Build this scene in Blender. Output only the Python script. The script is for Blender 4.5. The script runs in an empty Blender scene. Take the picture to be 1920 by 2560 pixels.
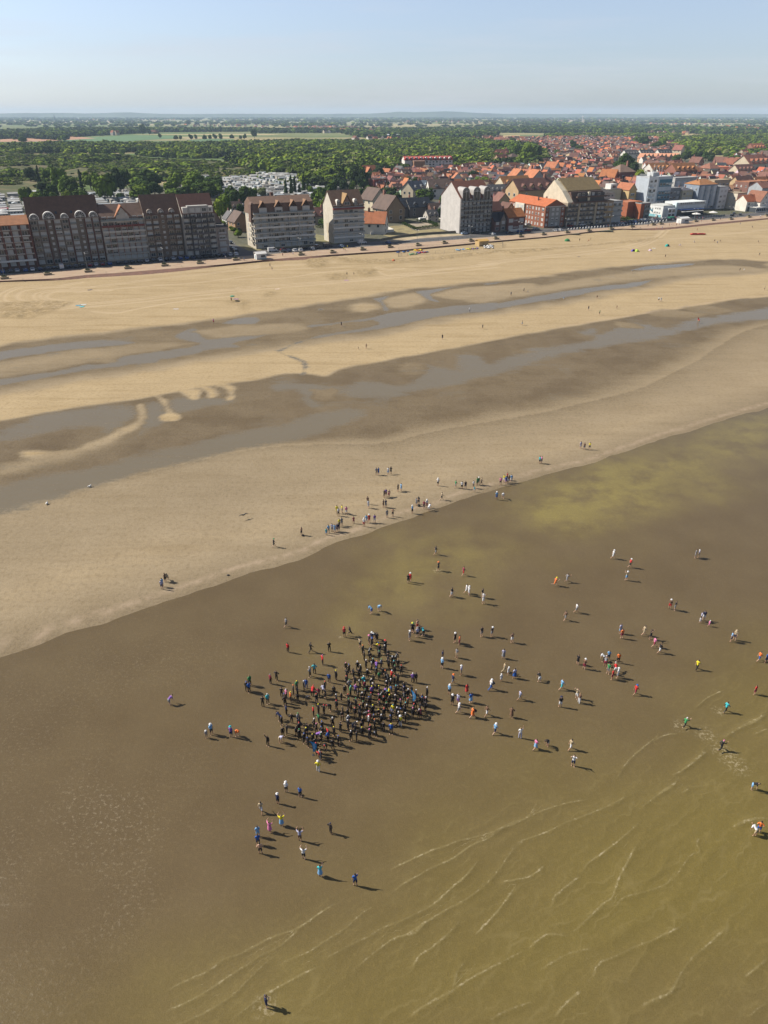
import bpy, bmesh, math, random
import numpy as np
from mathutils import Vector, Matrix

# ---------------------------------------------------------------- camera, sky, sun, exposure
S = bpy.context.scene
COL = S.collection
H = 65.0                                   # drone height above the sand
FPX = 1775.0                               # focal length in photograph pixels (1920 x 2560)
PITCH = math.radians(29.3)
CP, SP = math.cos(PITCH), math.sin(PITCH)
cam = bpy.data.objects.new('camera', bpy.data.cameras.new('camera'))
COL.objects.link(cam)
cam.location = (0, 0, H)
cam.rotation_euler = (math.pi / 2 - PITCH, 0, 0)
cam.data.sensor_fit = 'VERTICAL'
cam.data.sensor_height = 34.62
cam.data.lens = 24.0
cam.data.clip_start = 0.5
cam.data.clip_end = 60000
S.camera = cam

SUN_EL, SUN_AZ = math.radians(40.0), math.radians(75.0)   # azimuth measured to the left of the view direction
sd = Vector((-math.sin(SUN_AZ) * math.cos(SUN_EL), math.cos(SUN_AZ) * math.cos(SUN_EL), math.sin(SUN_EL)))
sl = bpy.data.lights.new('sun', 'SUN')
sl.energy = 5.0
sl.angle = math.radians(0.5)
sl.color = (1.0, 0.93, 0.82)
so = bpy.data.objects.new('sun', sl)
COL.objects.link(so)
so.rotation_euler = sd.to_track_quat('Z', 'Y').to_euler()

w = bpy.data.worlds.new('World')
S.world = w
w.use_nodes = True
wn = w.node_tree
wn.nodes.clear()
out = wn.nodes.new('ShaderNodeOutputWorld')
bg = wn.nodes.new('ShaderNodeBackground')
sky = wn.nodes.new('ShaderNodeTexSky')
sky.sky_type = 'NISHITA'
sky.sun_disc = False
sky.sun_elevation = SUN_EL
sky.sun_rotation = -SUN_AZ
sky.altitude = 60
sky.air_density = 1.0
sky.dust_density = 0.7
sky.ozone_density = 2.6
bg.inputs[1].default_value = 0.0515
# faint high cirrus, mixed thinly into the sky
tc = wn.nodes.new('ShaderNodeTexCoord')
mp = wn.nodes.new('ShaderNodeMapping')
mp.inputs['Scale'].default_value = (1.2, 1.2, 16.0)
mp.inputs['Rotation'].default_value = (0.0, 0.05, 0.4)
nz = wn.nodes.new('ShaderNodeTexNoise')
nz.inputs['Scale'].default_value = 2.2
nz.inputs['Detail'].default_value = 7
nz.inputs['Roughness'].default_value = 0.62
cr = wn.nodes.new('ShaderNodeMapRange')
cr.inputs[1].default_value = 0.46
cr.inputs[2].default_value = 0.75
cr.inputs[3].default_value = 0.0
cr.inputs[4].default_value = 0.42
mx = wn.nodes.new('ShaderNodeMix')
mx.data_type = 'RGBA'
mx.inputs[7].default_value = (6.3, 6.5, 7.1, 1)
hsv = wn.nodes.new('ShaderNodeHueSaturation')
hsv.inputs['Saturation'].default_value = 0.60
L = wn.links
L.new(tc.outputs['Generated'], mp.inputs['Vector'])
L.new(mp.outputs[0], nz.inputs['Vector'])
L.new(nz.outputs[0], cr.inputs[0])
L.new(cr.outputs[0], mx.inputs[0])
L.new(sky.outputs[0], hsv.inputs['Color'])
tn = wn.nodes.new('ShaderNodeMix'); tn.data_type = 'RGBA'; tn.blend_type = 'MULTIPLY'; tn.inputs[0].default_value = 1.0; tn.inputs[7].default_value = (1.07, 1.15, 1.33, 1)
L.new(hsv.outputs[0], tn.inputs[6]); L.new(tn.outputs[2], mx.inputs[6])
L.new(mx.outputs[2], bg.inputs[0])
L.new(bg.outputs[0], out.inputs[0])

S.view_settings.view_transform = 'Standard'
S.view_settings.look = 'None'
S.view_settings.gamma = 1
S.view_settings.use_curve_mapping = False
S.view_settings.exposure = 1.1
S.cycles.max_bounces = 6
S.cycles.transparent_max_bounces = 8
S.cycles.volume_bounces = 2

# ---------------------------------------------------------------- geometry of the place
def G(u, v, z=0.0):
    """photograph pixel -> point of the level z"""
    a = (u - 960) / FPX
    b = -(v - 1280) / FPX
    t = (z - H) / (-SP + b * CP)
    return (a * t, (CP + b * SP) * t)

def PXY(x, y, z=0.0):
    z = z - H
    dep = y * CP - z * SP
    up = y * SP + z * CP
    return 960 + FPX * x / dep, 1280 - FPX * up / dep

CA = math.radians(25.9)                    # direction of the coast
ES = (math.cos(CA), math.sin(CA))
EN = (math.sin(CA), -math.cos(CA))         # towards the sea
OO = G(0, 704)
TZ = 0.8                                   # level of promenade and town

def WS(s, n):
    return (OO[0] + s * ES[0] + n * EN[0], OO[1] + s * ES[1] + n * EN[1])

def SNp(u, v, z=TZ):
    x, y = G(u, v, z)
    x -= OO[0]; y -= OO[1]
    return x * ES[0] + y * ES[1], x * EN[0] + y * EN[1]

def crop(ox, oy, k):
    return lambda pts: [(ox + x * k, oy + y * k) for x, y in pts]
cA = crop(0, 640, .3858); cB = crop(600, 640, .3858); cC = crop(1200, 560, .434)
cD = crop(0, 960, .5787); cE = crop(960, 960, .5787); cF = crop(960, 1760, .5787)
cK = crop(400, 2240, .42194); cR = crop(1640, 1720, .18983)

RNG = random.Random(7)

# ---------------------------------------------------------------- object helpers
def tag(o, label=None, cat=None, group=None, kind=None):
    if label: o['label'] = label
    if cat: o['category'] = cat
    if group: o['group'] = group
    if kind: o['kind'] = kind
    return o

def link(name, data, parent=None, loc=None, rz=0.0, color=None, mats=None):
    o = bpy.data.objects.new(name, data)
    COL.objects.link(o)
    if parent is not None: o.parent = parent
    if loc is not None: o.location = loc
    if rz: o.rotation_euler = (0, 0, rz)
    if color is not None: o.color = (*color, 1)
    return o

class MB:
    """collects faces with a material index, then becomes ONE mesh"""
    def __init__(s):
        s.v = []; s.f = []; s.m = []
    def quad(s, a, b, c, d, mi=0):
        i = len(s.v); s.v += [a, b, c, d]; s.f.append((i, i+1, i+2, i+3)); s.m.append(mi); return s
    def tri(s, a, b, c, mi=0):
        i = len(s.v); s.v += [a, b, c]; s.f.append((i, i+1, i+2)); s.m.append(mi); return s
    def poly(s, pts, mi=0):
        i = len(s.v); s.v += list(pts); s.f.append(tuple(range(i, i + len(pts)))); s.m.append(mi); return s
    def box(s, x0, x1, y0, y1, z0, z1, mi=0, bottom=True):
        i = len(s.v)
        s.v += [(x0,y0,z0),(x1,y0,z0),(x1,y1,z0),(x0,y1,z0),(x0,y0,z1),(x1,y0,z1),(x1,y1,z1),(x0,y1,z1)]
        fs = [(4,5,6,7),(0,1,5,4),(1,2,6,5),(2,3,7,6),(3,0,4,7)]
        if bottom: fs.append((3,2,1,0))
        for f in fs:
            s.f.append(tuple(i + k for k in f)); s.m.append(mi)
        return s
    def prism(s, pts, axis, a0, a1, mi=0, mcap=None):
        """extrude a 2D outline (counter-clockwise) along 'x' or 'y' or 'z' from a0 to a1"""
        n = len(pts); i = len(s.v)
        def P(p, a):
            return {'x': (a, p[0], p[1]), 'y': (p[0], a, p[1]), 'z': (p[0], p[1], a)}[axis]
        s.v += [P(p, a0) for p in pts] + [P(p, a1) for p in pts]
        for k in range(n):
            j = (k + 1) % n
            s.f.append((i+k, i+j, i+n+j, i+n+k)); s.m.append(mi)
        mc = mi if mcap is None else mcap
        s.f.append(tuple(range(i+n-1, i-1, -1))); s.m.append(mc)
        s.f.append(tuple(range(i+n, i+2*n))); s.m.append(mc)
        return s
    def tube(s, pts, rad, n=6, mi=0, cap=True):
        """tapering tube through 3D points"""
        P = [Vector(p) for p in pts]
        rings = []
        for k, p in enumerate(P):
            d = (P[min(k+1, len(P)-1)] - P[max(k-1, 0)]).normalized()
            a = d.orthogonal().normalized(); b = d.cross(a)
            r = rad[k] if isinstance(rad, (list, tuple)) else rad
            i = len(s.v)
            for q in range(n):
                t = 2*math.pi*q/n
                s.v.append(tuple(p + a*math.cos(t)*r + b*math.sin(t)*r))
            rings.append(i)
        for i, j in zip(rings, rings[1:]):
            for q in range(n):
                w_ = (q+1) % n
                s.f.append((i+q, i+w_, j+w_, j+q)); s.m.append(mi)
        if cap:
            s.f.append(tuple(rings[0]+q for q in range(n-1, -1, -1))); s.m.append(mi)
            s.f.append(tuple(rings[-1]+q for q in range(n))); s.m.append(mi)
        return s
    def ball(s, c, r, seg=8, rings=5, mi=0, sz=1.0):
        i = len(s.v)
        for a in range(1, rings):
            th = math.pi*a/rings
            for q in range(seg):
                t = 2*math.pi*q/seg
                s.v.append((c[0]+r*math.sin(th)*math.cos(t), c[1]+r*math.sin(th)*math.sin(t), c[2]+r*sz*math.cos(th)))
        s.v += [(c[0],c[1],c[2]+r*sz),(c[0],c[1],c[2]-r*sz)]
        T = i+(rings-1)*seg; B_ = T+1
        for a in range(rings-2):
            for q in range(seg):
                w_=(q+1)%seg
                s.f.append((i+a*seg+q, i+(a+1)*seg+q, i+(a+1)*seg+w_, i+a*seg+w_)); s.m.append(mi)
        for q in range(seg):
            w_=(q+1)%seg
            s.f.append((T, i+q, i+w_)); s.m.append(mi)
            s.f.append((B_, i+(rings-2)*seg+w_, i+(rings-2)*seg+q)); s.m.append(mi)
        return s
    def mesh(s, name, mats, smooth=False):
        me = bpy.data.meshes.new(name)
        me.from_pydata([tuple(p) for p in s.v], [], s.f)
        for m in (mats if isinstance(mats, (list, tuple)) else [mats]): me.materials.append(m)
        me.polygons.foreach_set('material_index', s.m)
        if smooth: me.polygons.foreach_set('use_smooth', [True]*len(s.f))
        me.update()
        return me
    def obj(s, name, mats, parent=None, loc=None, rz=0.0, color=None, smooth=False):
        return link(name, s.mesh(name, mats, smooth), parent, loc, rz, color)

def npmesh(name, V, Fq, mats, mi=None, smooth=False):
    """V (n,3) float, Fq (m,k) int, k = 3 or 4"""
    me = bpy.data.meshes.new(name)
    me.vertices.add(len(V)); me.vertices.foreach_set('co', np.ascontiguousarray(V, dtype=np.float32).ravel())
    m, k = Fq.shape
    me.loops.add(m*k); me.loops.foreach_set('vertex_index', np.ascontiguousarray(Fq, dtype=np.int32).ravel())
    me.polygons.add(m)
    me.polygons.foreach_set('loop_start', np.arange(0, m*k, k, dtype=np.int32))
    for mt in (mats if isinstance(mats, (list, tuple)) else [mats]): me.materials.append(mt)
    if mi is not None: me.polygons.foreach_set('material_index', np.ascontiguousarray(mi, dtype=np.int32))
    if smooth: me.polygons.foreach_set('use_smooth', np.ones(m, dtype=bool))
    me.update(calc_edges=True)
    return me

def vattr(me, name, arr):
    a = me.attributes.new(name, 'FLOAT', 'POINT')
    a.data.foreach_set('value', np.ascontiguousarray(arr, dtype=np.float32))

# ---------------------------------------------------------------- materials
class NT:
    def __init__(s, name):
        s.m = bpy.data.materials.new(name); s.m.use_nodes = True
        s.t = s.m.node_tree; s.n = s.t.nodes; s.b = s.n['Principled BSDF']
    def N(s, typ, **kw):
        x = s.n.new('ShaderNode' + typ)
        for k, v in kw.items():
            if k.startswith('i_'):
                x.inputs[k[2:].replace('_', ' ')].default_value = v
            else: setattr(x, k, v)
        return x
    def L(s, a, b): s.t.links.new(a, b)
    def noise(s, scale, detail=3, rough=0.5, vec=None, out='Fac'):
        x = s.N('TexNoise'); x.inputs['Scale'].default_value = scale
        x.inputs['Detail'].default_value = detail; x.inputs['Roughness'].default_value = rough
        if vec is not None: s.L(vec, x.inputs['Vector'])
        return x.outputs[out]
    def rng(s, val, a, b, c, d, smooth=False):
        x = s.N('MapRange'); s.L(val, x.inputs[0])
        if smooth: x.interpolation_type = 'SMOOTHSTEP'
        for i, q in enumerate((a, b, c, d)): x.inputs[1+i].default_value = q
        return x.outputs[0]
    def mix(s, f, a, b, blend='MIX'):
        x = s.N('Mix'); x.data_type = 'RGBA'; x.blend_type = blend
        for k, q in ((0, f), (6, a), (7, b)):
            if isinstance(q, (int, float)): x.inputs[k].default_value = q
            elif isinstance(q, tuple): x.inputs[k].default_value = (*q, 1)
            else: s.L(q, x.inputs[k])
        return x.outputs[2]
    def math(s, op, a, b=0.0, clamp=False):
        x = s.N('Math', operation=op); x.use_clamp = clamp
        for k, q in ((0, a), (1, b)):
            if isinstance(q, (int, float)): x.inputs[k].default_value = q
            else: s.L(q, x.inputs[k])
        return x.outputs[0]
    def attr(s, name): return s.N('Attribute', attribute_name=name).outputs['Fac']
    def pos(s): return s.N('NewGeometry').outputs['Position']
    def ocoord(s): return s.N('TexCoord').outputs['Object']
    def bump(s, h, strength, dist=0.1):
        x = s.N('Bump'); s.L(h, x.inputs['Height'])
        x.inputs['Distance'].default_value = dist
        if isinstance(strength, (int, float)): x.inputs['Strength'].default_value = strength
        else: s.L(strength, x.inputs['Strength'])
        s.L(x.outputs[0], s.b.inputs['Normal'])
    def set(s, **kw):
        for k, q in kw.items():
            i = s.b.inputs[{'color':'Base Color','rough':'Roughness','metal':'Metallic','spec':'Specular IOR Level'}[k]]
            if isinstance(q, (int, float)): i.default_value = q
            elif isinstance(q, tuple): i.default_value = (*q, 1)
            else: s.L(q, i)
        return s

def plain(name, color, rough=0.7, var=0.25, scale=1.5, bump=0.0, metal=0.0, spec=0.4):
    """one paint or material with natural unevenness"""
    t = NT(name)
    p = t.ocoord()
    n = t.noise(scale, 5, 0.6, p)
    lo = tuple(c * (1 - var) for c in color); hi = tuple(min(1, c * (1 + var)) for c in color)
    t.set(color=t.mix(t.rng(n, .3, .7, 0, 1), lo, hi), rough=rough, metal=metal, spec=spec)
    if bump: t.bump(t.noise(scale*6, 3, .6, p), bump, .05)
    return t.m

def tinted(name, rough=0.8, var=0.2, scale=0.8, bump=0.0, stripes=None, spec=0.3):
    """material whose base colour is the object's own colour, with wear"""
    t = NT(name)
    oi = t.N('ObjectInfo')
    p = t.ocoord()
    n = t.noise(scale, 5, 0.65, p)
    k = t.rng(n, .3, .7, 1 - var, 1 + var)
    c = t.mix(1.0, oi.outputs['Color'], k, 'MULTIPLY')
    if stripes:
        wv = t.N('TexWave', wave_type='BANDS', bands_direction='Z'); wv.inputs['Scale'].default_value = stripes
        wv.inputs['Distortion'].default_value = 1.0; wv.inputs['Detail'].default_value = 2
        t.L(p, wv.inputs['Vector'])
        c = t.mix(t.rng(wv.outputs['Fac'], 0, 1, .25, 0), c, t.mix(1.0, c, (.55, .5, .5), 'MULTIPLY'))
    t.set(color=c, rough=rough, spec=spec)
    if bump: t.bump(t.noise(scale*8, 3, .6, p), bump, .05)
    return t.m
# ================================================================ GROUND: beach, sea, land
def inpoly(X, Y, pts):
    r = np.zeros(X.shape, bool); n = len(pts)
    for i in range(n):
        x0, y0 = pts[i]; x1, y1 = pts[(i+1) % n]
        if y0 == y1: continue
        c = ((y0 > Y) != (y1 > Y)) & (X < (x1-x0)*(Y-y0)/(y1-y0) + x0)
        r ^= c
    return r

def dist(X, Y, pts, closed=False, reach=1e9, val=None):
    """distance to a polyline (optionally with a value interpolated along it)"""
    D = np.full(X.shape, 1e9, np.float32)
    T = np.zeros(X.shape, np.float32); SG = np.ones(X.shape, np.float32)
    n = len(pts); L_ = 0.0
    for i in range(n if closed else n-1):
        x0, y0 = pts[i]; x1, y1 = pts[(i+1) % n]
        dx, dy = x1-x0, y1-y0; l2 = dx*dx+dy*dy + 1e-9
        if reach < 1e8:
            m = (X > min(x0,x1)-reach) & (X < max(x0,x1)+reach) & (Y > min(y0,y1)-reach) & (Y < max(y0,y1)+reach)
            if not m.any(): L_ += math.sqrt(l2); continue
            x, y = X[m], Y[m]
        else: m = slice(None); x, y = X, Y
        t = np.clip(((x-x0)*dx + (y-y0)*dy)/l2, 0, 1)
        d = np.hypot(x-x0-t*dx, y-y0-t*dy)
        better = d < D[m]
        dm = D[m]; dm[better] = d[better]; D[m] = dm
        sg = np.sign((x-x0)*dy-(y-y0)*dx); sm = SG[m]; sm[better] = sg[better]; SG[m] = sm
        tm = T[m]; tm[better] = (L_ + t*math.sqrt(l2))[better]; T[m] = tm
        L_ += math.sqrt(l2)
    if val == 2: return D, T, L_, SG
    return (D, T, L_) if val else D

def sdf(X, Y, pts):
    d = dist(X, Y, pts, True)
    return np.where(inpoly(X, Y, pts), -d, d)

def ss(x, a, b):
    t = np.clip((x-a)/(b-a), 0, 1)
    return t*t*(3-2*t)

_vn = {}
def vnoise(X, Y, sc, seed=0, oct=3):
    if (seed, oct) not in _vn:
        rs = np.random.RandomState(seed); _vn[(seed, oct)] = [rs.rand(256, 256) for o in range(oct)]
    out_ = np.zeros(X.shape); amp = 1.0; tot = 0
    for o in range(oct):
        g = _vn[(seed, oct)][o]; x = X/sc*(2**o) + 57.3*o; y = Y/sc*(2**o) + 31.7*o
        xi = np.floor(x).astype(int); yi = np.floor(y).astype(int); fx = x-xi; fy = y-yi
        fx = fx*fx*(3-2*fx); fy = fy*fy*(3-2*fy)
        a = g[xi % 256, yi % 256]; b = g[(xi+1) % 256, yi % 256]; c = g[xi % 256, (yi+1) % 256]; d = g[(xi+1) % 256, (yi+1) % 256]
        out_ += amp*((a*(1-fx)+b*fx)*(1-fy) + (c*(1-fx)+d*fx)*fy); tot += amp; amp *= .5
    return out_/tot

def smooth_line(pts, n=3):
    """Catmull-Rom through the points"""
    if len(pts) < 3: return pts
    P = [pts[0]] + list(pts) + [pts[-1]]; r = []
    for i in range(1, len(P)-2):
        for k in range(n):
            t = k/n
            q = []
            for c in (0, 1):
                p0, p1, p2, p3 = P[i-1][c], P[i][c], P[i+1][c], P[i+2][c]
                q.append(.5*((2*p1)+(-p0+p2)*t+(2*p0-5*p1+4*p2-p3)*t*t+(-p0+3*p1-3*p2+p3)*t**3))
            r.append(tuple(q))
    r.append(pts[-1]); return r

def ground(pts, n=3): return [G(*p) for p in smooth_line(pts, n)]
def gpoly(pts, n=3):
    q = smooth_line(list(pts)+[pts[0]], n)[:-1]
    return [G(*p) for p in q]

L1 = [(-300,905),(0,866),(96,850),(231,837),(347,821),(463,808),(640,783),(716,773),(816,756),(928,740),(1044,721),(1140,713),(1240,703),(1330,695),(1460,677),(1591,664),(1721,653),(1829,649),(1925,655)]
L2 = [(-300,1010),(0,968),(96,949),(193,935),(270,927),(347,914),(405,902),(502,887),(640,868),(808,843),(909,829),(1005,812),(1102,790),(1240,773),(1308,762),(1439,742),(1504,725),(1591,714),(1690,690),(1786,684),(1903,673)]
L3 = [(-400,1110),(0,1051),(116,1030),(270,1008),(386,991),(455,979),(586,960),(640,954),(716,937),(770,936),(816,941),(851,923),(986,898),(1140,869),(1240,850),(1374,825),(1547,796),(1721,768),(1851,746),(1920,741),(2300,690)]
L3b = [(2300,770),(1920,812),(1808,859),(1742,903),(1656,946),(1569,981),(1443,1011),(1374,1028),(1249,1050),(1075,1081),(960,1108),(752,1113),(608,1128),(405,1174),(231,1220),(0,1284),(-400,1400)]
L4 = [(-500,1800),(0,1631),(87,1602),(231,1556),(405,1498),(579,1440),(723,1397),(839,1348),(960,1311),(1076,1270),(1191,1232),(1307,1197),(1481,1151),(1654,1093),(1828,1041),(1920,1015),(2500,850)]

WATER1 = [  # standing water of the upper runnel
    cA([(-300,660),(0,620),(200,590),(430,560),(600,548),(700,545),(880,562),(700,590),(550,597),(430,612),(130,650),(0,675),(-300,720)]),
    cA([(-300,850),(0,800),(350,750),(560,705),(700,700),(760,660),(850,640),(1100,610),(1290,575),(1200,550),(1130,520),(1250,470),(1300,490),(1350,540),(1659,510),(1659,530),(1500,570),(1560,590),(1400,600),(1130,665),(1030,665),(1020,690),(850,700),(750,720),(600,735),(300,790),(0,840),(-300,890)]),
    cB([(0,518),(300,468),(620,430),(860,398),(980,368),(1300,335),(1659,300),(1659,350),(1300,390),(1050,445),(800,490),(540,525),(400,555),(300,600),(275,630),(350,655),(420,680),(445,710),(420,765),(395,765),(405,700),(380,675),(250,628),(252,605),(380,560),(520,515),(720,480),(900,448),(860,415),(600,447),(300,490),(0,555)]),
    cB([(860,278),(980,255),(935,290),(968,352),(940,352),(900,300)]),
    cB([(1130,230),(1400,200),(1230,245),(1290,300),(1180,270)]),
    cB([(0,408),(110,400),(0,447)]), cA([(1430,440),(1540,405),(1659,400),(1659,440)]),
    cB([(1000,252),(1080,243),(1060,255)]), cB([(500,340),(540,337),(540,350),(505,352)]),
    cC([(20,345),(110,335),(100,345),(30,352)]), cC([(860,265),(1000,240),(1250,228),(1020,268)]),
    cC([(1400,280),(1480,262),(1600,255),(1615,268),(1450,282)]),
    cC([(0,480),(300,420),(600,370),(800,350),(1000,322),(880,365),(700,380),(550,415),(250,462),(0,503)]),
]
WATER2 = [  # lower runnel
    cD([(-300,260),(0,200),(130,140),(330,110),(560,88),(608,97),(590,150),(520,190),(460,225),(400,195),(300,200),(0,262),(-300,330)]),
    cD([(622,82),(700,80),(712,110),(700,150),(720,170),(640,210),(570,235),(610,180)]),
    cD([(735,100),(760,62),(870,55),(1010,60),(1000,95),(900,100),(780,118)]),
    cD([(-300,500),(0,435),(300,372),(700,300),(1000,215),(1250,160),(1500,110),(1560,140),(1300,240),(1050,285),(700,370),(400,450),(0,560),(-300,640)]),
    cC([(0,830),(200,750),(560,680),(780,590),(900,565),(1080,600),(1180,560),(1659,480),(1900,450),(1900,510),(1659,545),(1350,580),(1150,625),(1000,665),(800,700),(600,740),(420,770),(150,850),(0,890)]),
    cB([(1410,640),(1520,650),(1659,722),(1659,752),(1500,812),(1150,880),(950,930),(700,900),(760,800),(1000,830),(1160,790),(1180,690),(1300,720),(1400,740)]),
    cB([(160,850),(260,810),(640,850),(640,900),(500,900),(500,980),(420,960),(380,880),(230,880)]),
    cC([(560,625),(650,600),(700,640),(600,650)]), cC([(270,720),(400,700),(560,690),(500,720),(300,740)]),
]
DAMP = [  # drier spits and islands inside the runnels: (polygon, wetness, edge)
    (cA([(-300,730),(0,690),(150,662),(430,618),(600,602),(850,575),(1270,563),(1240,575),(950,625),(760,660),(740,690),(580,690),(420,725),(0,785),(-300,830)]), .57, 3),
    (cA([(200,680),(450,640),(640,620),(700,640),(560,665),(300,690),(0,740),(0,710)]), .44, 6),
    (cA([(1250,492),(1450,458),(1659,447),(1900,440),(2000,470),(1750,510),(1560,520),(1400,530),(1330,510)]), .52, 4),
    (cB([(720,325),(780,305),(880,310),(900,335),(820,360),(720,355)]), .28, 4),
    (cB([(930,290),(1000,262),(1130,240),(1200,290),(1100,325),(980,335)]), .36, 4),
    (cB([(1240,255),(1400,215),(1659,190),(1900,180),(1900,235),(1659,262),(1400,280)]), .36, 4),
    (cC([(-100,430),(300,365),(700,300),(1100,255),(1450,240),(1659,270),(1300,290),(1000,310),(700,345),(300,405),(0,455)]), .42, 6),
    (cD([(455,228),(600,152),(590,96),(614,96),(612,170),(500,242),(330,300),(160,322),(90,300),(130,285),(300,285)]), .30, 2),
    (cD([(85,300),(110,288),(175,290),(180,303),(110,312)]), .12, 2),
    (cD([(672,52),(715,68),(732,112),(770,150),(740,162),(706,155),(718,112),(690,78)]), .22, 1.5),
    (cD([(705,155),(718,125),(745,125),(770,150),(740,162)]), .05, 1.2),
    (cA([(1150,870),(1300,865),(1312,900),(1262,935),(1210,920)]), .12, 1.5), (cA([(1300,845),(1392,862),(1396,910),(1345,915)]), .12, 1.5),
    (cA([(1420,820),(1515,845),(1518,915),(1470,935),(1482,890)]), .15, 1.5), (cA([(1390,830),(1440,838),(1410,850)]), .2, 1.5),
    (cB([(1010,730),(1080,695),(1170,700),(1215,740),(1170,775),(1060,775)]), .66, 4),
    (cD([(0,350),(300,290),(500,245),(400,290),(250,340),(0,400)]), .48, 6),
    (cC([(960,510),(1050,490),(1300,520),(1200,540),(1000,530)]), .62, 2), (cC([(780,560),(880,570),(940,600),(800,595)]), .62, 2),
    (cC([(1150,480),(1300,470),(1450,500),(1350,520),(1200,500)]), .64, 2), (cB([(460,870),(600,860),(630,890),(560,940),(480,920)]), .66, 2),
]
TRACKS = [cA(p) for p in (
    [(520,170),(350,200),(150,200),(30,240),(10,290),(120,310),(300,330),(520,330)], [(600,200),(330,205),(160,225),(110,260),(150,290),(300,300)],
    [(700,225),(400,220),(260,240),(240,270),(300,295),(500,300)], [(560,230),(380,230),(310,250),(310,275),(420,290)],
    [(480,210),(700,190),(1000,150),(1300,120),(1659,75)], [(500,235),(900,200),(1300,170),(1659,120)], [(450,320),(800,290),(1200,245),(1659,205)], [(400,345),(900,300),(1300,255),(1659,222)],
    [(0,330),(250,335),(450,320)], [(0,365),(200,360),(420,345)], [(60,160),(400,150),(800,130),(1200,105),(1659,60)], [(600,360),(750,370),(900,340),(1200,290),(1500,260)])]
TRACKS += [cB(p) for p in (
    [(0,75),(300,60),(600,40)], [(0,100),(300,85),(700,70)], [(0,205),(400,180),(800,150),(1200,100),(1659,50)], [(0,225),(400,195),(800,160),(1200,120),(1659,75)],
    [(650,0),(750,20),(900,30),(1100,25),(1300,10)], [(890,95),(950,125),(1100,125),(1300,90),(1659,60)], [(890,75),(960,90),(1050,80)], [(0,150),(300,140),(500,110),(700,90)])]
TRACKS += [cC(p) for p in (
    [(0,235),(300,200),(600,175),(900,130),(1020,80),(1090,20)], [(0,222),(300,190),(600,160),(850,125),(1000,75),(1060,20)], [(1000,90),(1200,80),(1500,50),(1659,30)], [(0,150),(400,135),(800,100),(990,75)], [(0,160),(400,145),(800,110),(990,85)])]

def axis(a, b, step, far_a, far_b, g=1.35):
    c = list(np.arange(a, b+1e-6, step)); lo = []; hi = []; d = step; x = a
    while x > far_a: d *= g; x -= d; lo.append(x)
    d = step; x = b
    while x < far_b: d *= g; x += d; hi.append(x)
    return np.array(lo[::-1] + c + hi)

def gridmesh(xs, ys, keep=None):
    X, Y = np.meshgrid(xs, ys, indexing='ij')
    nx, ny = X.shape
    I = np.arange(nx*ny).reshape(nx, ny)
    F = np.stack([I[:-1,:-1], I[1:,:-1], I[1:,1:], I[:-1,1:]], -1).reshape(-1, 4)
    X = X.ravel(); Y = Y.ravel()
    if keep is not None:
        k = keep(X, Y); fk = k[F].any(1); F = F[fk]
        used = np.zeros(nx*ny, bool); used[F.ravel()] = True
        m = np.cumsum(used) - 1
        X, Y, F = X[used], Y[used], m[F]
    return X, Y, F

# the sand reaches from the foot of the promenade to a little way under the sea
WALL_BASE = [(-900,790),(-300,735),(0,705),(139,702),(226,694.6),(283,692),(440,680.4),(535,668),(671,653.5),(758,650),(862,636),(920,632.5),(990,628),(1240,604),(1360,594),(1470,581),(1555,573),(1640,576),(1681,573),(1777,563),(1920,549),(2400,512)]
WB = [G(*p) for p in WALL_BASE]
shoreW = ground(L4)
farW = WS(2600, 0); farL = WS(-900, 0)
landside = [(-1500,-200)] + [(-1500, 60)] + WB + [WS(3000, 10), (4000, 300), (4000, -3000), (-1500, -3000)]
land_poly_beach = WB[:]                       # beach lies seaward of this line
XS = axis(-185, 265, 0.85, -1200, 2600); YS = axis(88, 545, 0.85, -900, 1700)
def keep_beach(X, Y):
    n = (X-OO[0])*EN[0] + (Y-OO[1])*EN[1]
    return (n > -18) & (n < 420)
X, Y, F = gridmesh(XS, YS, keep_beach)
shore_closed = shoreW + [(3000, 1100), (3000, -2500), (-2500, -2500), (-2500, -300)]
jit = (vnoise(X, Y, 5, 3)-.5)*1.6
dsea = sdf(X, Y, shore_closed) + jit           # + on the beach
r1 = sdf(X, Y, ground(L1) + ground(L2[::-1])) + (vnoise(X, Y, 7, 4)-.5)*5
r2 = sdf(X, Y, ground(L3) + ground(L3b))
dL3 = dist(X, Y, ground(L3))
edge3 = vnoise(X, Y, 14, 8)
wet = 0.03 + 0.16*vnoise(X, Y, 22, 5)
nn = (X-OO[0])*EN[0] + (Y-OO[1])*EN[1]
# the outer bar is damp all over, driest along its crest
cr2 = inpoly(X, Y, ground(L3b[::-1]) + [(3000,-2500), (-2500,-2500)])
wet = np.where(cr2, 0.46 + 0.14*(vnoise(X, Y, 30, 6)-.5) , wet)
light = gpoly([(-200,1500),(0,1440),(200,1370),(520,1290),(760,1260),(980,1200),(1250,1120),(1500,1070),(1800,960),(2100,860),(2100,930),(1800,1000),(1450,1130),(1200,1190),(900,1290),(560,1400),(300,1470),(0,1560),(-200,1600)])
wet = wet - cr2*0.14*ss(-sdf(X, Y, light), -9, 9)
dA = dist(X, Y, ground(L1)); dB = dist(X, Y, ground(L2))
w1 = ss(-r1, -np.where(dB < dA, 13, 4), 3)
wet = wet*(1-w1) + w1*(0.74 + .14*(vnoise(X, Y, 26, 11)-.5))
softn = np.where(sdf(X, Y, ground(L3b) + [(-2500,-2500), (3000,-2500)]) < 40, 1, 1)
inside = -r2
soft = np.clip(dL3/40, 0.0, 1.0)*11*(.12+.88*ss(X, -50, 40)) + 1.2      # sharp on the bar side, soft to seaward
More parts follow.
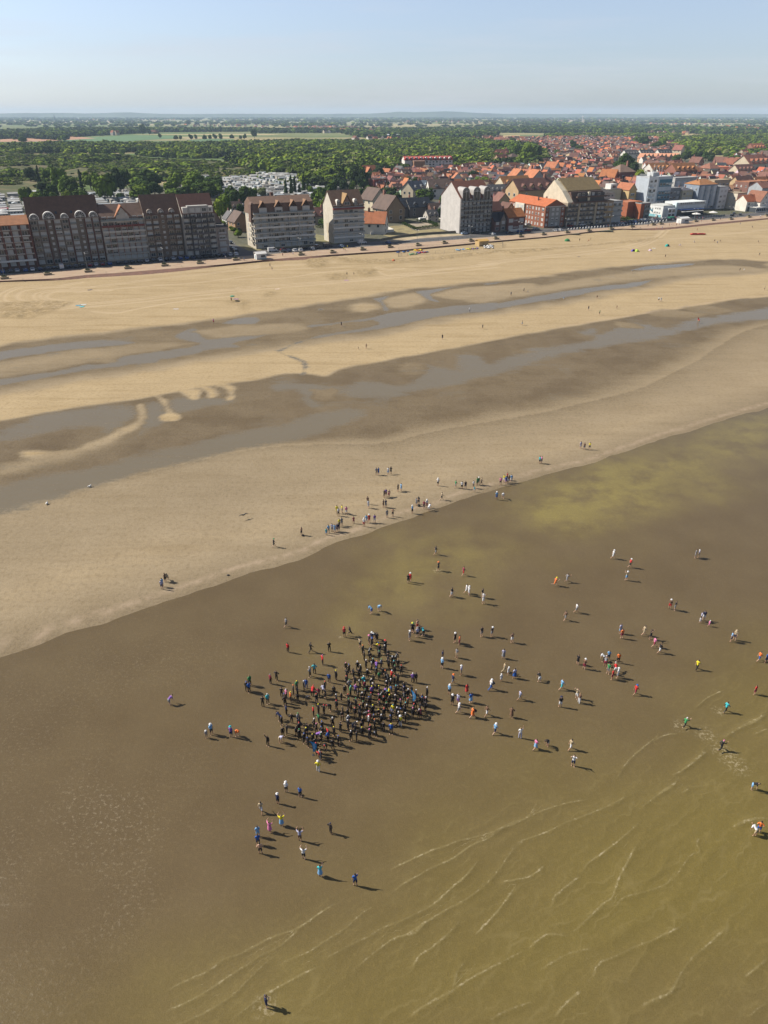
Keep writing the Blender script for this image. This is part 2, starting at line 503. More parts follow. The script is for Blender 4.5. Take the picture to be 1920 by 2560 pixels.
w2 = ss(inside + edge3*3-1.5, -soft, soft)
wet = wet*(1-w2) + w2*(0.80 + .12*(vnoise(X, Y, 24, 12)-.5))
film = np.zeros_like(X)
jw = (vnoise(X, Y, 4, 21)-.5)*3.2
jw2 = (vnoise(X, Y, 13, 22)-.5)*6
for p in WATER1:
    film = np.maximum(film, ss(-sdf(X, Y, gpoly(p, 2)) + jw*.7, -1.4, 1.1))
for p in WATER2:
    film = np.maximum(film, ss(-sdf(X, Y, gpoly(p, 2)) + jw + jw2*.7, -3.6, 3.0)*.88)
for p, wv_, e in DAMP:
    k = ss(-sdf(X, Y, gpoly(p, 3)) + jw*.8, -e*.6, e*.6)
    wet = wet*(1-k) + k*wv_; film = film*(1-k)
film = np.maximum(film, w2*np.clip((vnoise(X, Y, 9, 31)-.55)*2.2, 0, .45))
film = np.maximum(film, w1*np.clip((vnoise(X, Y, 6, 33)-.56)*2.2, 0, .5))
band = ss(-np.abs(dsea - 1.3 - 1.8*(vnoise(X, Y, 25, 14)-.5)), -1.1, -.1)   # pale swash line
band = np.maximum(band, .8*ss(-np.abs(np.where(r2 > 0, dL3, 99) - 1.1), -1.3, -.2)*(X > 60))
wet = np.where(dsea < 9, wet + .14*(1-np.clip(dsea/9, 0, 1)), wet)
tr = np.zeros_like(X)
for k, p in enumerate(TRACKS):
    d, t, l = dist(X, Y, ground(p, 4), reach=6, val=True)
    tr = np.maximum(tr, ss(-np.abs(d-1.25), -.9, -.2)*np.clip(1.3 - .6*vnoise(X, Y, 30, 40+k), 0, 1)) if k % 2 == 0 else np.maximum(tr, .75*ss(-d, -1.6, -.3))
churn_p = [cA([(0,300),(420,290),(440,320),(200,400),(40,400),(0,380)]), cB([(420,20),(560,15),(560,75),(440,70)]), cB([(570,120),(670,110),(680,150),(590,155)]), cB([(740,95),(880,85),(870,130),(780,130)]),
           cB([(560,0),(900,20),(1300,0),(1659,-40),(1659,-20),(1300,25),(1000,50),(700,40)]), cC([(100,150),(500,130),(880,90),(1010,75),(1000,95),(600,130),(200,170)]), cA([(1480,290),(1570,285),(1560,315),(1490,315)]), cB([(180,230),(240,235),(200,262),(150,260)]), cB([(0,285),(40,290),(40,340),(10,345)])]
churn = np.zeros_like(X)
for p in churn_p: churn = np.maximum(churn, ss(-sdf(X, Y, gpoly(p, 2)), -2.5, 2))
# relief: sea floor falls away, berm in front of the promenade, small heaps
Z = np.clip(dsea*.02, -.5, .03) + .02
Z += churn*(vnoise(X, Y, 2.6, 50)-.45)*.9 - tr*.10
dune = ss(-np.abs(nn + 6 - 8*(vnoise(X, Y, 60, 60)-.5)), -12, -2)
Z += dune*np.clip(nn+14, 0, 1)*(vnoise(X, Y, 18, 61)-.3)*1.0
me = npmesh('beach', np.stack([X, Y, Z], 1), F, [], smooth=True)
for n_, a_ in (('wet', np.clip(wet, 0, 1)), ('film', np.clip(film, 0, 1)), ('band', band), ('tracks', tr), ('churn', churn)): vattr(me, n_, a_)

t = NT('beach_sand')
P = t.pos()
wv = t.attr('wet'); fl = t.attr('film'); bd = t.attr('band'); tk = t.attr('tracks')
n1 = t.noise(.12, 5, .6, P); n2 = t.noise(1.1, 4, .65, P); n3 = t.noise(7.0, 3, .6, P)
mpn = t.N('Mapping'); mpn.inputs['Rotation'].default_value = (0, 0, -CA); mpn.inputs['Scale'].default_value = (.10, 1.0, 1); t.L(P, mpn.inputs[0])
n4 = t.noise(.55, 5, .62, mpn.outputs[0])
nf = t.noise(2.4, 3, .7, P)
wj = t.math('ADD', wv, t.rng(n2, .2, .8, -.06, .06))
wj = t.math('ADD', wj, t.rng(nf, .25, .75, -.035, .035))
wj = t.math('ADD', wj, t.rng(n4, .2, .8, -.05, .05))
ramp = t.N('ValToRGB')
els = ramp.color_ramp.elements
els[0].position = 0.0; els[0].color = (.515, .400, .238, 1)
els[1].position = 1.0; els[1].color = (.160, .122, .080, 1)
for p_, c_ in ((.16, (.458, .354, .212)), (.36, (.372, .296, .194)), (.55, (.300, .238, .156)), (.75, (.215, .168, .108))):
    e = els.new(p_); e.color = (*c_, 1)
t.L(wj, ramp.inputs[0])
c = t.mix(t.rng(n1, .3, .7, 0, 1), ramp.outputs[0], t.mix(1.0, ramp.outputs[0], (.90, .89, .87), 'MULTIPLY'))
nS = t.noise(.22, 6, .7, mpn.outputs[0])
c = t.mix(t.math('MULTIPLY', t.rng(nS, .50, .66, 0, .8), t.rng(wv, .2, .5, 1, .35)), c, t.mix(1.0, c, (.80, .77, .72), 'MULTIPLY'))
c = t.mix(t.math('MULTIPLY', t.rng(n2, .52, .66, 0, .6), t.rng(wv, .3, .5, 1, .45)), c, t.mix(1.0, c, (.76, .73, .68), 'MULTIPLY'))
c = t.mix(t.math('MULTIPLY', t.rng(t.noise(.07, 5, .65, P), .46, .60, 0, .7), t.rng(wv, .55, .72, 0, 1)), c, t.mix(1.0, c, (.78, .76, .74), 'MULTIPLY'))
c = t.mix(t.math('MULTIPLY', t.rng(nf, .50, .64, 0, .7), t.rng(wv, .3, .75, .25, 1)), c, t.mix(1.0, c, (.76, .74, .70), 'MULTIPLY'))
c = t.mix(t.rng(n3, .35, .65, 0, .20), c, t.mix(1.0, c, (.72, .70, .66), 'MULTIPLY'))
c = t.mix(t.math('MULTIPLY', tk, t.rng(n2, .32, .68, .15, .8)), c, (.58, .46, .31))
c = t.mix(t.math('MULTIPLY', bd, t.rng(t.noise(.5, 5, .7, P), .38, .6, .05, .6)), c, (.45, .345, .245))
c = t.mix(t.math('MULTIPLY', t.attr('churn'), t.rng(t.noise(.8, 4, .7, P), .36, .6, 0, .9)), c, (.29, .215, .115))
flt = t.rng(t.math('ADD', t.math('ADD', fl, t.rng(n2, .2, .8, -.26, .26)), t.rng(n4, .25, .75, -.30, .22)), .22, .88, 0, .92, True)
c = t.mix(flt, c, (.178, .150, .104))
ro = t.rng(t.attr('wet'), .45, .95, .95, .42)
ro = t.mix(flt, ro, (.10, .10, .10))
t.b.inputs['IOR'].default_value = 1.17
t.set(color=c, rough=ro, spec=t.rng(flt, 0, 1, .12, .26))
rp = t.noise(4.5, 4, .65, P)
rp2 = t.noise(1.2, 5, .65, P)
hh = t.math('ADD', t.math('MULTIPLY', rp, .5), rp2)
st = t.math('MULTIPLY', t.math('SUBTRACT', 1.0, t.math('MULTIPLY', flt, .96)), .55)
t.bump(hh, st, .16)
me.materials.append(t.m)
beach = link('beach', me); tag(beach, 'bare sand beach at low tide with runnels of standing water', 'beach', kind='structure')

# ---------------------------------------------------------------- the sea
XS = axis(-55, 92, 0.21, -1500, 2500, 1.12); YS = axis(27, 112, 0.21, -1500, 1200, 1.10)
def keep_sea(X, Y):
    m = inpoly(X, Y, shore_closed)
    return m | (dist(X, Y, shoreW, reach=8) < 6)
Xs, Ys, F = gridmesh(XS, YS, keep_sea)
CREST = [cF(p) for p in (
    [(0,965),(60,945),(140,905),(220,860),(290,795),(350,745),(410,670)], [(0,840),(80,780),(150,740),(200,710),(300,665),(380,610),(450,580),(540,520),(620,490),(660,430)],
    [(0,730),(100,680),(200,635),(330,590),(450,560),(560,510)], [(80,1010),(170,950),(240,905),(330,860),(440,780),(500,710),(550,640),(600,595)],
    [(105,1160),(150,1090),(210,1050),(280,990),(330,935)], [(390,1000),(450,940),(510,870),(560,800)], [(560,620),(570,600),(700,555),(780,515),(850,490),(900,470),(990,430),(1080,380)],
    [(500,770),(620,750),(690,700)], [(1090,465),(1200,380),(1250,345)], [(1270,300),(1340,250),(1400,200)], [(1460,150),(1540,100),(1659,40)],
    [(850,740),(870,700),(950,640),(1050,560),(1110,500)], [(720,870),(740,830),(850,740)], [(800,1000),(900,910),(950,860),(990,830),(1020,740),(1080,630),(1110,590)],
    [(1250,760),(1320,660),(1360,640),(1350,600),(1370,575)], [(1510,530),(1600,500),(1659,495)], [(1010,860),(1050,830),(1200,790),(1250,740)],
    [(900,1200),(920,1130),(1000,1090),(1200,1000),(1300,950)], [(1100,1310),(1160,1280),(1240,1240),(1290,1150),(1340,1090),(1380,1060),(1420,1020),(1500,950)],
    [(300,1220),(320,1150),(360,1100)], [(260,1260),(400,1170),(500,1120),(620,1060)], [(110,1360),(150,1320),(240,1270),(300,1240)], [(730,1360),(780,1300),(850,1240)],
    [(620,1060),(700,1000),(800,1000)], [(450,1370),(540,1320),(640,1290)], [(1560,1360),(1659,1290)], [(1560,1180),(1659,1100)], [(670,1150),(800,1080),(900,1050)], [(440,560),(560,520),(700,455),(900,405)], [(1000,330),(1060,240),(1180,140)])]
CREST += [cK(p) for p in (
    [(0,585),(80,540),(180,490),(280,450),(380,375),(450,355),(560,300),(680,240),(790,205),(880,150),(980,80),(1080,30)], [(0,705),(120,650),(200,610),(330,530),(420,470),(520,405),(610,345),(720,290),(800,215)],
    [(0,810),(140,750),(250,700),(330,655),(440,580),(520,500),(600,420),(700,340)], [(400,750),(480,690),(600,600),(700,540),(850,460),(960,410)],
    [(690,420),(760,380),(870,340),(960,280),(1100,190),(1200,100),(1290,50)], [(960,380),(1040,340),(1190,260),(1230,245),(1310,195),(1410,160)],
    [(1130,450),(1280,330),(1380,260),(1500,230),(1560,170),(1620,130)])]
CREST += [cR(p) for p in ([(170,1150),(270,1130),(370,1070),(480,970),(580,890),(620,830)], [(860,660),(960,610),(1050,560),(1150,510),(1300,450),(1400,380),(1475,330)],
    [(40,1390),(150,1340),(220,1290),(265,1220)], [(350,1380),(440,1320)], [(1000,1840),(1100,1780),(1240,1730),(1330,1720)], [(300,600),(120,620),(0,680)], [(1290,610),(1475,530)], [(500,280),(680,130),(900,20)])]
cdist = np.full(Xs.shape, 4.0, np.float32); foam = np.zeros(Xs.shape, np.float32); Zs = np.zeros(Xs.shape, np.float32); glow = np.zeros(Xs.shape, np.float32)
wob = (vnoise(Xs, Ys, 2.2, 70)-.5)*1.0
for k, p in enumerate(CREST):
    q = ground(p, 5)
    d, tt, ln, sg_ = dist(Xs+wob*.5, Ys+wob*.4, q, reach=4.0, val=2)
    env = ss(tt, 0, ln*.15)*ss(-tt, -ln, -ln*.85)
    brk = np.clip((vnoise(Xs, Ys, 3.5, 80+k)-.38)*3.2, 0, 1)
    cl = d < np.abs(cdist); cdist = np.where(cl, d*sg_, cdist)
    foam = np.maximum(foam, env*(.35+.65*brk)*ss(-d, -1.2, -.5))
    glow = np.maximum(glow, env*(.3+.7*brk)*ss(-d, -1.2, -.6))
    Zs += env*.045*np.exp(-(d/.30)**2)
# broken small waves everywhere seaward, dying out in the thin water
deep = gpoly([(300,2620),(700,2440),(960,2290),(1180,2080),(1500,1900),(1920,1700),(2500,1500),(2500,2700),(300,2700)])
dd = sdf(Xs, Ys, deep)
depth = ss(-dd + (vnoise(Xs, Ys, 16, 90)-.5)*14, -17, 24)
a1 = math.radians(31)
ph = (Xs*-math.sin(a1) + Ys*math.cos(a1)) + 3.2*vnoise(Xs, Ys, 9, 91) + 1.4*vnoise(Xs, Ys, 3, 92)
Zs += depth*.052*(np.abs(np.sin(ph*1.05))**.6*-1 + .8)*(.3+1.2*vnoise(Xs, Ys, 7, 99)) + depth*.03*(vnoise(Xs, Ys, 1.3, 93)-.5)
cloudy = [ (cE([(540,470),(720,400),(960,330),(1350,240),(1659,160),(1659,300),(1480,330),(1450,420),(1100,560),(900,640),(640,640),(430,560)]), .85), (cE([(60,700),(250,640),(450,650),(600,700),(520,800),(300,900),(0,960),(-150,1150),(-300,1150),(-200,950),(0,800)]), .6),
           (cF([(-900,1300),(-600,1200)]) + cF([(-500,1260),(-800,1370)]), .3) ]
turb = np.zeros_like(Xs)
for p, a_ in cloudy:
    turb = np.maximum(turb, a_*ss(-sdf(Xs, Ys, gpoly(p, 2)) + (vnoise(Xs, Ys, 12, 95)-.5)*16, -9, 10)*(.55+.6*vnoise(Xs, Ys, 8, 96)))
ruff_glint = np.zeros_like(Xs)
for p, a_ in (([(195,1990),(230,1950),(330,1955),(350,2010),(372,2100),(350,2240),(300,2290),(250,2220),(200,2150)], 1.0), ([(-300,1700),(0,1690),(250,1640),(420,1600),(600,1560),(640,1600),(560,1680),(330,1760),(120,1850),(50,2000),(-300,2050)], .35),
              ([(400,1880),(520,1860),(530,1990),(500,2180),(440,2150),(420,2000)], .3), ([(-300,2150),(-10,2150),(20,2230),(0,2300),(-300,2300)], 1.0), ([(-200,2330),(150,2290),(200,2500),(60,2600),(-200,2600)], .3)):
    ruff_glint = np.maximum(ruff_glint, a_*ss(-sdf(Xs, Ys, gpoly(p, 2)) + (vnoise(Xs, Ys, 5, 97)-.5)*9, -5.5, 5.5)*(.5+.8*vnoise(Xs, Ys, 9, 98)))
# splashes round wading feet
splash = np.zeros_like(Xs)
for u, v, r in ((1094,1427,1.2),(1700,1815,1.4),(1797,1778,1.2),(1802,1875,1.8),(1822,1893,2.0),(664,2516,1.5),(853,1593,.6),(1765,1836,1.8),(1845,1915,2.0)):
    gx, gy = G(u, v); splash = np.maximum(splash, ss(-np.hypot(Xs-gx, Ys-gy), -r, 0))
me = npmesh('sea', np.stack([Xs, Ys, Zs], 1), F, [], smooth=True)
for n_, a_ in (('foam', foam), ('cdist', cdist), ('glow', glow), ('depth', depth), ('turb', turb), ('ruff_glint', ruff_glint), ('splash', splash)): vattr(me, n_, a_)
t = NT('shallow_sea_water')
P = t.pos()
de = t.attr('depth'); n1 = t.noise(.09, 5, .6, P); n2 = t.noise(2.6, 4, .7, P); n3 = t.noise(9, 2, .6, P)
c = t.mix(t.rng(n1, .35, .65, 0, 1), (.130, .095, .051), (.152, .113, .061))
c = t.mix(de, c, (.182, .143, .044))
c = t.mix(t.math('MULTIPLY', t.attr('turb'), t.rng(t.noise(.16, 5, .65, P), .35, .58, .25, 1)), c, (.275, .225, .075))
c = t.mix(t.math('MULTIPLY', t.attr('ruff_glint'), t.rng(t.noise(2.6, 4, .75, P), .54, .66, 0, .60, True)), c, (.40, .34, .25))  # sun sparkle on the ruffled water, painted as pale specks in its colour
c = t.mix(t.rng(n3, .42, .66, 0, .55), c, t.mix(1.0, c, (.70, .68, .62), 'MULTIPLY'))
c = t.mix(t.rng(t.noise(2.0, 4, .7, P), .50, .66, 0, .40), c, t.mix(1.0, c, (1.30, 1.28, 1.25), 'MULTIPLY'))
gl = t.math('MULTIPLY', t.attr('glow'), t.rng(t.math('ADD', t.math('ABSOLUTE', t.attr('cdist')), t.rng(n2, .3, .7, -.05, .05)), .0, .17, 1, 0, True))
c = t.mix(t.math('MULTIPLY', gl, .48), c, (.27, .22, .10))
# fine crossing wavelets between the traced crests, their lighter shading painted into the colour
wm = t.N('Mapping'); wm.inputs['Rotation'].default_value = (0, 0, -.62); t.L(P, wm.inputs[0])
wd = t.N('VectorMath', operation='ADD'); wn_ = t.N('TexNoise'); wn_.inputs['Scale'].default_value = .35; wn_.inputs['Detail'].default_value = 4; t.L(P, wn_.inputs['Vector'])
wsc = t.N('VectorMath', operation='SCALE'); t.L(wn_.outputs['Color'], wsc.inputs[0]); wsc.inputs['Scale'].default_value = 3.2
t.L(wm.outputs[0], wd.inputs[0]); t.L(wsc.outputs[0], wd.inputs[1])
wm2 = t.N('Mapping'); wm2.inputs['Scale'].default_value = (.065, .40, 1); t.L(wd.outputs[0], wm2.inputs[0])
vo = t.N('TexVoronoi', feature='DISTANCE_TO_EDGE'); vo.voronoi_dimensions = '2D'; vo.inputs['Scale'].default_value = 1.0; t.L(wm2.outputs[0], vo.inputs['Vector'])
wl = t.rng(vo.outputs['Distance'], 0, .055, 1, 0, True); wl2 = t.rng(vo.outputs['Distance'], 0, .30, 1, 0, True)
wk = t.math('MULTIPLY', t.math('MULTIPLY', de, t.rng(t.noise(.25, 3, .6, P), .40, .62, 0, 1)), wl)
c = t.mix(t.math('MULTIPLY', wk, .45), c, (.25, .20, .085))
wm3 = t.N('Mapping'); wm3.inputs['Scale'].default_value = (.11, .85, 1); wm3.inputs['Rotation'].default_value = (0, 0, .06); t.L(wd.outputs[0], wm3.inputs[0])
vo3 = t.N('TexVoronoi', feature='DISTANCE_TO_EDGE'); vo3.voronoi_dimensions = '2D'; vo3.inputs['Scale'].default_value = 1.0; t.L(wm3.outputs[0], vo3.inputs['Vector'])
wk3 = t.math('MULTIPLY', t.math('MULTIPLY', de, t.rng(t.noise(.18, 3, .6, P), .42, .60, 0, 1)), t.rng(vo3.outputs['Distance'], 0, .10, 1, 0, True))
c = t.mix(t.math('MULTIPLY', wk3, .26), c, (.24, .19, .08))
fd = t.math('ADD', t.math('ABSOLUTE', t.attr('cdist')), t.rng(n2, .3, .7, -.10, .14))
fo = t.math('MULTIPLY', t.math('MULTIPLY', t.attr('foam'), t.rng(fd, .0, .13, 1, 0, True)), t.rng(t.noise(1.6, 3, .6, P), .50, .66, .06, .9))
fo = t.math('MAXIMUM', fo, t.math('MULTIPLY', t.attr('splash'), t.rng(n2, .50, .62, 0, .8)))
c = t.mix(t.math('MULTIPLY', fo, .8), c, (.48, .41, .27))
t.set(color=c, rough=t.mix(fo, (.22, .22, .22), (.8, .8, .8)), spec=.30)
t.b.inputs['IOR'].default_value = 1.18
t.set(spec=.4)
rip = t.math('ADD', t.math('MULTIPLY', t.math('MULTIPLY', wl2, de), .8), t.math('ADD',  t.noise(3.0, 5, .7, P), t.math('MULTIPLY', n3, .35)))
t.bump(rip, t.math('ADD', t.math('MULTIPLY', t.attr('ruff_glint'), .10), .17), .30)
me.materials.append(t.m)
sea = link('sea', me); tag(sea, 'shallow brown and olive sea water with small waves', 'sea', kind='structure')
# ---------------------------------------------------------------- land, promenade, road
WALL_TOP = [(-900,789),(-300,733),(0,702),(139,696),(226,686),(283,683),(480,667),(535,663),(640,652),(729,644),(845,635.5),(920,630.5),(990,626),(1240,602),(1360,592),(1470,579.5),(1555,571.5),(1582,572),(1640,570),(1681,568),(1777,557.5),(1920,545),(2400,508)]
WT = [G(u, v, TZ) for u, v in WALL_TOP]
def sn(x, y):
    x = x-OO[0]; y = y-OO[1]
    return x*ES[0]+y*ES[1], x*EN[0]+y*EN[1]

SCRUB = [(-200,520),(0,505),(200,472),(330,452),(480,470),(560,446),(720,478),(790,462),(730,440),(640,415),(480,402),(300,396),(0,386),(-200,386)]
scrubW = [G(*p, TZ) for p in SCRUB]
def land_z(X, Y):
    d = inpoly_soft(X, Y)
    return TZ + d*(1.5 + 7.0*np.clip(vnoise(X, Y, 60, 101, 3)-.38, 0, 1)*1.6)
def inpoly_soft(X, Y):
    return ss(-sdf(X, Y, scrubW), -5, 40)
def lz(x, y):
    return float(land_z(np.array([x]), np.array([y]))[0])

XS = axis(-900, 900, 12, -16000, 16000, 1.3); YS = axis(330, 2400, 12, -200, 16000, 1.3)
def keep_land(X, Y):
    s_, n_ = sn(X, Y); return n_ < -12
X, Y, F = gridmesh(XS, YS, keep_land)
s_, n_ = sn(X, Y)
Zl = land_z(X, Y)
me = npmesh('land', np.stack([X, Y, Zl], 1), F, [], smooth=True)
scr = inpoly_soft(X, Y)
vattr(me, 'scrub', scr)
town_px = [(-400,640),(-400,520),(0,490),(300,470),(480,455),(820,440),(960,440),(1060,420),(1330,410),(1300,372),(1280,352),(1480,346),(1700,350),(1740,372),(1640,395),(1790,400),(2100,375),(2400,400),(2400,560),(1640,600)]
vattr(me, 'town', ss(-sdf(X, Y, [G(*p, TZ) for p in town_px]), -15, 15))
t = NT('land_ground')
P = t.pos()
# open country: a patchwork of fields
v1 = t.N('TexVoronoi'); v1.inputs['Scale'].default_value = .0042; v1.feature = 'F1'
mpn = t.N('Mapping'); mpn.inputs['Scale'].default_value = (.6, 1.25, 1); mpn.inputs['Rotation'].default_value = (0, 0, .5); t.L(P, mpn.inputs[0]); t.L(mpn.outputs[0], v1.inputs['Vector'])
fr = t.N('ValToRGB'); fr.color_ramp.interpolation = 'CONSTANT'
cols = [(0, (.13,.17,.055)), (.22, (.42,.34,.17)), (.40, (.19,.21,.08)), (.55, (.48,.39,.20)), (.70, (.11,.17,.045)), (.82, (.34,.29,.14)), (.93, (.15,.17,.06))]
fr.color_ramp.elements[0].color = (*cols[0][1], 1); fr.color_ramp.elements[1].position = cols[1][0]; fr.color_ramp.elements[1].color = (*cols[1][1], 1)
for p_, c_ in cols[2:]:
    e = fr.color_ramp.elements.new(p_); e.color = (*c_, 1)
sepc = t.N('SeparateColor'); t.L(v1.outputs['Color'], sepc.inputs[0]); t.L(sepc.outputs[0], fr.inputs[0])
g1 = t.noise(.03, 5, .6, P); g2 = t.noise(.4, 4, .6, P)
c = t.mix(t.rng(g1, .4, .7, 0, .35), fr.outputs[0], (.13, .15, .055))
sc = t.mix(t.rng(g1, .30, .55, 0, 1), (.26, .19, .10), (.085, .095, .035))
sc = t.mix(t.rng(g2, .45, .7, 0, .8), sc, (.07, .085, .03))
c = t.mix(t.attr('scrub'), c, sc)
tw = t.mix(t.rng(g2, .35, .65, 0, 1), (.085, .090, .055), (.15, .14, .10))
tw = t.mix(t.rng(g1, .55, .70, 0, .8), tw, (.09, .11, .045))
c = t.mix(t.attr('town'), c, tw)
t.set(color=c, rough=.95, spec=.1)
me.materials.append(t.m)
tag(link('ground', me), 'flat country behind the coast: fields, dunes and town ground', 'ground', kind='structure')

def strip(name, A_, B_, mat, z0=0, z1=None, label=None, cat=None):
    """ribbon between two polylines of equal length given as world (x, y) or (x, y, z)"""
    z1 = z0 if z1 is None else z1
    mb = MB()
    for i in range(len(A_)-1):
        mb.quad((*A_[i], z0), (*A_[i+1], z0), (*B_[i+1], z1), (*B_[i], z1))
    o = mb.obj(name, mat); tag(o, label, cat, kind='structure')
    bm = bmesh.new(); bm.from_mesh(o.data); bmesh.ops.recalc_face_normals(bm, faces=bm.faces)
    if bm.faces and sum(f.normal.z for f in bm.faces) < 0: bmesh.ops.reverse_faces(bm, faces=bm.faces)
    bm.to_mesh(o.data); bm.free()
    return o

def resample(line, ss_):
    L_ = [sn(*p) for p in line]
    return [np.interp(s, [q[0] for q in L_], [q[1] for q in L_]) for s in ss_]
SS = list(range(-60, 900, 6))
topn = resample(WT, SS); basen = resample(WB, SS)
basen = [max(b, a+.35) for a, b in zip(topn, basen)]
M_prom = plain('promenade_paving', (.30, .185, .135), .9, .18, .35)
tt_ = NT('promenade_tiles'); P = tt_.pos()
mpn = tt_.N('Mapping'); mpn.inputs['Rotation'].default_value = (0, 0, -CA); tt_.L(P, mpn.inputs[0])
bk = tt_.N('TexBrick'); bk.inputs['Scale'].default_value = .12; bk.inputs['Mortar Size'].default_value = .0
bk.inputs['Color1'].default_value = (.38,.255,.18,1); bk.inputs['Color2'].default_value = (.46,.34,.24,1); tt_.L(mpn.outputs[0], bk.inputs['Vector'])
nn1 = tt_.noise(.25, 5, .6, P)
tt_.set(color=tt_.mix(tt_.rng(nn1, .35, .65, 0, .6), bk.outputs[0], (.42, .32, .20)), rough=.9, spec=.2)
M_revet = plain('revetment_brick', (.175, .085, .055), .95, .3, .5)
M_asph = plain('asphalt', (.075, .073, .072), .9, .2, .2)
M_kerb = plain('kerb_stone', (.42, .40, .36), .9, .15)
M_paint = plain('road_paint', (.75, .74, .70), .8, .1)
A_ = [WS(s, n) for s, n in zip(SS, topn)]; B_ = [WS(s, n) for s, n in zip(SS, basen)]
strip('sea_wall', A_, B_, M_revet, TZ+.004, -.05, 'sloping red brick sea wall below the promenade', 'sea wall')
E_ = [WS(s, -11) for s in SS]
strip('promenade', E_, A_, tt_.m, TZ+.004, None, 'wide paved promenade in pink and sand coloured tiles', 'promenade')
strip('kerb', [WS(s, -11.3) for s in SS], E_, M_kerb, TZ+.12, None, 'pale kerb between promenade and road', 'kerb')
strip('road', [WS(s, -21) for s in SS], [WS(s, -11.3) for s in SS], M_asph, TZ+.004, None, 'grey seafront road', 'road')
strip('parking_strip', [WS(s, -25) for s in SS], [WS(s, -21) for s in SS], plain('parking_asphalt', (.10,.09,.085), .9, .2, .3), TZ+.008, None, 'parking strip along the building fronts', 'parking')
# side streets running inland
def street(s0, n0, s1, n1, wd, name='side_street', label='grey side street running inland'):
    a = Vector(WS(s0, n0)); b = Vector(WS(s1, n1)); d = (b-a).normalized(); q = Vector((-d.y, d.x))*wd/2
    mb = MB(); z = TZ+.012
    mb.quad((*(a-q), z), (*(b-q), z), (*(b+q), z), (*(a+q), z))
    o = mb.obj(name, M_asph); tag(o, label, 'road', kind='structure')
    bm = bmesh.new(); bm.from_mesh(o.data); bm.faces.ensure_lookup_table()
    if bm.faces[0].normal.z < 0: bmesh.ops.reverse_faces(bm, faces=bm.faces)
    bm.to_mesh(o.data); bm.free()
street(117, -18, 112, -160, 9); street(303, -18, 309, -190, 9); street(163, -60, 250, -62, 7); street(417, -18, 417, -150, 9); street(224, -95, 224, -380, 7)
street(320, -190, 760, -215, 8); street(250, -380, 900, -420, 8)
mb = MB()
for k in range(24):      # white dashes of the parking bays
    s = 6+k*4.2; a = Vector(WS(s, -22.4)); b = Vector(WS(s+1.6, -22.4)); c_ = Vector(WS(s+1.6, -22.15)); d_ = Vector(WS(s, -22.15))
    mb.quad((*a, TZ+.016), (*b, TZ+.016), (*c_, TZ+.016), (*d_, TZ+.016))
tag(mb.obj('bay_markings', M_paint), 'white dashes marking the parking bays', 'road marking', kind='structure')

# named fields beyond the woods
for k, (pts, col, lab) in enumerate([
    ([(60,364),(80,354),(200,344),(340,338),(430,340),(445,346),(300,354),(180,366)], (.06,.15,.03), 'bright green meadow beyond the wood'),
    ([(450,358),(470,350),(520,347),(585,348),(590,355),(520,359)], (.07,.15,.035), 'long green field in front of a dark tree belt'),
    ([(0,349),(70,342),(180,341),(240,346),(100,354),(0,355)], (.40,.20,.10), 'reddish ploughed field at the wood edge'),
    ([(440,344),(560,342),(600,345),(470,348)], (.36,.29,.13), 'pale yellow stubble field'),
    ([(1125,341),(1300,338),(1300,344),(1240,348),(1130,347)], (.42,.30,.13), 'yellow wheat field behind the houses'),
    ([(1280,344),(1400,342),(1400,347),(1300,350)], (.07,.13,.045), 'green field beside the wheat'),
    ([(0,303),(300,302),(420,305),(250,309),(60,309)], (.34,.27,.14), 'distant yellow fields on the plain'),
    ([(420,302),(1000,303),(1000,309),(700,311),(420,308)], (.26,.25,.11), 'distant pale fields on the plain'),
    ([(1290,300),(1650,298),(1900,302),(1600,307),(1330,306)], (.30,.24,.13), 'distant tan fields on the plain')]):
    mb = MB(); q = [(*G(u, v, TZ), TZ+.35+.03*k) for u, v in pts]
    mb.poly(q[::-1]); o = mb.obj('field', plain('field_crop_%d' % k, col, .95, .2, .01)); tag(o, lab, 'field', kind='structure')
    if o.data.polygons[0].normal.z < 0: o.data.flip_normals()

# low hills on the horizon
def hills(name, prof, dist_, depth, label):
    mb = MB(); k = len(prof)
    for i in range(k-1):
        (u0, v0), (u1, v1) = prof[i], prof[i+1]
        def P_(u, v):
            b = -(v-1280)/FPX; dy = CP+b*SP; dz = -SP+b*CP; a = (u-960)/FPX
            return (a/dy*dist_, dist_, H+dz/dy*dist_)
        a0 = P_(u0, v0); a1_ = P_(u1, v1)
        f0 = (a0[0]*.99, dist_*.985, TZ-1); f1 = (a1_[0]*.99, dist_*.985, TZ-1); b0 = (a0[0], dist_+depth, TZ-1); b1 = (a1_[0], dist_+depth, TZ-1)
        mb.quad(f0, f1, a1_, a0); mb.quad(a0, a1_, b1, b0)
    o = mb.obj(name, M_hill, smooth=True); tag(o, label, 'hills', kind='structure')
M_hill = plain('hill_woods_and_fields', (.075, .095, .045), .95, .45, .0016)
def wavy(u0, u1, v, amp, seed, extra=()):
    r = random.Random(seed); P_ = []
    for i in range(81):
        u = u0+(u1-u0)*i/80
        h = v - amp*r.random()
        for c_, w_, a_ in extra: h -= a_*math.exp(-((u-c_)/w_)**2)
        P_.append((u, h))
    return P_
hills('hills', wavy(-500, 2500, 285.6, 1.3, 1, ((310,70,3.6),(100,150,2.5),(985,28,4.2),(1110,70,4.6),(1080,140,2.5),(640,200,.8))), 13500, 900, 'blue wooded hills along the horizon')
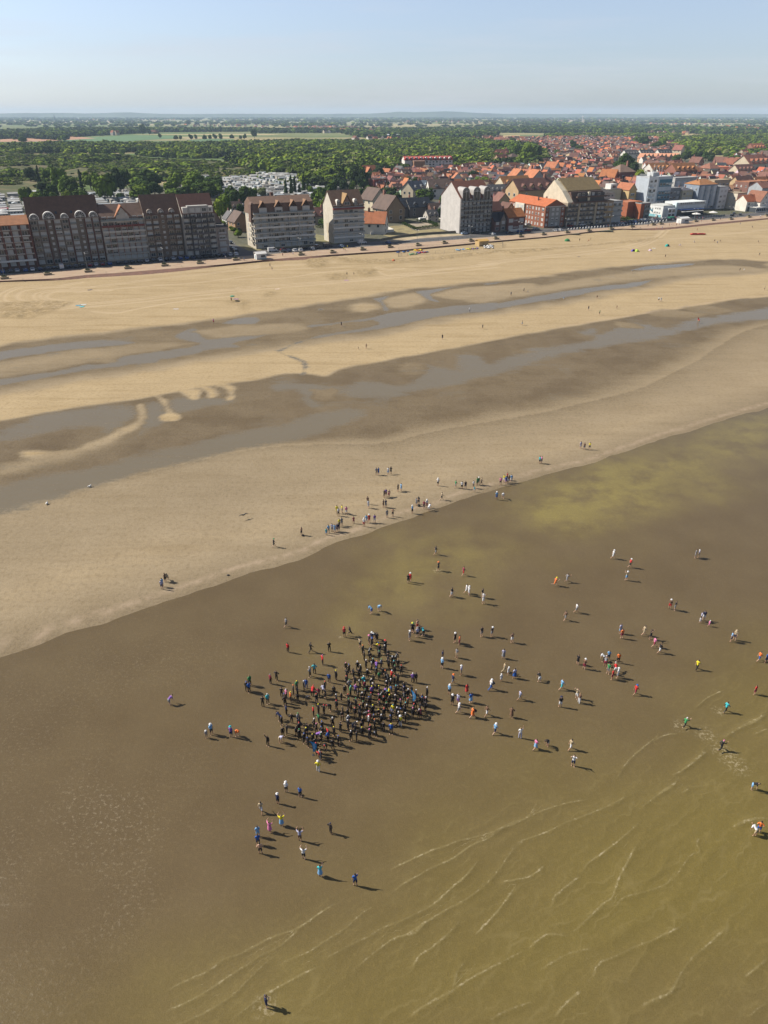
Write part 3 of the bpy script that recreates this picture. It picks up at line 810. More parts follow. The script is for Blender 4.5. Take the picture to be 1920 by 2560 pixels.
# ---------------------------------------------------------------- the air
haze = MB().box(-17500, 17500, -1600, 15500, -3, 140).mesh('haze', [])
hm = bpy.data.materials.new('haze_air'); hm.use_nodes = True
hm.node_tree.nodes.clear()
ho = hm.node_tree.nodes.new('ShaderNodeOutputMaterial'); hv = hm.node_tree.nodes.new('ShaderNodeVolumePrincipled')
hv.inputs['Color'].default_value = (.46, .60, .78, 1); hv.inputs['Density'].default_value = .000055; hv.inputs['Anisotropy'].default_value = .0
hm.node_tree.links.new(hv.outputs[0], ho.inputs['Volume']); haze.materials.append(hm)
tag(link('haze', haze), 'thin blue haze over the plain', 'haze', kind='stuff')
# ================================================================ BUILDINGS
MW = tinted('render_or_brick_wall', .9, .14, .35, .15)
MR = tinted('tiled_roof', .85, .22, .6, .2, stripes=1.6)
MT = tinted('painted_trim', .7, .08, 1.0)
M_glass = NT('window_glass'); M_glass.set(color=(.035,.05,.06), rough=.08, spec=.6); M_glass = M_glass.m
M_cur = plain('curtain', (.55,.55,.52), .9, .12, 1.0)
M_fr = plain('white_frame', (.72,.71,.68), .6, .06)
M_dark = plain('dark_metal', (.04,.04,.045), .5, .2)
M_brick = tinted('brick_wall', .92, .22, 1.2, .25)
M_rail = NT('balcony_glass_rail'); M_rail.set(color=(.22,.26,.27), rough=.2, spec=.5); M_rail = M_rail.m

def window_mesh(kind, w=1.7, h=1.6):
    mb = MB(); f = .10
    mb.box(-w/2, w/2, -.09, .0, 0, f, 1); mb.box(-w/2, w/2, -.09, .0, h-f, h, 1)
    mb.box(-w/2, -w/2+f, -.09, .0, f, h-f, 1); mb.box(w/2-f, w/2, -.09, .0, f, h-f, 1)
    mb.box(-f/2, f/2, -.08, .0, f, h-f, 1)
    if kind == 'glass': mb.box(-w/2+f, w/2-f, -.04, 0, f, h-f, 0)
    elif kind == 'shutter': mb.box(-w/2+f, w/2-f, -.06, 0, f, h-f, 2)
    else:
        mb.box(-w/2+f, w/2-f, -.06, 0, h*.5, h-f, 2); mb.box(-w/2+f, w/2-f, -.04, 0, f, h*.5, 0)
    return mb.mesh('window_'+kind, [M_glass, M_fr, M_cur])
_wm = {}
def wmesh(kind, w, h):
    k = (kind, round(w, 1), round(h, 1))
    if k not in _wm: _wm[k] = window_mesh(kind, k[1], k[2])
    return _wm[k]
def put_window(root, x, y, z, w=1.7, h=1.6, rz=0, rnd=None, pshut=.45):
    r = (rnd or RNG).random()
    k = 'shutter' if r < pshut else ('half' if r < pshut+.2 else 'glass')
    return link('window', wmesh(k, w, h), root, (x, y, z), rz)

def building(name, label, cat, s0, nf, w, d, h, wall=(.4,.37,.32), roof=None, rise=3, rstyle='gable_x', rz=0.0, over=.35, brick=False, group=None, z=TZ, xy=None, flatpar=.6, chim=0):
    """Empty at the front-left foot of the building; local x along the front, y inland"""
    root = bpy.data.objects.new(name, None); COL.objects.link(root)
    x, y = xy if xy else WS(s0, nf)
    root.location = (x, y, z); root.rotation_euler = (0, 0, CA + rz)
    tag(root, label, cat, group)
    mb = MB(); wm = M_brick if brick else MW
    if rstyle == 'gable_x': mb.prism([(0,-.5),(d,-.5),(d,h),(d/2,h+rise-.05),(0,h)], 'x', 0, w)
    elif rstyle == 'gable_y': mb.prism([(0,-.5),(w,-.5),(w,h),(w/2,h+rise-.05),(0,h)][::-1], 'y', 0, d)
    else: mb.box(0, w, 0, d, -.5, h)
    wall_o = mb.obj('wall', wm, root, color=wall)
    rc = roof or (.3,.12,.07)
    mb = MB(); o = over
    if rstyle == 'gable_x':
        e = h-o*rise/(d/2)
        mb.prism([(-o,e),(d/2,h+rise),(d+o,e),(d+o,e+.3),(d/2,h+rise+.35),(-o,e+.3)], 'x', -.25, w+.25)
    elif rstyle == 'gable_y':
        e = h-o*rise/(w/2)
        mb.prism([(-o,e),(w/2,h+rise),(w+o,e),(w+o,e+.3),(w/2,h+rise+.35),(-o,e+.3)][::-1], 'y', -.25, d+.25)
    elif rstyle == 'hip':
        k = min(w, d)*.5*.92
        a = [(-o,-o,h),(w+o,-o,h),(w+o,d+o,h),(-o,d+o,h)]
        if w >= d: r0, r1 = (k,d/2,h+rise), (w-k,d/2,h+rise)
        else: r0, r1 = (w/2,k,h+rise), (w/2,d-k,h+rise)
        if w >= d: mb.quad(a[0],a[1],r1,r0); mb.tri(a[1],a[2],r1); mb.quad(a[2],a[3],r0,r1); mb.tri(a[3],a[0],r0)
        else: mb.tri(a[0],a[1],r0); mb.quad(a[1],a[2],r1,r0); mb.tri(a[2],a[3],r1); mb.quad(a[3],a[0],r0,r1)
        mb.poly(a[::-1])
    else:
        p = flatpar
        mb.box(-.05, w+.05, -.05, d+.05, h, h+.12); mb.box(-.05,w+.05,-.05,.2,h+.12,h+p); mb.box(-.05,w+.05,d-.2,d+.05,h+.12,h+p)
        mb.box(-.05,.2,.2,d-.2,h+.12,h+p); mb.box(w-.2,w+.05,.2,d-.2,h+.12,h+p)
    roof_o = mb.obj('roof', MR if rstyle != 'flat' else MW, root, color=rc)
    for k in range(chim):
        cx = w*(k+.5)/chim + RNG.uniform(-.6,.6)
        top = h+rise+1.0 if rstyle != 'flat' else h+1.8
        MB().box(cx-.35,cx+.35,(d/2 if rstyle!='gable_y' else d*.6)-.3,(d/2 if rstyle!='gable_y' else d*.6)+.3,top-2.2,top).obj('chimney', M_brick, roof_o, color=(.28,.14,.10))
    return root, wall_o, roof_o

def grid_windows(root, x0, x1, z0, z1, nc, nr, y=0.0, w=1.7, h=1.6, pshut=.45, rz=0.0, skip=None, sidex=None):
    """windows on the front (y = const) or, with sidex, on a side wall (x = const)"""
    for r in range(nr):
        for c in range(nc):
            if skip and skip(r, c): continue
            a = x0+(x1-x0)*(c+.5)/nc; z = z0+(z1-z0)*r/max(1, nr)
            if sidex is None: put_window(root, a, y, z, w, h, 0, pshut=pshut)
            else: put_window(root, sidex, a, z, w, h, -math.pi/2 if sidex <= 0.01 else math.pi/2, pshut=pshut)

def balcony(root, x0, x1, z, dep=1.3, rail=1.0, color=(.7,.68,.63), glass=False, y=0.0, wavy_=False, name='balcony', dark=False):
    mb = MB()
    if wavy_:
        n = max(4, int((x1-x0)/3)); pts = []
        for i in range(n*3+1):
            xx = x0+(x1-x0)*i/(n*3); pts.append((xx, y-dep*(.75+.25*math.sin(i*2*math.pi/9))))
        for a, b in zip(pts, pts[1:]):
            mb.prism([(a[0],y),(a[0],a[1]),(b[0],b[1]),(b[0],y)], 'z', z, z+.22, 0)
            mb.prism([(a[0],a[1]+.06),(a[0],a[1]),(b[0],b[1]),(b[0],b[1]+.06)], 'z', z+.22, z+rail, 1)
    else:
        mb.box(x0, x1, y-dep, y, z, z+.2, 0)
        mb.box(x0, x1, y-dep, y-dep+.06, z+.2, z+rail, 1); mb.box(x0, x0+.06, y-dep+.06, y, z+.2, z+rail, 1); mb.box(x1-.06, x1, y-dep+.06, y, z+.2, z+rail, 1)
    return mb.obj(name, [MT, M_rail if glass else (M_dark if dark else MT)], root, color=color)

def arch_dormer(root, x, y, z, w, h, d, col, name='dormer', roofcol=None):
    """round-headed dormer: wall front with arched window, barrel roof running back"""
    n = 12; pts = [(x-w/2, z), (x+w/2, z)]
    arc = [(x+w/2*math.cos(math.pi*i/n), z+h-w/2+w/2*math.sin(math.pi*i/n)) for i in range(n+1)]
    mb = MB(); mb.prism((pts+arc)[::-1], 'y', y, y+d, 0)
    o = mb.obj(name, [MT], root, color=col)
    k = .82
    gp = [(x-w/2*k, z+.15), (x+w/2*k, z+.15)] + [(x+w/2*k*math.cos(math.pi*i/n), z+h-w/2+w/2*k*math.sin(math.pi*i/n)) for i in range(n+1)]
    MB().prism(gp[::-1], 'y', y-.04, y+.01, 0).obj('window', [M_glass], o)
    b = MB()
    for i in (1, 2, 3, 4, 5):
        a = math.pi*i/6; b.tube([(x, y-.07, z+h-w/2), (x+w/2*.95*math.cos(a), y-.07, z+h-w/2+w/2*.95*math.sin(a))], .09, 4)
    b.box(x-w/2, x+w/2, y-.11, y-.05, z+h-w/2-.08, z+h-w/2+.08); b.box(x-.08,x+.08,y-.11,y-.05,z,z+h-w/2)
    b.obj('frame', M_fr, o)
    return o

def skylight(root, x, y, z, a):
    o = MB().box(-.45,.45,-.6,.6,0,.12).obj('skylight', M_glass, root, (x, y, z)); o.rotation_euler = (a, 0, 0)

BR = (.165,.095,.062)
SEA = 'apartment building'
# --- leftmost, cut by the frame
r, wl, rf = building('apartment_block', 'low apartment block with orange roof and white balcony ledges, cut by the left frame edge', SEA, -15, -24, 32, 13, 19.3, (.16,.095,.075), (.40,.17,.07), 3.2, brick=True)
for f in range(7):
    if f: balcony(r, 0, 32, 1+f*2.65, .9, .55, (.50,.45,.38) if f != 5 else (.62,.6,.55))
    grid_windows(r, .5, 31.5, 1.1+f*2.65+.3, 0, 8, 1, w=2.4, h=1.9, pshut=.55)
balcony(r, 0, 32, 3.4, 1.6, .8, (.75,.75,.72), name='canopy')
for k in range(9): MB().box(k*4-.2 if k else 0, k*4+.2, -.95, 0, 0, 19.2).obj('pilaster', M_brick, r, color=(.25,.10,.07))
# --- tall dark roof with five arched dormers
r, wl, rf = building('apartment_block', 'tall apartment block with long brown roof and five white arched dormers', SEA, 17.4, -27.2, 31.6, 14, 20.6, (.215,.175,.135), BR, 9.0)
cw = 31.2/9
for f in range(8):
    for c in range(9):
        if c in (2, 6) and f > 0: put_window(r, .2+cw*(c+.5), 0, 1.0+f*2.5+.6, 1.1, 1.1, pshut=.5); continue
        put_window(r, .2+cw*(c+.5), 0, .8+f*2.5, 2.6, 1.9, pshut=.42)
        if f and c not in (2, 6): balcony(r, .2+cw*c+.3, .2+cw*(c+1)-.3, .45+f*2.5, .55, .85, (.30,.26,.22), glass=(c+f) % 3 == 0)
for c in (0, 2, 3, 5, 7, 8, 9): MB().box(.05+cw*c, .4+cw*c, -.7, 0, 0, 20.5).obj('pilaster', M_brick, r, color=(.16,.06,.045))
for x, w_ in ((2.6, 4.2), (9.0, 5.4), (15.9, 3.6), (23.0, 5.0), (28.9, 4.0)): arch_dormer(r, x, -.15, 20.6, w_, w_*.62, 2.6, (.72,.71,.68))
skylight(rf, 12.6, 1.6, 23.2, math.radians(52)); skylight(rf, 19.4, 1.6, 23.2, math.radians(52))
balcony(r, 0, 31.6, 20.2, .5, .35, (.42,.36,.30), name='cornice')
# --- pale block with a central gable
r, wl, rf = building('apartment_block', 'pale apartment block with a central pointed gable and long white balconies', SEA, 49.1, -25.8, 20.4, 13, 19.8, (.50,.45,.37), (.20,.125,.09), 5.5)
for f in range(8):
    if f: balcony(r, .1, 20.3, .4+f*2.55, 1.1, .95, (.60,.57,.50) if f != 6 else (.20,.05,.04), glass=f in (1, 3, 7))
    grid_windows(r, .3, 20.1, .9+f*2.55, 0, 7, 1, w=2.1, h=1.8, pshut=.5)
g = MB().prism([(7.2,17.5),(13.4,17.5),(13.4,20.4),(10.3,24.6),(7.2,20.4)][::-1], 'y', -.6, 5).obj('gable_wall', MW, r, color=(.52,.48,.42))
MB().prism([(6.7,20.1),(10.3,25.0),(13.9,20.1),(13.9,20.5),(10.3,25.4),(6.7,20.5)][::-1], 'y', -.9, 5.5).obj('gable_roof', MR, r, color=(.40,.16,.07))
for x in (8.3, 12.3): put_window(r, x, -.6, 21.0 if x < 10 else 20.6, 1.0, 1.3, pshut=.5)
for k in range(1, 7): MB().box(k*2.9-.1, k*2.9+.1, -1.1, 0, 2.5, 17.4).obj('fin_wall', MW, r, color=(.40,.22,.18))
# --- dark brown block
r, wl, rf = building('apartment_block', 'dark brown apartment block with three small arched dormers between pale neighbours', SEA, 69.6, -24.6, 17.6, 14, 20.6, (.20,.15,.11), (.145,.085,.058), 8.2)
for f in range(8):
    for c in range(5):
        if c == 2: put_window(r, 1.75+c*3.5, 0, 1.2+f*2.5+.4, 1.1, 1.1, pshut=.6); continue
        put_window(r, 1.75+c*3.5, 0, .9+f*2.5, 2.3, 1.7, pshut=.4)
        if f: balcony(r, .4+c*3.5, 3.1+c*3.5, .4+f*2.5, .9, .9, (.25,.19,.14), dark=(f % 2 == 0))
for x in (2.8, 8.3, 13.6): arch_dormer(r, x, .2, 20.8, 2.8, 2.2, 2.0, (.33,.27,.22))
MB().box(-.3, .05, -.2, 14, 0, 21.2).obj('party_wall', MW, r, color=(.40,.36,.31))
# --- white frame with black balconies
r, wl, rf = building('apartment_block', 'white-framed apartment block with stacked black balconies and brown mansard', SEA, 87.4, -21.5, 16.4, 15, 20.6, (.40,.38,.34), (.18,.085,.06), 8.0)
MB().box(3.6, 12.8, -.06, 0, 0, 20.7).obj('recess_panel', M_dark, r)
for f in range(8):
    for c, x in enumerate((1.9, 5.4, 8.2, 11.0, 14.5)):
        put_window(r, x, -.07 if 0 < c < 4 else 0, .8+f*2.55, 1.9, 1.8, pshut=.3)
    if f:
        balcony(r, .5, 3.3, .3+f*2.55, 1.0, .95, (.16,.15,.15), dark=True); balcony(r, 13.1, 15.9, .3+f*2.55, 1.0, .95, (.16,.15,.15), dark=True)
        balcony(r, 3.9, 12.5, .3+f*2.55, 1.5, .95, (.12,.115,.12), dark=f > 4)
        for x in (6.8, 9.6): MB().box(x-.12, x+.12, -1.4, 0, .5+f*2.55, 2.5+f*2.55).obj('divider', M_fr, r)
MB().box(3.0, 13.4, -.6, 4.5, 20.6, 24.0).obj('penthouse_wall', MW, r, color=(.42,.41,.39))
for x in (.6, 12.9): MB().prism([(x,20.6),(x+2.9,20.6),(x+2.9,23.4),(x,23.4)][::-1], 'y', -.3, 3).obj('dormer', MW, r, color=(.62,.60,.56)); put_window(r, x+1.45, -.3, 21.2, 1.2, 1.5, pshut=.3)
for x in (5.2, 8.2, 11.2): put_window(r, x, -.6, 21.2, 2.2, 1.7, pshut=.3)
# --- low annex and the orange house behind it
r, wl, rf = building('apartment_block', 'narrow blue-grey four-storey annex with flat roof at the side street corner', SEA, 104.2, -24.5, 6.4, 12, 12.8, (.40,.33,.29), (.10,.10,.10), 0, 'flat')
for f in range(4): put_window(r, 3.3, 0, .9+f*3.1, 3.2, 1.8, pshut=.7); balcony(r, 1.2, 5.4, .4+f*3.1, .7, .8, (.55,.53,.5)) if f else None
building('house', 'house with steep plain orange roof squeezed behind the flat annex', 'house', 104.0, -38, 8, 12, 12, (.3,.22,.18), (.40,.13,.05), 7, 'gable_y')
# --- cream block with wavy balconies
r, wl, rf = building('apartment_block', 'cream block wrapped in wavy white balconies under a brown mansard roof', SEA, 126.5, -29.3, 34, 16, 17.6, (.55,.49,.39), (.15,.085,.06), 0, 'flat')
MB().prism([(-.4,17.2),(16.4,17.2),(14.6,22.4),(8,25.4),(1.6,22.4)], 'x', -.3, 34.3).obj('mansard_roof', MR, r, color=(.20,.12,.08))
for f in range(7):
    if f: balcony(r, -.8, 34.4, .2+f*2.5, 1.7, .95, (.80,.76,.68), wavy_=True, glass=f % 2 == 1)
    grid_windows(r, .5, 33.5, .6+f*2.5, 0, 10, 1, w=2.3, h=1.9, pshut=.55)
for k in range(6): MB().box(3.2+k*5.4, 3.5+k*5.4, -1.1, 0, 2.5, 17.2).obj('fin_wall', MW, r, color=(.62,.57,.48))
for x in (3.2, 12, 20.4, 27.6): 
    MB().box(x, x+4.2, -.3, 4, 17.6, 20.5).obj('dormer', MW, r, color=(.6,.56,.5)); put_window(r, x+2.1, -.3, 18.0, 3.0, 1.9, pshut=.5)
    MB().prism([(x-.3,20.4),(x+2.1,23.4),(x+4.5,20.4),(x+4.5,20.7),(x+2.1,23.8),(x-.3,20.7)][::-1], 'y', -.6, 5).obj('dormer_roof', MR, r, color=(.26,.14,.07))
balcony(r, -.3, 34.2, 17.4, 1.3, .9, (.70,.66,.6), glass=True)
for f in range(6):
    for y_ in (2.5, 7, 11.5): put_window(r, 0, y_, 2.9+f*2.5, 1.5, 1.6, rz=-math.pi/2); 
    o = balcony(r, 0, 3.6, 2.6+f*2.5, 1.2, .9, (.70,.64,.52)); o.location = (0, 6.0, 0); o.rotation_euler = (0, 0, -math.pi/2)
MB().prism([(-1.4,13.5),(-.1,13.5),(-.1,23.5),(-.9,22)], 'y', 1.0, 5.0).obj('corner_mansard', MR, r, color=(.15,.085,.06))
MB().box(13, 14.6, 9, 10.6, 22, 27).obj('chimney', M_brick, r, color=(.16,.09,.07))
# --- slab with cream gable wall
r, wl, rf = building('apartment_block', 'narrow cream slab with windowless side wall and timbered front gable', SEA, 171.6, -28.6, 19, 14.5, 19.4, (.62,.57,.47), (.20,.12,.075), 7.2)
MB().prism([(-.05,0),(8,0),(10,5),(10,10),(-.05,10)], 'x', -.06, -.01).obj('render_patch', MW, r, color=(.58,.50,.38))
for f in range(8):
    if f: balcony(r, 0, 19, .1+f*2.5, 1.3, .95, (.78,.75,.68) if f != 7 else (.25,.06,.05), wavy_=f < 7, glass=f % 2 == 0)
    grid_windows(r, .3, 18.7, .5+f*2.5, 0, 6, 1, w=2.2, h=1.9, pshut=.6)
MB().prism([(5.5,19.2),(11.5,19.2),(8.5,24.6)][::-1], 'y', -.5, 6).obj('gable_wall', MW, r, color=(.30,.20,.15))
MB().prism([(4.9,18.9),(8.5,25.2),(12.1,18.9),(12.1,19.4),(8.5,25.8),(4.9,19.4)][::-1], 'y', -.9, 6.5).obj('gable_roof', MR, r, color=(.36,.22,.09))
for x in (3.4, 13.8): arch_dormer(r, x, -.3, 19.4, 1.8, 3.4, 2.5, (.68,.65,.6))
put_window(r, 8.5, -.5, 19.8, 3.2, 1.6, pshut=.2)
# --- big grey gable slab with three round dormers
r, wl, rf = building('apartment_block', 'stand-alone slab with huge blank grey gable wall and three barrel dormers', SEA, 255.2, -30.4, 22.5, 23, 19.8, (.56,.53,.50), (.20,.075,.045), 8.4)
for k in range(8):
    for c in range(8):
        put_window(r, 1.5+c*2.78, 0, .7+k*2.45, 2.1, 1.8, pshut=.35)
    if k: balcony(r, .2, 22.3, .25+k*2.45, .9, .85, (.25,.25,.25), glass=True)
for c in range(9): MB().box(.1+c*2.78-(.1 if c else 0), .25+c*2.78, -1.0, 0, 0, 19.8).obj('fin_wall', MW, r, color=(.16,.15,.15))
for x in (3.6, 11.2, 18.6): arch_dormer(r, x, -.4, 18.2, 5.0, 7.6, 7.5, (.42,.40,.38))
# --- dark gabled house and brick house beside it
r, wl, rf = building('house', 'dark slate-roofed seafront house with pointed gable and framed red window', 'house', 278.4, -26.5, 8, 12, 6.0, (.20,.10,.085), (.035,.035,.045), 4.5, brick=True)
MB().prism([(4,0),(8,0),(8,6.5),(6,10.3),(4,6.5)][::-1], 'y', -.4, 5).obj('gable_wall', MW, r, color=(.26,.22,.18)); MB().prism([(3.7,6.3),(6,10.6),(8.3,6.3),(8.3,6.6),(6,11),(3.7,6.6)][::-1], 'y', -.7, 5).obj('gable_roof', MR, r, color=(.04,.04,.05))
for x, z_ in ((2, 1), (2, 4), (6, 1.2), (6, 4.4)): put_window(r, x, 0 if x < 4 else -.4, z_, 2.2, 1.8, pshut=.3)
r, wl, rf = building('house', 'seafront brick house with orange roof and two white garage-wide windows', 'house', 286.6, -24.5, 13, 11, 8.3, (.20,.085,.065), (.46,.17,.05), 4.2, brick=True, chim=1)
for x in (2.4, 10.2):
    for z_ in (1.2, 5.2): put_window(r, x, 0, z_, 3.2, 2.1, pshut=.9)
for k in range(3): put_window(r, 5.0+k*1.2, 0, 5.8, .8, .8); put_window(r, 5.0+k*1.2, 0, 1.8, .8, .8)
MB().box(-.3, 13.6, -2.2, -1.8, 0, 1.6).obj('garden_wall', MW, r, color=(.7,.66,.6))
building('house', 'brown hipped house behind the seafront brick house', 'house', 283, -44, 13, 11, 10, (.52,.36,.20), (.13,.055,.04), 4.5, 'gable_x')
building('house', 'ochre gabled house behind the seafront brick house', 'house', 297, -42, 7, 10, 10, (.55,.36,.16), (.15,.07,.05), 4, 'gable_y')
# --- brick corner block with orange-red roof
r, wl, rf = building('apartment_block', 'long brick corner block with orange roof, white stair bay and grey front panel', SEA, 317.0, -27.5, 15.5, 40, 12.6, (.30,.115,.065), (.52,.145,.05), 3.6, 'gable_y', brick=True)
MB().box(3.0, 12.2, -.14, -.003, .6, 12.2).obj('front_panel', MW, r, color=(.33,.33,.31))
for x in (6.0, 9.4):
    for z_ in (1.2, 4.2, 7.2, 10): put_window(r, x, -.14, z_, 1.8, 1.6, pshut=.6)
for x in (1.5, 13.8):
    for z_ in (1, 4, 7, 10): put_window(r, x, 0, z_, 1.2, 1.5, pshut=.4)
for k, y_ in enumerate((2.5, 6.8, 9.6, 13.2, 16.4, 19.4, 34.5, 37.5)):
    for z_ in (.9, 3.9, 6.9, 9.9): put_window(r, 0, y_, z_, 2.0 if k == 0 else 1.2, 1.7, rz=-math.pi/2, pshut=.75)
MB().box(-.9, 0, 22.0, 32.0, 0, 12.6).obj('stair_bay', MW, r, color=(.70,.66,.55))
for y_ in (24.5, 29):
    for z_ in (2.5, 5.4, 9.6): put_window(r, -.9, y_, z_, 2.6, 2.0, rz=-math.pi/2, pshut=.55)
for x in (4.5, 7.7, 11.0): MB().box(x-.4, x+.4, 14, 14.7, 13, 17).obj('chimney', M_brick, rf, color=(.25,.12,.09))
balcony(r, -.5, 16, 12.3, .5, .4, (.75,.72,.66), name='cornice')
# --- large brown block with cream gable
r, wl, rf = building('apartment_block', 'massive stepped block with moss-coloured roof, cream gable and dark timber top floors', SEA, 333.5, -26.5, 31, 26, 14.0, (.32,.27,.20), (.10,.06,.045), 0, 'flat')
MB().prism([(.6,14),(25,14),(25,17.5),(16,26.2),(8.5,20.2),(3.5,20.2),(.6,14.6)], 'x', 4.0, 30.5).obj('upper_wall', MW, r, color=(.14,.085,.06))
MB().prism([(-.2,14),(26,14),(26,17.5),(16.5,26.4),(7.2,20.8),(-.2,14.5)], 'x', -.1, 4.0).obj('gable_wall', MW, r, color=(.68,.60,.45))
MB().prism([(5.5,20.3),(16,27.0),(26,18),(26,18.5),(16,27.6),(5.5,20.8)], 'x', 3.2, 31).obj('upper_roof', MR, r, color=(.26,.19,.085))
MB().box(8.5, 29.5, .35, .62, 14.2, 19.6).obj('timber_front', M_dark, r)
balcony(r, 6, 31, 17.0, 1.3, .9, (.12,.07,.05)); balcony(r, 3, 31, 13.8, 1.6, .9, (.11,.06,.045))
for x in (8.5, 12, 20, 25): put_window(r, x, .35, 17.9, 2.0, 1.7, pshut=.3)
MB().box(15.5, 17.2, -.4, .6, 15, 20.2).obj('pier', MW, r, color=(.72,.66,.5))
for f in range(5):
    for c in range(10):
        put_window(r, 1.9+c*3.0, 0, .8+f*2.75, 1.9, 1.7, pshut=.35)
    if f: balcony(r, .2, 7.6, .3+f*2.75, 1.1, .9, (.20,.17,.13), dark=True); balcony(r, 10.6, 21.4, .3+f*2.75, 1.1, .9, (.22,.19,.14), dark=True); balcony(r, 24.6, 30.8, .3+f*2.75, 1.1, .9, (.20,.17,.13), dark=True)
for x in (8.6, 22.2): MB().box(x, x+1.6, -.5, 0, 0, 14).obj('pier', MW, r, color=(.50,.42,.29))
# --- small pair
r, wl, rf = building('apartment_block', 'narrow tan block with yellow balcony fronts beside the stepped brown block', SEA, 365.0, -28.5, 8.4, 13, 13.2, (.42,.33,.24), (.30,.20,.12), 0, 'flat')
for f in range(4): 
    for x in (2.2, 5.8): put_window(r, x, 0, .9+f*3.2, 2.2, 1.8, pshut=.5)
    if f: balcony(r, .3, 8.1, .4+f*3.2, 1.2, .9, (.52,.36,.16))
r, wl, rf = building('apartment_block', 'narrow white block with blue-grey balconies beside the tan block', SEA, 373.6, -29.5, 8.6, 13, 12.8, (.55,.56,.55), (.35,.35,.35), 0, 'flat')
for f in range(4): 
    for x in (2.2, 6.2): put_window(r, x, 0, .9+f*3.1, 2.4, 1.8, pshut=.5)
    if f: balcony(r, .3, 8.3, .4+f*3.1, 1.2, .9, (.5,.55,.58), glass=True)
r, wl, rf = building('apartment_block', 'wide block with dark grey roof and rows of white windows behind the stepped block', SEA, 377, -62, 27, 16, 14.5, (.58,.54,.47), (.11,.10,.095), 3.6, 'hip')
for f in range(4): grid_windows(r, .5, 26.5, 2.5+f*3.2, 0, 8, 1, w=1.7, h=1.6, pshut=.5); balcony(r, .2, 26.8, 2.0+f*3.2, .9, .8, (.68,.62,.55))
# --- flat brick pavilions
r, wl, rf = building('apartment_block', 'flat-roofed bare brick building beside the scrubby plot', 'brick building', 397, -40, 13, 14, 10.2, (.38,.12,.055), (.45,.17,.08), 0, 'flat', brick=True)
for f in range(3): put_window(r, 11, 0, 1.2+f*3, 2, 1.6)
r, wl, rf = building('apartment_block', 'flat-roofed brick cube with glazed grey front and balconies by the road', 'brick building', 403, -33.5, 8.5, 12, 9.8, (.40,.125,.055), (.33,.33,.32), 0, 'flat', brick=True)
MB().box(3.2, 8.4, -.12, -.003, 0, 9.4).obj('glazed_front', MW, r, color=(.20,.24,.25))
for f in range(3): put_window(r, 5.8, -.12, .8+f*3.1, 3.4, 2.0, pshut=.3); balcony(r, 3.4, 8.2, .3+f*3.1, 1, .9, (.4,.45,.46), glass=True) if f else None
r, wl, rf = building('apartment_block', 'plain cream stepped block with small roof cabin left of the white tower', 'block', 404, -72, 15, 16, 15.5, (.66,.60,.42), (.5,.46,.35), 0, 'flat')
MB().box(8, 14, 4, 10, 15.5, 19).obj('roof_cabin', MW, r, color=(.72,.70,.66)); put_window(r, 11, 4, 16.2, 3, 1.8, pshut=.1)
r, wl, rf = building('apartment_block', 'tall thin ochre house between the cream block and the white tower', 'house', 421, -66, 7, 14, 15.5, (.58,.42,.20), (.42,.15,.07), 4, 'gable_y')
for f in range(4): put_window(r, 3.5, 0, 2+f*3.2, 3.6, 1.7)
# --- the white tower
r, wl, rf = building('tower_block', 'tallest building, white and pale blue tower with antennas on its flat roof', 'tower block', 430.0, -57.5, 23, 13, 23.8, (.50,.55,.60), (.55,.57,.58), 0, 'flat')
MB().box(-.01+0, 9, -.16, -.003, 0, 24.4).obj('white_stair_bay', MW, r, color=(.78,.80,.80))
for f in range(7):
    for x in (2.6, 6.4): put_window(r, x, -.16, 1.4+f*3.2, 2.2, 1.9, pshut=.35)
    if f in (1, 3, 4, 5): balcony(r, .4, 4.6, .9+f*3.2, 1.0, .9, (.5,.6,.68), y=-.16, glass=f == 4)
for z0, z1 in ((2.2, 3.0), (8.2, 14.6), (17.5, 22.4)): MB().box(10.5, 22.6, -.12, -.003, z0, z1).obj('blue_glazing', MW, r, color=(.08,.20,.27))
for f in (2, 3, 4, 6):
    for x in (12.3, 15.4, 18.4, 21.2): put_window(r, x, -.12, .6+f*2.95, 2.2, 1.7, pshut=.2)
MB().box(6, 12, 3, 9, 24.4, 27).obj('roof_cabin', MW, r, color=(.6,.62,.62))
for x, hh_ in ((5, 4), (8, 6), (10.5, 5.2), (13.5, 3.6), (16, 4.4)): MB().tube([(x, 5, 24.2), (x, 5, 26.5+hh_)], .13, 5).box(x-.5, x+.5, 4.7, 5.3, 24.2, 25.4).obj('antenna', M_fr, r)
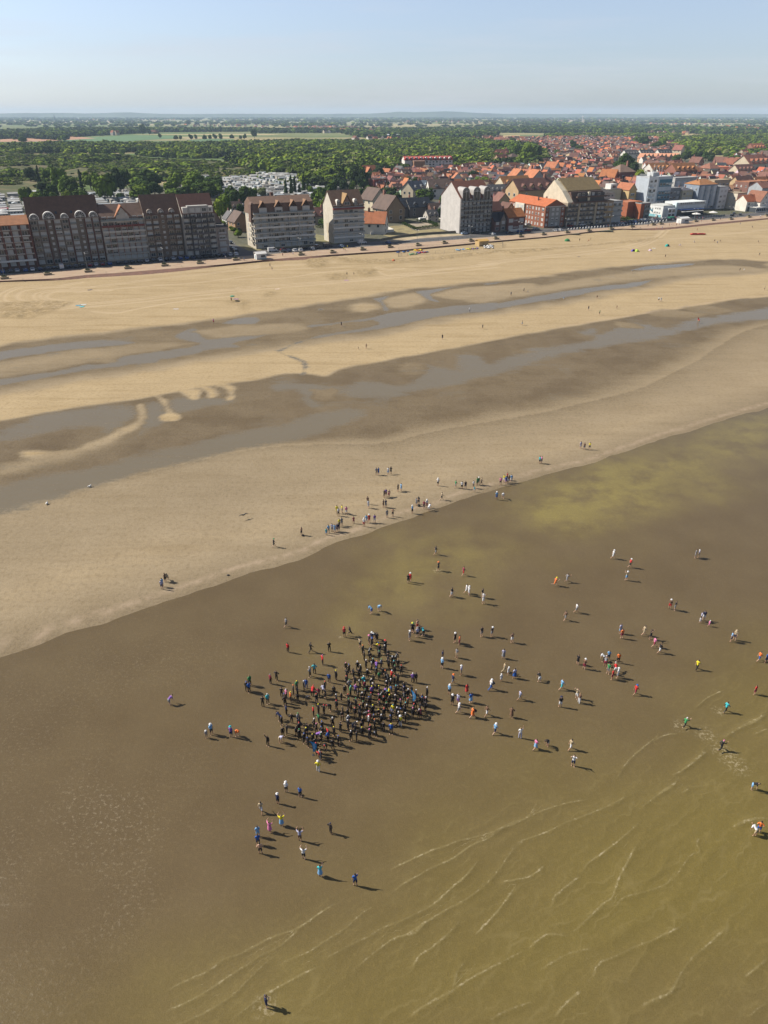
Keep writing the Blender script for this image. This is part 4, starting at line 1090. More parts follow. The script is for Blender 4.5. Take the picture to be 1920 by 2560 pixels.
# --- blocks behind the complex
for a in (
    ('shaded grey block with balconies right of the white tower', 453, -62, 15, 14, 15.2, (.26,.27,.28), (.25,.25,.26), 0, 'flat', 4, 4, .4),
    ('cream four-storey house with loggias right of the grey block', 468, -60, 11, 13, 13.8, (.64,.56,.40), (.12,.12,.14), 2.0, 'hip', 4, 3, .4),
    ('white gabled villa with black-framed balconies in the second row', 464, -92, 20, 12, 15.5, (.70,.69,.66), (.12,.11,.12), 3.0, 'hip', 4, 4, .2),
    ('block with vertical blue and white bay windows under an orange hipped roof', 480, -56, 19, 15, 17.5, (.28,.33,.40), (.42,.19,.07), 3.5, 'hip', 5, 6, .45),
    ('narrow bright white flat-roofed block with dark side wall', 500, -54, 9, 14, 15.2, (.80,.80,.78), (.3,.3,.3), 0, 'flat', 4, 2, .8),
    ('grey and cream slab with flat roof behind the bay window block', 498, -98, 26, 12, 18.5, (.50,.49,.46), (.40,.39,.38), 0, 'flat', 5, 6, .4),
    ('ochre flat-topped block behind the white gable house', 536, -92, 18, 13, 16.0, (.52,.40,.26), (.40,.30,.2), 0, 'flat', 4, 4, .5),
    ('pale plastered building with attached columns beside the terrace', 511, -46, 10, 13, 11.0, (.70,.63,.50), (.35,.28,.2), 0, 'flat', 3, 3, .4),
    ('dark brick row with red parapet at the right edge', 560, -78, 26, 14, 15.0, (.24,.12,.09), (.42,.18,.09), 0, 'flat', 4, 6, .4),
    ('grey rendered block with bluish balconies near the right edge', 552, -58, 15, 13, 12.5, (.42,.44,.46), (.28,.12,.08), 4, 'gable_x', 4, 4, .4),
    ('tall dark corner house cut by the right frame edge', 566, -42, 20, 14, 11.5, (.30,.24,.20), (.20,.10,.07), 4, 'gable_x', 3, 5, .3)):
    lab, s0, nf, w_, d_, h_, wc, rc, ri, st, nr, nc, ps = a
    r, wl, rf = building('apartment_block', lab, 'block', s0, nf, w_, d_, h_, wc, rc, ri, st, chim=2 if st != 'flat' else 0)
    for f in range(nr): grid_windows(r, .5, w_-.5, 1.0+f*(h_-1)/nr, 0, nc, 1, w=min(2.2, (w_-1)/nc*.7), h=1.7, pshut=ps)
    if 'bay' in lab:
        for c in range(3): MB().prism([(1.2+c*6.2,0),(2.0+c*6.2,-1.3),(4.4+c*6.2,-1.3),(5.2+c*6.2,0)], 'z', 2.5, 16.5).obj('bay', MW, r, color=(.62,.64,.66))
    for q in range(3): put_window(r, 0, d_*(q+.5)/3, 2.5, 1.2, 1.6, rz=-math.pi/2); put_window(r, 0, d_*(q+.5)/3, h_-4, 1.2, 1.6, rz=-math.pi/2)
# --- white seafront complex with letter mark and terrace
r, wl, rf = building('seafront_complex', 'white and turquoise seafront complex with blue letter N on its side', 'restaurant building', 424.0, -33.5, 40, 17, 7.2, (.80,.82,.80), (.60,.61,.58), 0, 'flat')
MB().box(-.14, -.003, 1.0, 16.8, 0, 1.6).obj('turquoise_plinth', MW, r, color=(.25,.55,.62))
mb = MB(); mb.box(-.16,-.02,12.4,13.0,2.6,5.6); mb.box(-.16,-.02,9.4,10.0,2.6,5.6); mb.prism([(12.9,5.6),(13.0,4.6),(9.6,2.6),(9.4,3.6)], 'x', -.17, -.02)
mb.obj('letter_mark', MT, r, color=(.05,.20,.28))
for y_ in (3, 5, 7):
    for z_ in (2.2, 5.0): put_window(r, 0, y_, z_, 1.2, 1.3, rz=-math.pi/2, pshut=0)
MB().box(3, 9.5, -2.4, 0, 0, 6.0).obj('porch', MW, r, color=(.82,.84,.83))
for x in (4.4, 7.9):
    for z_ in (.5, 3.3): put_window(r, x, -2.4, z_, 2.6, 2.0, pshut=0)
MB().box(13, 40.3, -.5, 12, 7.8, 9.2).obj('upper_storey', MW, r, color=(.72,.75,.74)); 
for k in range(12): put_window(r, 16+k*2.0, -.5, 7.95, 1.5, 1.0, pshut=.1)
MB().box(10.5, 12.2, -1.5, 2, 0, 9.4).obj('slanting_pier', MW, r, color=(.65,.78,.80))
MB().box(13.2, 35, -4.6, 0, 4.6, 4.9).obj('awning', MT, r, color=(.03,.10,.32)); MB().box(13, 33, -6.5, -4.6, 3.6, 3.8).obj('awning', MT, r, color=(.80,.80,.78))
MB().box(13.2, 39.8, -.2, -.003, .2, 4.3).obj('shopfront_glass', M_glass, r)
for x in (36, 38.6): put_window(r, x, 0, 1.2, 1.8, 1.6, pshut=.2)
# --- white gabled house with glass pavilion
r, wl, rf = building('house', 'white gabled house with long glass pavilion in front at the right', 'house', 507, -33, 16, 10, 6.8, (.82,.78,.68), (.50,.15,.06), 4.0, 'gable_x', chim=1)
MB().prism([(9.5,0),(19.5,0),(19.5,6.8),(14.5,13.0),(9.5,6.8)][::-1], 'y', -4, 10).obj('gable_wall', MW, r, color=(.82,.78,.70)); MB().prism([(9,6.3),(14.5,13.1),(20,6.3),(20,6.8),(14.5,13.7),(9,6.8)][::-1], 'y', -4.3, 10.5).obj('gable_roof', MR, r, color=(.28,.12,.07))
for x, z_ in ((12.5, 5), (16.5, 5), (14.5, 8.6), (12.5, 1.4), (16.5, 1.4)): put_window(r, x, -4, z_, 1.4, 1.6, pshut=.1)
for x in (2.5, 6): put_window(r, x, 0, 4.2, 1.8, 1.6, pshut=.1)
r, wl, rf = building('glass_pavilion', 'long white-framed glass pavilion terrace in front of the white gable house', 'pavilion', 509, -25.5, 38, 11, 3.2, (.06,.07,.08), (.72,.70,.64), 0, 'flat', flatpar=.25)
for k in range(20): MB().box(k*2-.1+ (.1 if k == 0 else 0), k*2+.1, -.12, -.003, 0, 3.2).obj('post', M_fr, r)
MB().box(0, 38, -.14, -.003, 0, .7).obj('plinth', MW, r, color=(.75,.70,.62)); MB().box(0, 38, -.15, -.003, 2.7, 3.2).obj('fascia', M_fr, r)
for k in range(9): MB().box(2+k*4, 2.15+k*4, .5, 10.5, 3.33, 3.55).obj('roof_rib', M_fr, r)
# ================================================================ TOWN BEHIND THE FRONT
def roadside(s):
    """the landmark of the seafront nearest to a point along the coast"""
    L_ = [(12,'the leftmost block'),(33,'the five-dormer block'),(60,'the gabled block'),(80,'the dark brown block'),(100,'the white-framed block'),(120,'the side street'),(143,'the wavy-balcony block'),(180,'the cream slab'),(222,'the grassy plot'),(266,'the grey slab'),(287,'the brick house'),(322,'the brick corner block'),(350,'the moss-roofed block'),(376,'the tan block'),(404,'the brick pavilions'),(440,'the white tower'),(480,'the terrace complex'),(525,'the glass pavilion'),(600,'the right edge')]
    return min(L_, key=lambda q: abs(q[0]-s))[1]

WC = [((.74,.71,.64),'white'),((.62,.53,.38),'cream'),((.50,.46,.40),'grey'),((.30,.13,.09),'brick'),((.55,.40,.22),'ochre')]
RC = [((.46,.165,.07),'bright orange'),((.32,.12,.07),'orange-red'),((.21,.095,.068),'dull red'),((.13,.085,.065),'brown'),((.12,.115,.115),'slate grey'),((.15,.068,.052),'dark red')]
_hm = {}
def house_meshes(kind):
    if kind in _hm: return _hm[kind]
    w, d, h, r, st = {'a': (9, 8, 4.6, 3.6, 'x'), 'b': (8, 10, 4.8, 4.2, 'y'), 'c': (13, 8, 5.2, 3.8, 'x'), 'd': (7, 9, 5.6, 4.8, 'y'), 'e': (18, 9, 5.5, 3.6, 'x'), 'f': (10, 9, 4.4, 4.0, 'L'), 'g': (10, 10, 6.0, 3.2, 'h')}[kind]
    mw = MB(); mr = MB(); o = .45
    def gx(x0, x1, y0, y1, h_, r_, mw, mr):
        D = y1-y0; e = h_-o*r_/(D/2)
        mw.prism([(y0,-2.5),(y1,-2.5),(y1,h_),(y0+D/2,h_+r_-.05),(y0,h_)], 'x', x0, x1)
        mr.prism([(y0-o,e),(y0+D/2,h_+r_),(y1+o,e),(y1+o,e+.22),(y0+D/2,h_+r_+.26),(y0-o,e+.22)], 'x', x0-.3, x1+.3)
    def gy(x0, x1, y0, y1, h_, r_, mw, mr):
        D = x1-x0; e = h_-o*r_/(D/2)
        mw.prism([(x0,-2.5),(x1,-2.5),(x1,h_),(x0+D/2,h_+r_-.05),(x0,h_)][::-1], 'y', y0, y1)
        mr.prism([(x0-o,e),(x0+D/2,h_+r_),(x1+o,e),(x1+o,e+.22),(x0+D/2,h_+r_+.26),(x0-o,e+.22)][::-1], 'y', y0-.3, y1+.3)
    if st == 'x':
        gx(-w/2, w/2, -d/2, d/2, h, r, mw, mr)
        for x in ((-w*.22, w*.22) if w < 15 else (-6, -2, 2, 6)):      # small gabled dormers
            mw.prism([(x-.8,h-.2),(x+.8,h-.2),(x+.8,h+1.1),(x,h+1.9),(x-.8,h+1.1)][::-1], 'y', -d/2+.5, -d/2+2.6)
            mr.prism([(x-1.05,h+1.0),(x,h+2.0),(x+1.05,h+1.0),(x+1.05,h+1.15),(x,h+2.2),(x-1.05,h+1.15)][::-1], 'y', -d/2+.3, -d/2+2.9)
    elif st == 'y': gy(-w/2, w/2, -d/2, d/2, h, r, mw, mr)
    elif st == 'L':
        gx(-w/2, w/2, -d/2+1.5, d/2, h, r, mw, mr); gy(-w/2+.4, -w/2+5.2, -d/2-1.5, d/2-3.5, h-.1, 3.2, mw, mr)
    else:
        mw.box(-w/2, w/2, -d/2, d/2, -2.5, h); a = w/2+o; b = d/2+o
        P4 = [(-a,-b,h-.1),(a,-b,h-.1),(a,b,h-.1),(-a,b,h-.1)]; t0 = (-1,0,h+r); t1 = (1,0,h+r)
        mr.quad(P4[0],P4[1],t1,t0); mr.tri(P4[1],P4[2],t1); mr.quad(P4[2],P4[3],t0,t1); mr.tri(P4[3],P4[0],t0); mr.poly(P4[::-1])
    # windows as one glazing mesh on front and sides, each pane standing 3 cm proud of the wall
    win = MB()
    yf = -d/2-(1.5 if st == 'L' else 0)
    for x in ([-w*.3, w*.3] if w < 12 else [-w*.36, -w*.12, w*.12, w*.36]):
        yy = -d/2+1.5 if (st == 'L' and x > 0) else yf
        if st == 'L' and x < 0: x = -w/2+2.8
        for z in (.9, 3.2 if h > 4.5 else 2.9): win.box(x-.55, x+.55, yy-.05, yy-.0, z, z+1.25)
    for y in (-d*.15, d*.22):
        win.box(-w/2-.05, -w/2, y-.5, y+.5, 1.0, 2.2)
        if st in 'xL': win.box(-w/2-.05, -w/2, y-.4, y+.4, h-.6, h+.6)
    _hm[kind] = (mw.mesh('wall', MW), mr.mesh('roof', MR), win.mesh('windows', M_glass), (w, d, h, r))
    return _hm[kind]
ch_mesh = MB().box(-.35,.35,-.45,.45,-.6,1.7).box(-.15,.15,-.15,.15,1.7,2.1).mesh('chimney', M_brick)
SMALLW = MB().box(-.6,.6,-.05,0,0,1.3,1).box(-.5,.5,-.07,-.05,.1,1.2,0).mesh('window_small', [M_glass, M_fr])

occupied = []           # circles already built on: (x, y, r)
def free(x, y, r):
    return all((x-a)**2+(y-b)**2 > (r+c)**2 for a, b, c in occupied)
for o in list(bpy.data.objects):
    if o.type == 'EMPTY' and o.get('category'):
        wl_ = [c for c in o.children if c.name.startswith('wall')]
        if wl_:
            bb = [o.matrix_basis @ Vector(c) for c in wl_[0].bound_box]
            cx = sum(b.x for b in bb)/8; cy = sum(b.y for b in bb)/8
            vx = [Vector(c) for c in wl_[0].bound_box]; W_ = max(c.x for c in vx); D_ = max(c.y for c in vx)
            for i in range(int(W_//8)+1):
                for j in range(int(D_//8)+1):
                    p = o.matrix_basis @ Vector((min(W_, i*8+4), min(D_, j*8+4), 0)); occupied.append((p.x, p.y, 6.0))

def house(x, y, kind, wc, rc, label, rz=0.0, sc=1.0, group='houses of the town', wins=False, nch=1, z=None):
    mw, mr, mg, (w, d, h, r) = house_meshes(kind)
    root = bpy.data.objects.new('house', None); COL.objects.link(root)
    root.location = (x, y, TZ if z is None else z); root.rotation_euler = (0, 0, CA+rz); root.scale = (sc, sc, sc)
    tag(root, label, 'house', group)
    link('wall', mw, root, color=wc); ro = link('roof', mr, root, color=rc)
    if nch:
        if kind in 'bd': link('chimney', ch_mesh, ro, (0, d*.3, h+r*.95), color=(.30,.14,.10))
        else: link('chimney', ch_mesh, ro, (w*.36, 0, h+r*.9), color=(.30,.14,.10))
    if wins:
        yy = -d/2 if kind != 'f' else -d/2+1.5
        for xx in ((-w*.28, w*.28) if kind != 'f' else (w*.1, w*.34)):
            for zz in (.9, 3.1): link('window', SMALLW, root, (xx, yy, zz))
        for q in (-d*.2, d*.2): link('window', SMALLW, root, (-w/2, q if kind != 'f' else q+.7, 2.9), -math.pi/2)
    else: link('windows', mg, root)
    occupied.append((x, y, max(w, d)*.5*sc))
    return root

OR, RD, DR, BN, SL, DK = [c for c, _ in RC]; WH, CR, GR, BK, OC = [c for c, _ in WC]
c3 = lambda x, y: (880+x*.28933, 380+y*.28933)
c4 = lambda x, y: (1240+x*.217, 340+y*.217)
c5 = lambda x, y: (1560+x*.217, 340+y*.217)
near = [
    (c3(150,222),'f',BK,OR,'large house with bright orange roof among the pines',0,1.5), (c3(212,245),'a',BK,OR,'small orange-roofed brick annex behind the orange house',0,1.0), (c3(408,208),'b',WH,SL,'white gabled house with grey roof below the wood',.2,1.2),
    (c3(375,160),'c',BK,RD,'red-roofed house at the wood edge left of the red hotel',0,1.1), (c3(465,235),'a',GR,BN,'low grey house with brown roof left of the cream terrace',0,1.2), (c3(300,225),'b',BK,OR,'narrow orange-roofed house beside the dark pines',.4,1.1),
    (c3(745,222),'a',BK,RD,'red-roofed brick house right of the cream terrace',0,1.2), (c3(825,275),'f',WH,OR,'white house with orange roof and stair gable',.3,1.3), (c3(905,288),'b',WH,OR,'white gable with steep orange roof facing the sea',-.4,1.3),
    (c3(455,345),'b',OC,OR,'ochre house with orange gable roof behind the slate house',.2,1.0), (c3(640,345),'a',GR,(.30,.36,.40),'low house with pale blue-grey roof',0,1.2), (c3(530,405),'c',CR,(.16,.165,.18),'tall cream house with big slate-grey gable roof',.5,1.55),
    (c3(190,500),'b',CR,BN,'weathered timber chalet with brown roof, rear one of two',.15,1.7), (c3(315,595),'b',(.32,.24,.15),BN,'timber chalet with brown roof and white balconies, front one of two',.12,1.8),
    (c3(205,700),'b',WH,OR,'white house with orange roof behind white garden wall beside the cream slab',.9,1.35), (c3(795,570),'b',WH,SL,'small white pointed gable house left of the big grey slab',-.2,1.0),
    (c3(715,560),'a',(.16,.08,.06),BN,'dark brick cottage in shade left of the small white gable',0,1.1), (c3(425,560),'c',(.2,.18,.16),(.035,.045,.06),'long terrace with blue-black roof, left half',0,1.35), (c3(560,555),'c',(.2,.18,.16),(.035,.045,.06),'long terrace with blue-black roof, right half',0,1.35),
    (c3(680,600),'a',GR,SL,'pale sloping garage wing beside the blue-black terrace',0,.9), (c3(760,400),'c',WH,BN,'white house with brown roof, skylights and ringed balconies',-.3,1.7), (c3(845,335),'a',GR,DR,'red-roofed cottage left of the big slab roof',0,1.0),
    (c3(985,180),'a',WH,DK,'white house with three zigzag gables, left end of its row',0,1.3), (c3(1285,120),'c',OC,RD,'red-roofed house under the wood at the town edge',.2,1.6), (c3(1385,110),'g',GR,BN,'grey hipped villa beside the wood',0,1.6),
    (c3(1290,300),'b',(.85,.85,.85),(.06,.06,.08),'bright white gables with black roof right of the big slab',.2,1.2), (c3(1250,400),'e',WH,SL,'white balcony building behind the big grey slab',0,1.2), (c3(1285,495),'b',OC,DR,'dark red pointed roof behind the seafront brick house',-.2,1.3),
    (c3(1420,300),'b',GR,OR,'bright orange gable roof, left of the twin gables',-.2,1.8), (c3(1560,345),'b',GR,OR,'bright orange gable roof, right of the twin gables',-.2,2.1), (c3(1385,365),'e',CR,(.36,.16,.05),'long rust-orange roof on a cream house',0,1.65), (c3(1530,440),'e',(.52,.36,.2),(.17,.075,.055),'very long dull red roof behind the brick corner block',0,2.0),
    ((440+475*.28933, 420+500*.28933),'b',WH,SL,'white pointed gable house beside the flat annex, inland',0,1.0), ((440+550*.28933, 420+540*.28933),'b',(.36,.22,.12),BN,'brown house with steep dark roof up the side street',.1,1.25), ((440+1215*.28933, 420+480*.28933),'a',(.4,.33,.25),DR,'low red-brown house between wavy-balcony block and cream slab',0,1.2), ((440+520*.28933, 420+395*.28933),'a',WH,BN,'small white cottage behind the side street trees',0,1.0),
    (c3(60,690),'a',WH,BN,'white house half hidden behind the cream slab',0,1.0),
    (c4(60,280),'c',BK,RD,'rust-roofed house beside the big round trees',0,1.7), (c4(640,440),'b',WH,OR,'white house with tall orange pointed gable in mid town',.3,1.5), (c4(735,440),'d',WH,OR,'white gable end beside the orange pointed house',.3,1.2),
    (c4(900,300),'b',(.8,.74,.6),DK,'cream gable catching the sun in mid town',.5,1.4), (c4(560,430),'c',WH,SL,'white terrace with slate roof in mid town',0,1.2), (c4(1240,500),'e',OC,OR,'orange and ochre roofed block in front of the dark trees',.3,1.3),
    (c4(1290,560),'b',(.42,.12,.05),(.46,.17,.06),'red-orange sunlit roof wall beside the dark brick block',.5,1.6), (c4(1420,550),'g',(.20,.07,.06),(.26,.17,.12),'dark brick hipped block behind the cream stepped block',0,2.0), (c4(1210,300),'d',WH,DR,'white zigzag gable row, left house',0,1.1), (c4(1255,300),'d',WH,DR,'white zigzag gable row, right house',0,1.1),
    (c4(1340,290),'a',CR,(.50,.22,.12),'salmon-roofed house beside the zigzag gables',0,1.4), (c4(840,275),'g',OC,OC,'small ochre square tower house in mid town',0,1.0), (c4(1020,250),'a',CR,(.44,.16,.08),'salmon-red hipped house in the far town',0,1.3),
    (c5(370,470),'e',WH,(.42,.19,.07),'orange-roofed house with white stepped gable left of the tower',0,1.6), (c5(640,500),'e',BK,(.40,.17,.06),'rust-orange roofed house right of the tower antennas',0,1.8), (c5(710,490),'b',(.45,.5,.55),BN,'grey-blue gable right of the rust-orange roof',.2,1.6),
    (c5(965,480),'g',WH,(.30,.13,.08),'hipped red-brown roof villa with white gable',0,1.7), (c5(820,480),'g',CR,(.32,.14,.08),'cream villa with red hipped roof between dark trees',0,1.3), (c5(600,380),'c',BK,RD,'red-roofed house in front of the dark trees',0,1.2),
    (c5(820,370),'b',BK,DR,'brick gable house among the dark trees',.2,1.5), (c5(1095,380),'b',CR,DR,'cream house with dull red roof right of the dark trees',.4,1.6), (c5(1210,390),'b',CR,RD,'second cream red-roofed house right of the dark trees',.4,1.5), (c5(1450,440),'e',CR,(.36,.14,.08),'very long salmon-red roof with row of dormers at the right',.1,2.3),
    (c5(1340,480),'e',CR,DR,'low red terrace below the long salmon roof',0,1.5), (c5(1500,210),'e',BK,(.45,.16,.07),'barn-like orange building with green ridge at the wood edge',0,1.9), (c5(1360,260),'c',CR,OR,'orange-roofed house below the barn',.3,1.5), (c5(1610,290),'b',CR,BN,'cream gabled villa near the right edge',.3,1.6),
    (c5(620,215),'b',CR,(.32,.12,.09),'pink-red roofed house before the far dark trees',.3,1.7), (c5(1080,215),'a',WH,OR,'white and orange cottage in a clearing',0,1.2), (c5(520,120),'c',OC,DR,'ochre house at the far wood edge',0,1.4), (c5(235,265),'e',WH,(.08,.08,.08),'white terrace block with black roof, first of three',0,1.5), (c5(440,262),'e',WH,(.08,.08,.08),'white terrace block with black roof, second of three',0,1.5), (c5(60,270),'e',WH,(.12,.11,.10),'white terrace block with grey roof, leftmost of three',0,1.5),
    (c5(1610,560),'b',GR,DR,'grey gabled house behind the right edge blocks',0,1.3), (c5(1250,580),'a',CR,(.40,.14,.07),'small orange-roofed house among flat blocks at the right',0,1.3), (c5(1330,660),'c',OC,(.20,.10,.07),'brown-roofed house behind the white gable house',0,1.6), (c5(1540,640),'c',CR,(.42,.17,.07),'orange-roofed house right behind the white gable house',0,1.4),
]
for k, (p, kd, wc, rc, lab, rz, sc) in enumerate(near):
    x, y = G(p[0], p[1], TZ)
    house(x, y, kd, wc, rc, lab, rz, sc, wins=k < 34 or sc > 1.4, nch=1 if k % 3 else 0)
for k in range(9):      # the peach-coloured gables in front of the white terrace
    x, y = G(*c5(200+k*45+(k//3)*14, 302), TZ); house(x, y, 'd', (.66,.40,.24), (.55,.26,.15), 'narrow peach gable before the white terraces', 0, 1.15, group='row of peach gabled houses', nch=0)
for k in range(4):      # the zigzag row
    x, y = G(*c3(1010+k*14, 180), TZ); house(x, y, 'd', WH, DK, 'narrow white zigzag gable below the wood', 0, .9, group='zigzag gable row', nch=0)
for k in range(5):
    x, y = G(*c3(560+k*38, 252), TZ); house(x, y, 'c', CR, BN, 'cream terrace house, brown roof, before the red hotel', 0, 1.0, group='cream terrace row', nch=1)
# the red-roofed hotel
gx_, gy_ = G(*c3(455,170), TZ)
r, wl, rf = building('hotel', 'long white hotel with red mansard roof and arched dormers below the wood', 'hotel', 0, 0, 62, 20, 13, (.72,.68,.62), (.40,.07,.05), 4.0, xy=(gx_, gy_), rstyle='gable_x', rz=-.28)
for f in range(4): grid_windows(r, 22, 61, 1+f*3, 0, 9, 1, w=2.4, h=2.0, pshut=.1)
MB().box(10, 24, -9, 0, 0, 12).obj('brick_wing', M_brick, r, color=(.33,.17,.09)); MB().box(9.7, 24.3, -9.3, 0, 12, 12.6).obj('wing_roof', MW, r, color=(.5,.3,.2))
for k in range(10): arch_dormer(r, 3+k*6.2, -.4, 12.2, 3.4, 4.2, 4, (.70,.66,.6))
mb = MB()
for k in range(11): mb.prism([(k*5.9-.8,13.2),(k*5.9+1.6,16.6),(k*5.9+4.0,13.2)][::-1], 'y', -.7, 6)
mb.obj('red_gables', MR, r, color=(.42,.06,.045))
r, wl, rf = building('house', 'flat-roofed dark red brick block beside the pines', 'house', 0, 0, 14, 12, 9.5, (.30,.07,.05), (.12,.08,.07), 0, 'flat', xy=G(*c3(190,335), TZ), brick=True)
for f in range(3): grid_windows(r, 4, 13.5, 1.2+f*3, 0, 3, 1, w=1.6, h=1.4)
r, wl, rf = building('house', 'low grey flat-roofed block left of the red brick block', 'house', 0, 0, 15, 10, 6.5, (.24,.22,.19), (.22,.20,.18), 0, 'flat', xy=G(*c3(100,312), TZ))
grid_windows(r, .5, 14.5, 1.5, 0, 5, 1, w=1.6, h=1.4)

# ---- the remaining roofs, laid out in street rows
TOWNP = [(940,455),(1010,432),(1100,432),(1180,424),(1330,420),(1366,408),(1372,388),(1300,368),(1290,350),(1480,345),(1700,349),(1700,366),(1640,392),(1660,415),(1790,415),(1850,395),(2040,388),(2040,560),(1720,560),(1560,530),(1240,505),(1170,470),(1120,480),(1040,500),(930,480)]
HOLES = [[(1550,385),(1600,390),(1625,452),(1560,462),(1530,440),(1525,405)], [(1670,385),(1790,378),(1830,402),(1780,430),(1690,425)], [(1260,505),(1460,470),(1470,520),(1260,560)]]
townW = [G(*p, TZ) for p in TOWNP]; holesW = [[G(*p, TZ) for p in h_] for h_ in HOLES]
cand = []
rs = random.Random(11)
for i in range(-10, 320):
    for j in range(0, 155):
        s = 150+i*9.6+rs.uniform(-2.2, 2.2)+(j % 2)*4; n = -52-j*12.6-(j//2)*6+rs.uniform(-2.0, 2.0)
        x, y = WS(s, n)
        u, v = PXY(x, y, TZ)
        if u < 900 or u > 1990 or v < 345: continue
        if not inpoly(np.array([x]), np.array([y]), townW)[0]: continue
        if any(inpoly(np.array([x]), np.array([y]), h_)[0] for h_ in holesW): continue
        if rs.random() < .13+.10*(v < 380): continue
        cand.append((x, y, s, n, u, v))
cand.sort(key=lambda q: q[0]**2+q[1]**2)
far_houses = []; nh = 0; NHMAX = 300-len(near)-18-5
for x, y, s, n, u, v in cand:
    k = rs.choice('aaabbccddffeg'); wi = rs.choices(range(5), (6, 3, 1.5, 2.0, 1))[0]; ri = rs.choices(range(6), (2, 3.0, 3, 3.2, 1.8, 3))[0]
    sc = rs.uniform(.78, 1.02); rz = rs.choice((0, 0, 0, math.pi/2, -.3, .35))+rs.uniform(-.05, .05)
    jj = lambda c: tuple(min(1, q*rs.uniform(.82, 1.18)) for q in c)
    w_, d_ = house_meshes(k)[3][:2]
    if nh < NHMAX:
        if not free(x, y, max(w_, d_)*.42*sc): continue
        depth = int(-n/60)
        lab = '%s %shouse, %s roof, %s row behind %s' % (WC[wi][1], {'e': 'long ', 'd': 'narrow ', 'g': 'square ', 'f': 'L-shaped ', 'c': 'wide '}.get(k, ''), RC[ri][1], ('first','second','third','fourth','fifth','sixth','seventh','eighth','ninth','tenth','eleventh','twelfth')[min(depth, 11)], roadside(s))
        house(x, y, k, jj(WC[wi][0]), jj(RC[ri][0]), lab, rz, sc, nch=nh % 2); nh += 1
    else: far_houses.append((x, y, k, jj(WC[wi][0]), jj(RC[ri][0]), rz, sc))
# the far town as one mass of roofs
VV = []; FF = []; CC = []
fk = {}
def simple_house(k):
    if k in fk: return fk[k]
    w, d, h, r = house_meshes(k)[3]
    if k in 'bd':
        V = [(-w/2,-d/2,-2),(w/2,-d/2,-2),(w/2,d/2,-2),(-w/2,d/2,-2),(-w/2,-d/2,h),(w/2,-d/2,h),(w/2,d/2,h),(-w/2,d/2,h),(0,-d/2,h+r),(0,d/2,h+r)]
        Fw = [(0,1,5,4),(1,2,6,5),(2,3,7,6),(3,0,4,7),(4,5,8,8),(6,7,9,9)]; Fr = [(5,6,9,8),(7,4,8,9)]
    else:
        V = [(-w/2,-d/2,-2),(w/2,-d/2,-2),(w/2,d/2,-2),(-w/2,d/2,-2),(-w/2,-d/2,h),(w/2,-d/2,h),(w/2,d/2,h),(-w/2,d/2,h),(-w/2,0,h+r),(w/2,0,h+r)]
        Fw = [(0,1,5,4),(1,2,6,5),(2,3,7,6),(3,0,4,7),(7,4,8,8),(5,6,9,9)]; Fr = [(4,5,9,8),(6,7,8,9)]
    fk[k] = (V, Fw, Fr); return fk[k]
mb = MB(); fcol = []
def add_far(lst):
    for x, y, k, wc, rc, rz, sc in lst:
        V, Fw, Fr = simple_house(k); i = len(mb.v); a = CA+rz; ca, sa = math.cos(a)*sc, math.sin(a)*sc
        mb.v += [(x+px*ca-py*sa, y+px*sa+py*ca, TZ+pz*sc) for px, py, pz in V]
        for f in Fw+Fr:
            f2 = tuple(dict.fromkeys(f)); mb.f.append(tuple(i+q for q in f2)); mb.m.append(0); fcol.append(wc if f in Fw else rc)
add_far(far_houses)
# scattered villages and farms on the plain
for (u, v, n_, sp) in ((800,322,60,130),(840,330,40,90),(560,316,18,120),(930,333,25,60),(1240,352,20,40),(1270,356,16,30),(370,300,30,250),(180,300,25,250),(1100,306,30,250),(1500,300,30,260),(1760,306,50,260),(1880,326,25,110),(1700,312,20,150),(1900,320,20,120),(300,338,3,20),(385,334,3,10),(1680,336,14,60),(950,352,12,40),(640,300,30,300),(1350,303,20,200)):
    cx, cy = G(u, v, TZ)
    for q in range(n_):
        far_houses.append(0)
        add_far([(cx+rs.gauss(0, sp), cy+rs.gauss(0, sp*.8), rs.choice('abcde'), rs.choice(WC)[0], rs.choice(RC[:4])[0], rs.uniform(0, 3), rs.uniform(1.0, 1.5))])
mf = NT('far_roofs_and_walls'); mf.set(color=mf.N('Attribute', attribute_name='Col').outputs['Color'], rough=.9, spec=.2)
me = mb.mesh('distant_houses', mf.m)
ca_ = me.color_attributes.new('Col', 'FLOAT_COLOR', 'CORNER')
arr = np.repeat(np.array([(*c, 1) for c in fcol], np.float32), [len(f) for f in mb.f], axis=0)
ca_.data.foreach_set('color', arr.ravel())
tag(link('distant_houses', me), 'mass of far small roofs and scattered farm buildings beyond the near streets', 'houses', kind='stuff')
# landmark far away: pale water tower, church spire
x, y = G(1456, 302, TZ); w_ = MB().tube([(0,0,0),(0,0,30),(0,0,34),(0,0,40),(0,0,43)], [4,3,9,9,2], 10).obj('water_tower', plain('pale_concrete', (.75,.75,.74)), None, (x, y, TZ)); tag(w_, 'slim pale tower standing far out on the plain', 'tower')
x, y = G(137, 300, TZ); w_ = MB().box(-5,5,-5,5,0,32).tube([(0,0,32),(0,0,62)], [6,.3], 8).obj('church_spire', plain('spire_slate', (.06,.06,.07)), None, (x, y, TZ)); tag(w_, 'dark church spire rising from the far village at left', 'church')
x, y = G(965, 345, TZ); r, wl, rf = building('barn', 'long white-walled warehouse beyond the wood', 'warehouse', 0, 0, 60, 25, 8, (.75,.76,.78), (.60,.62,.64), 2, xy=(x, y), rz=-.4); MB().box(25,30,-.1,-.003,.2,5).obj('gate', M_dark, r)

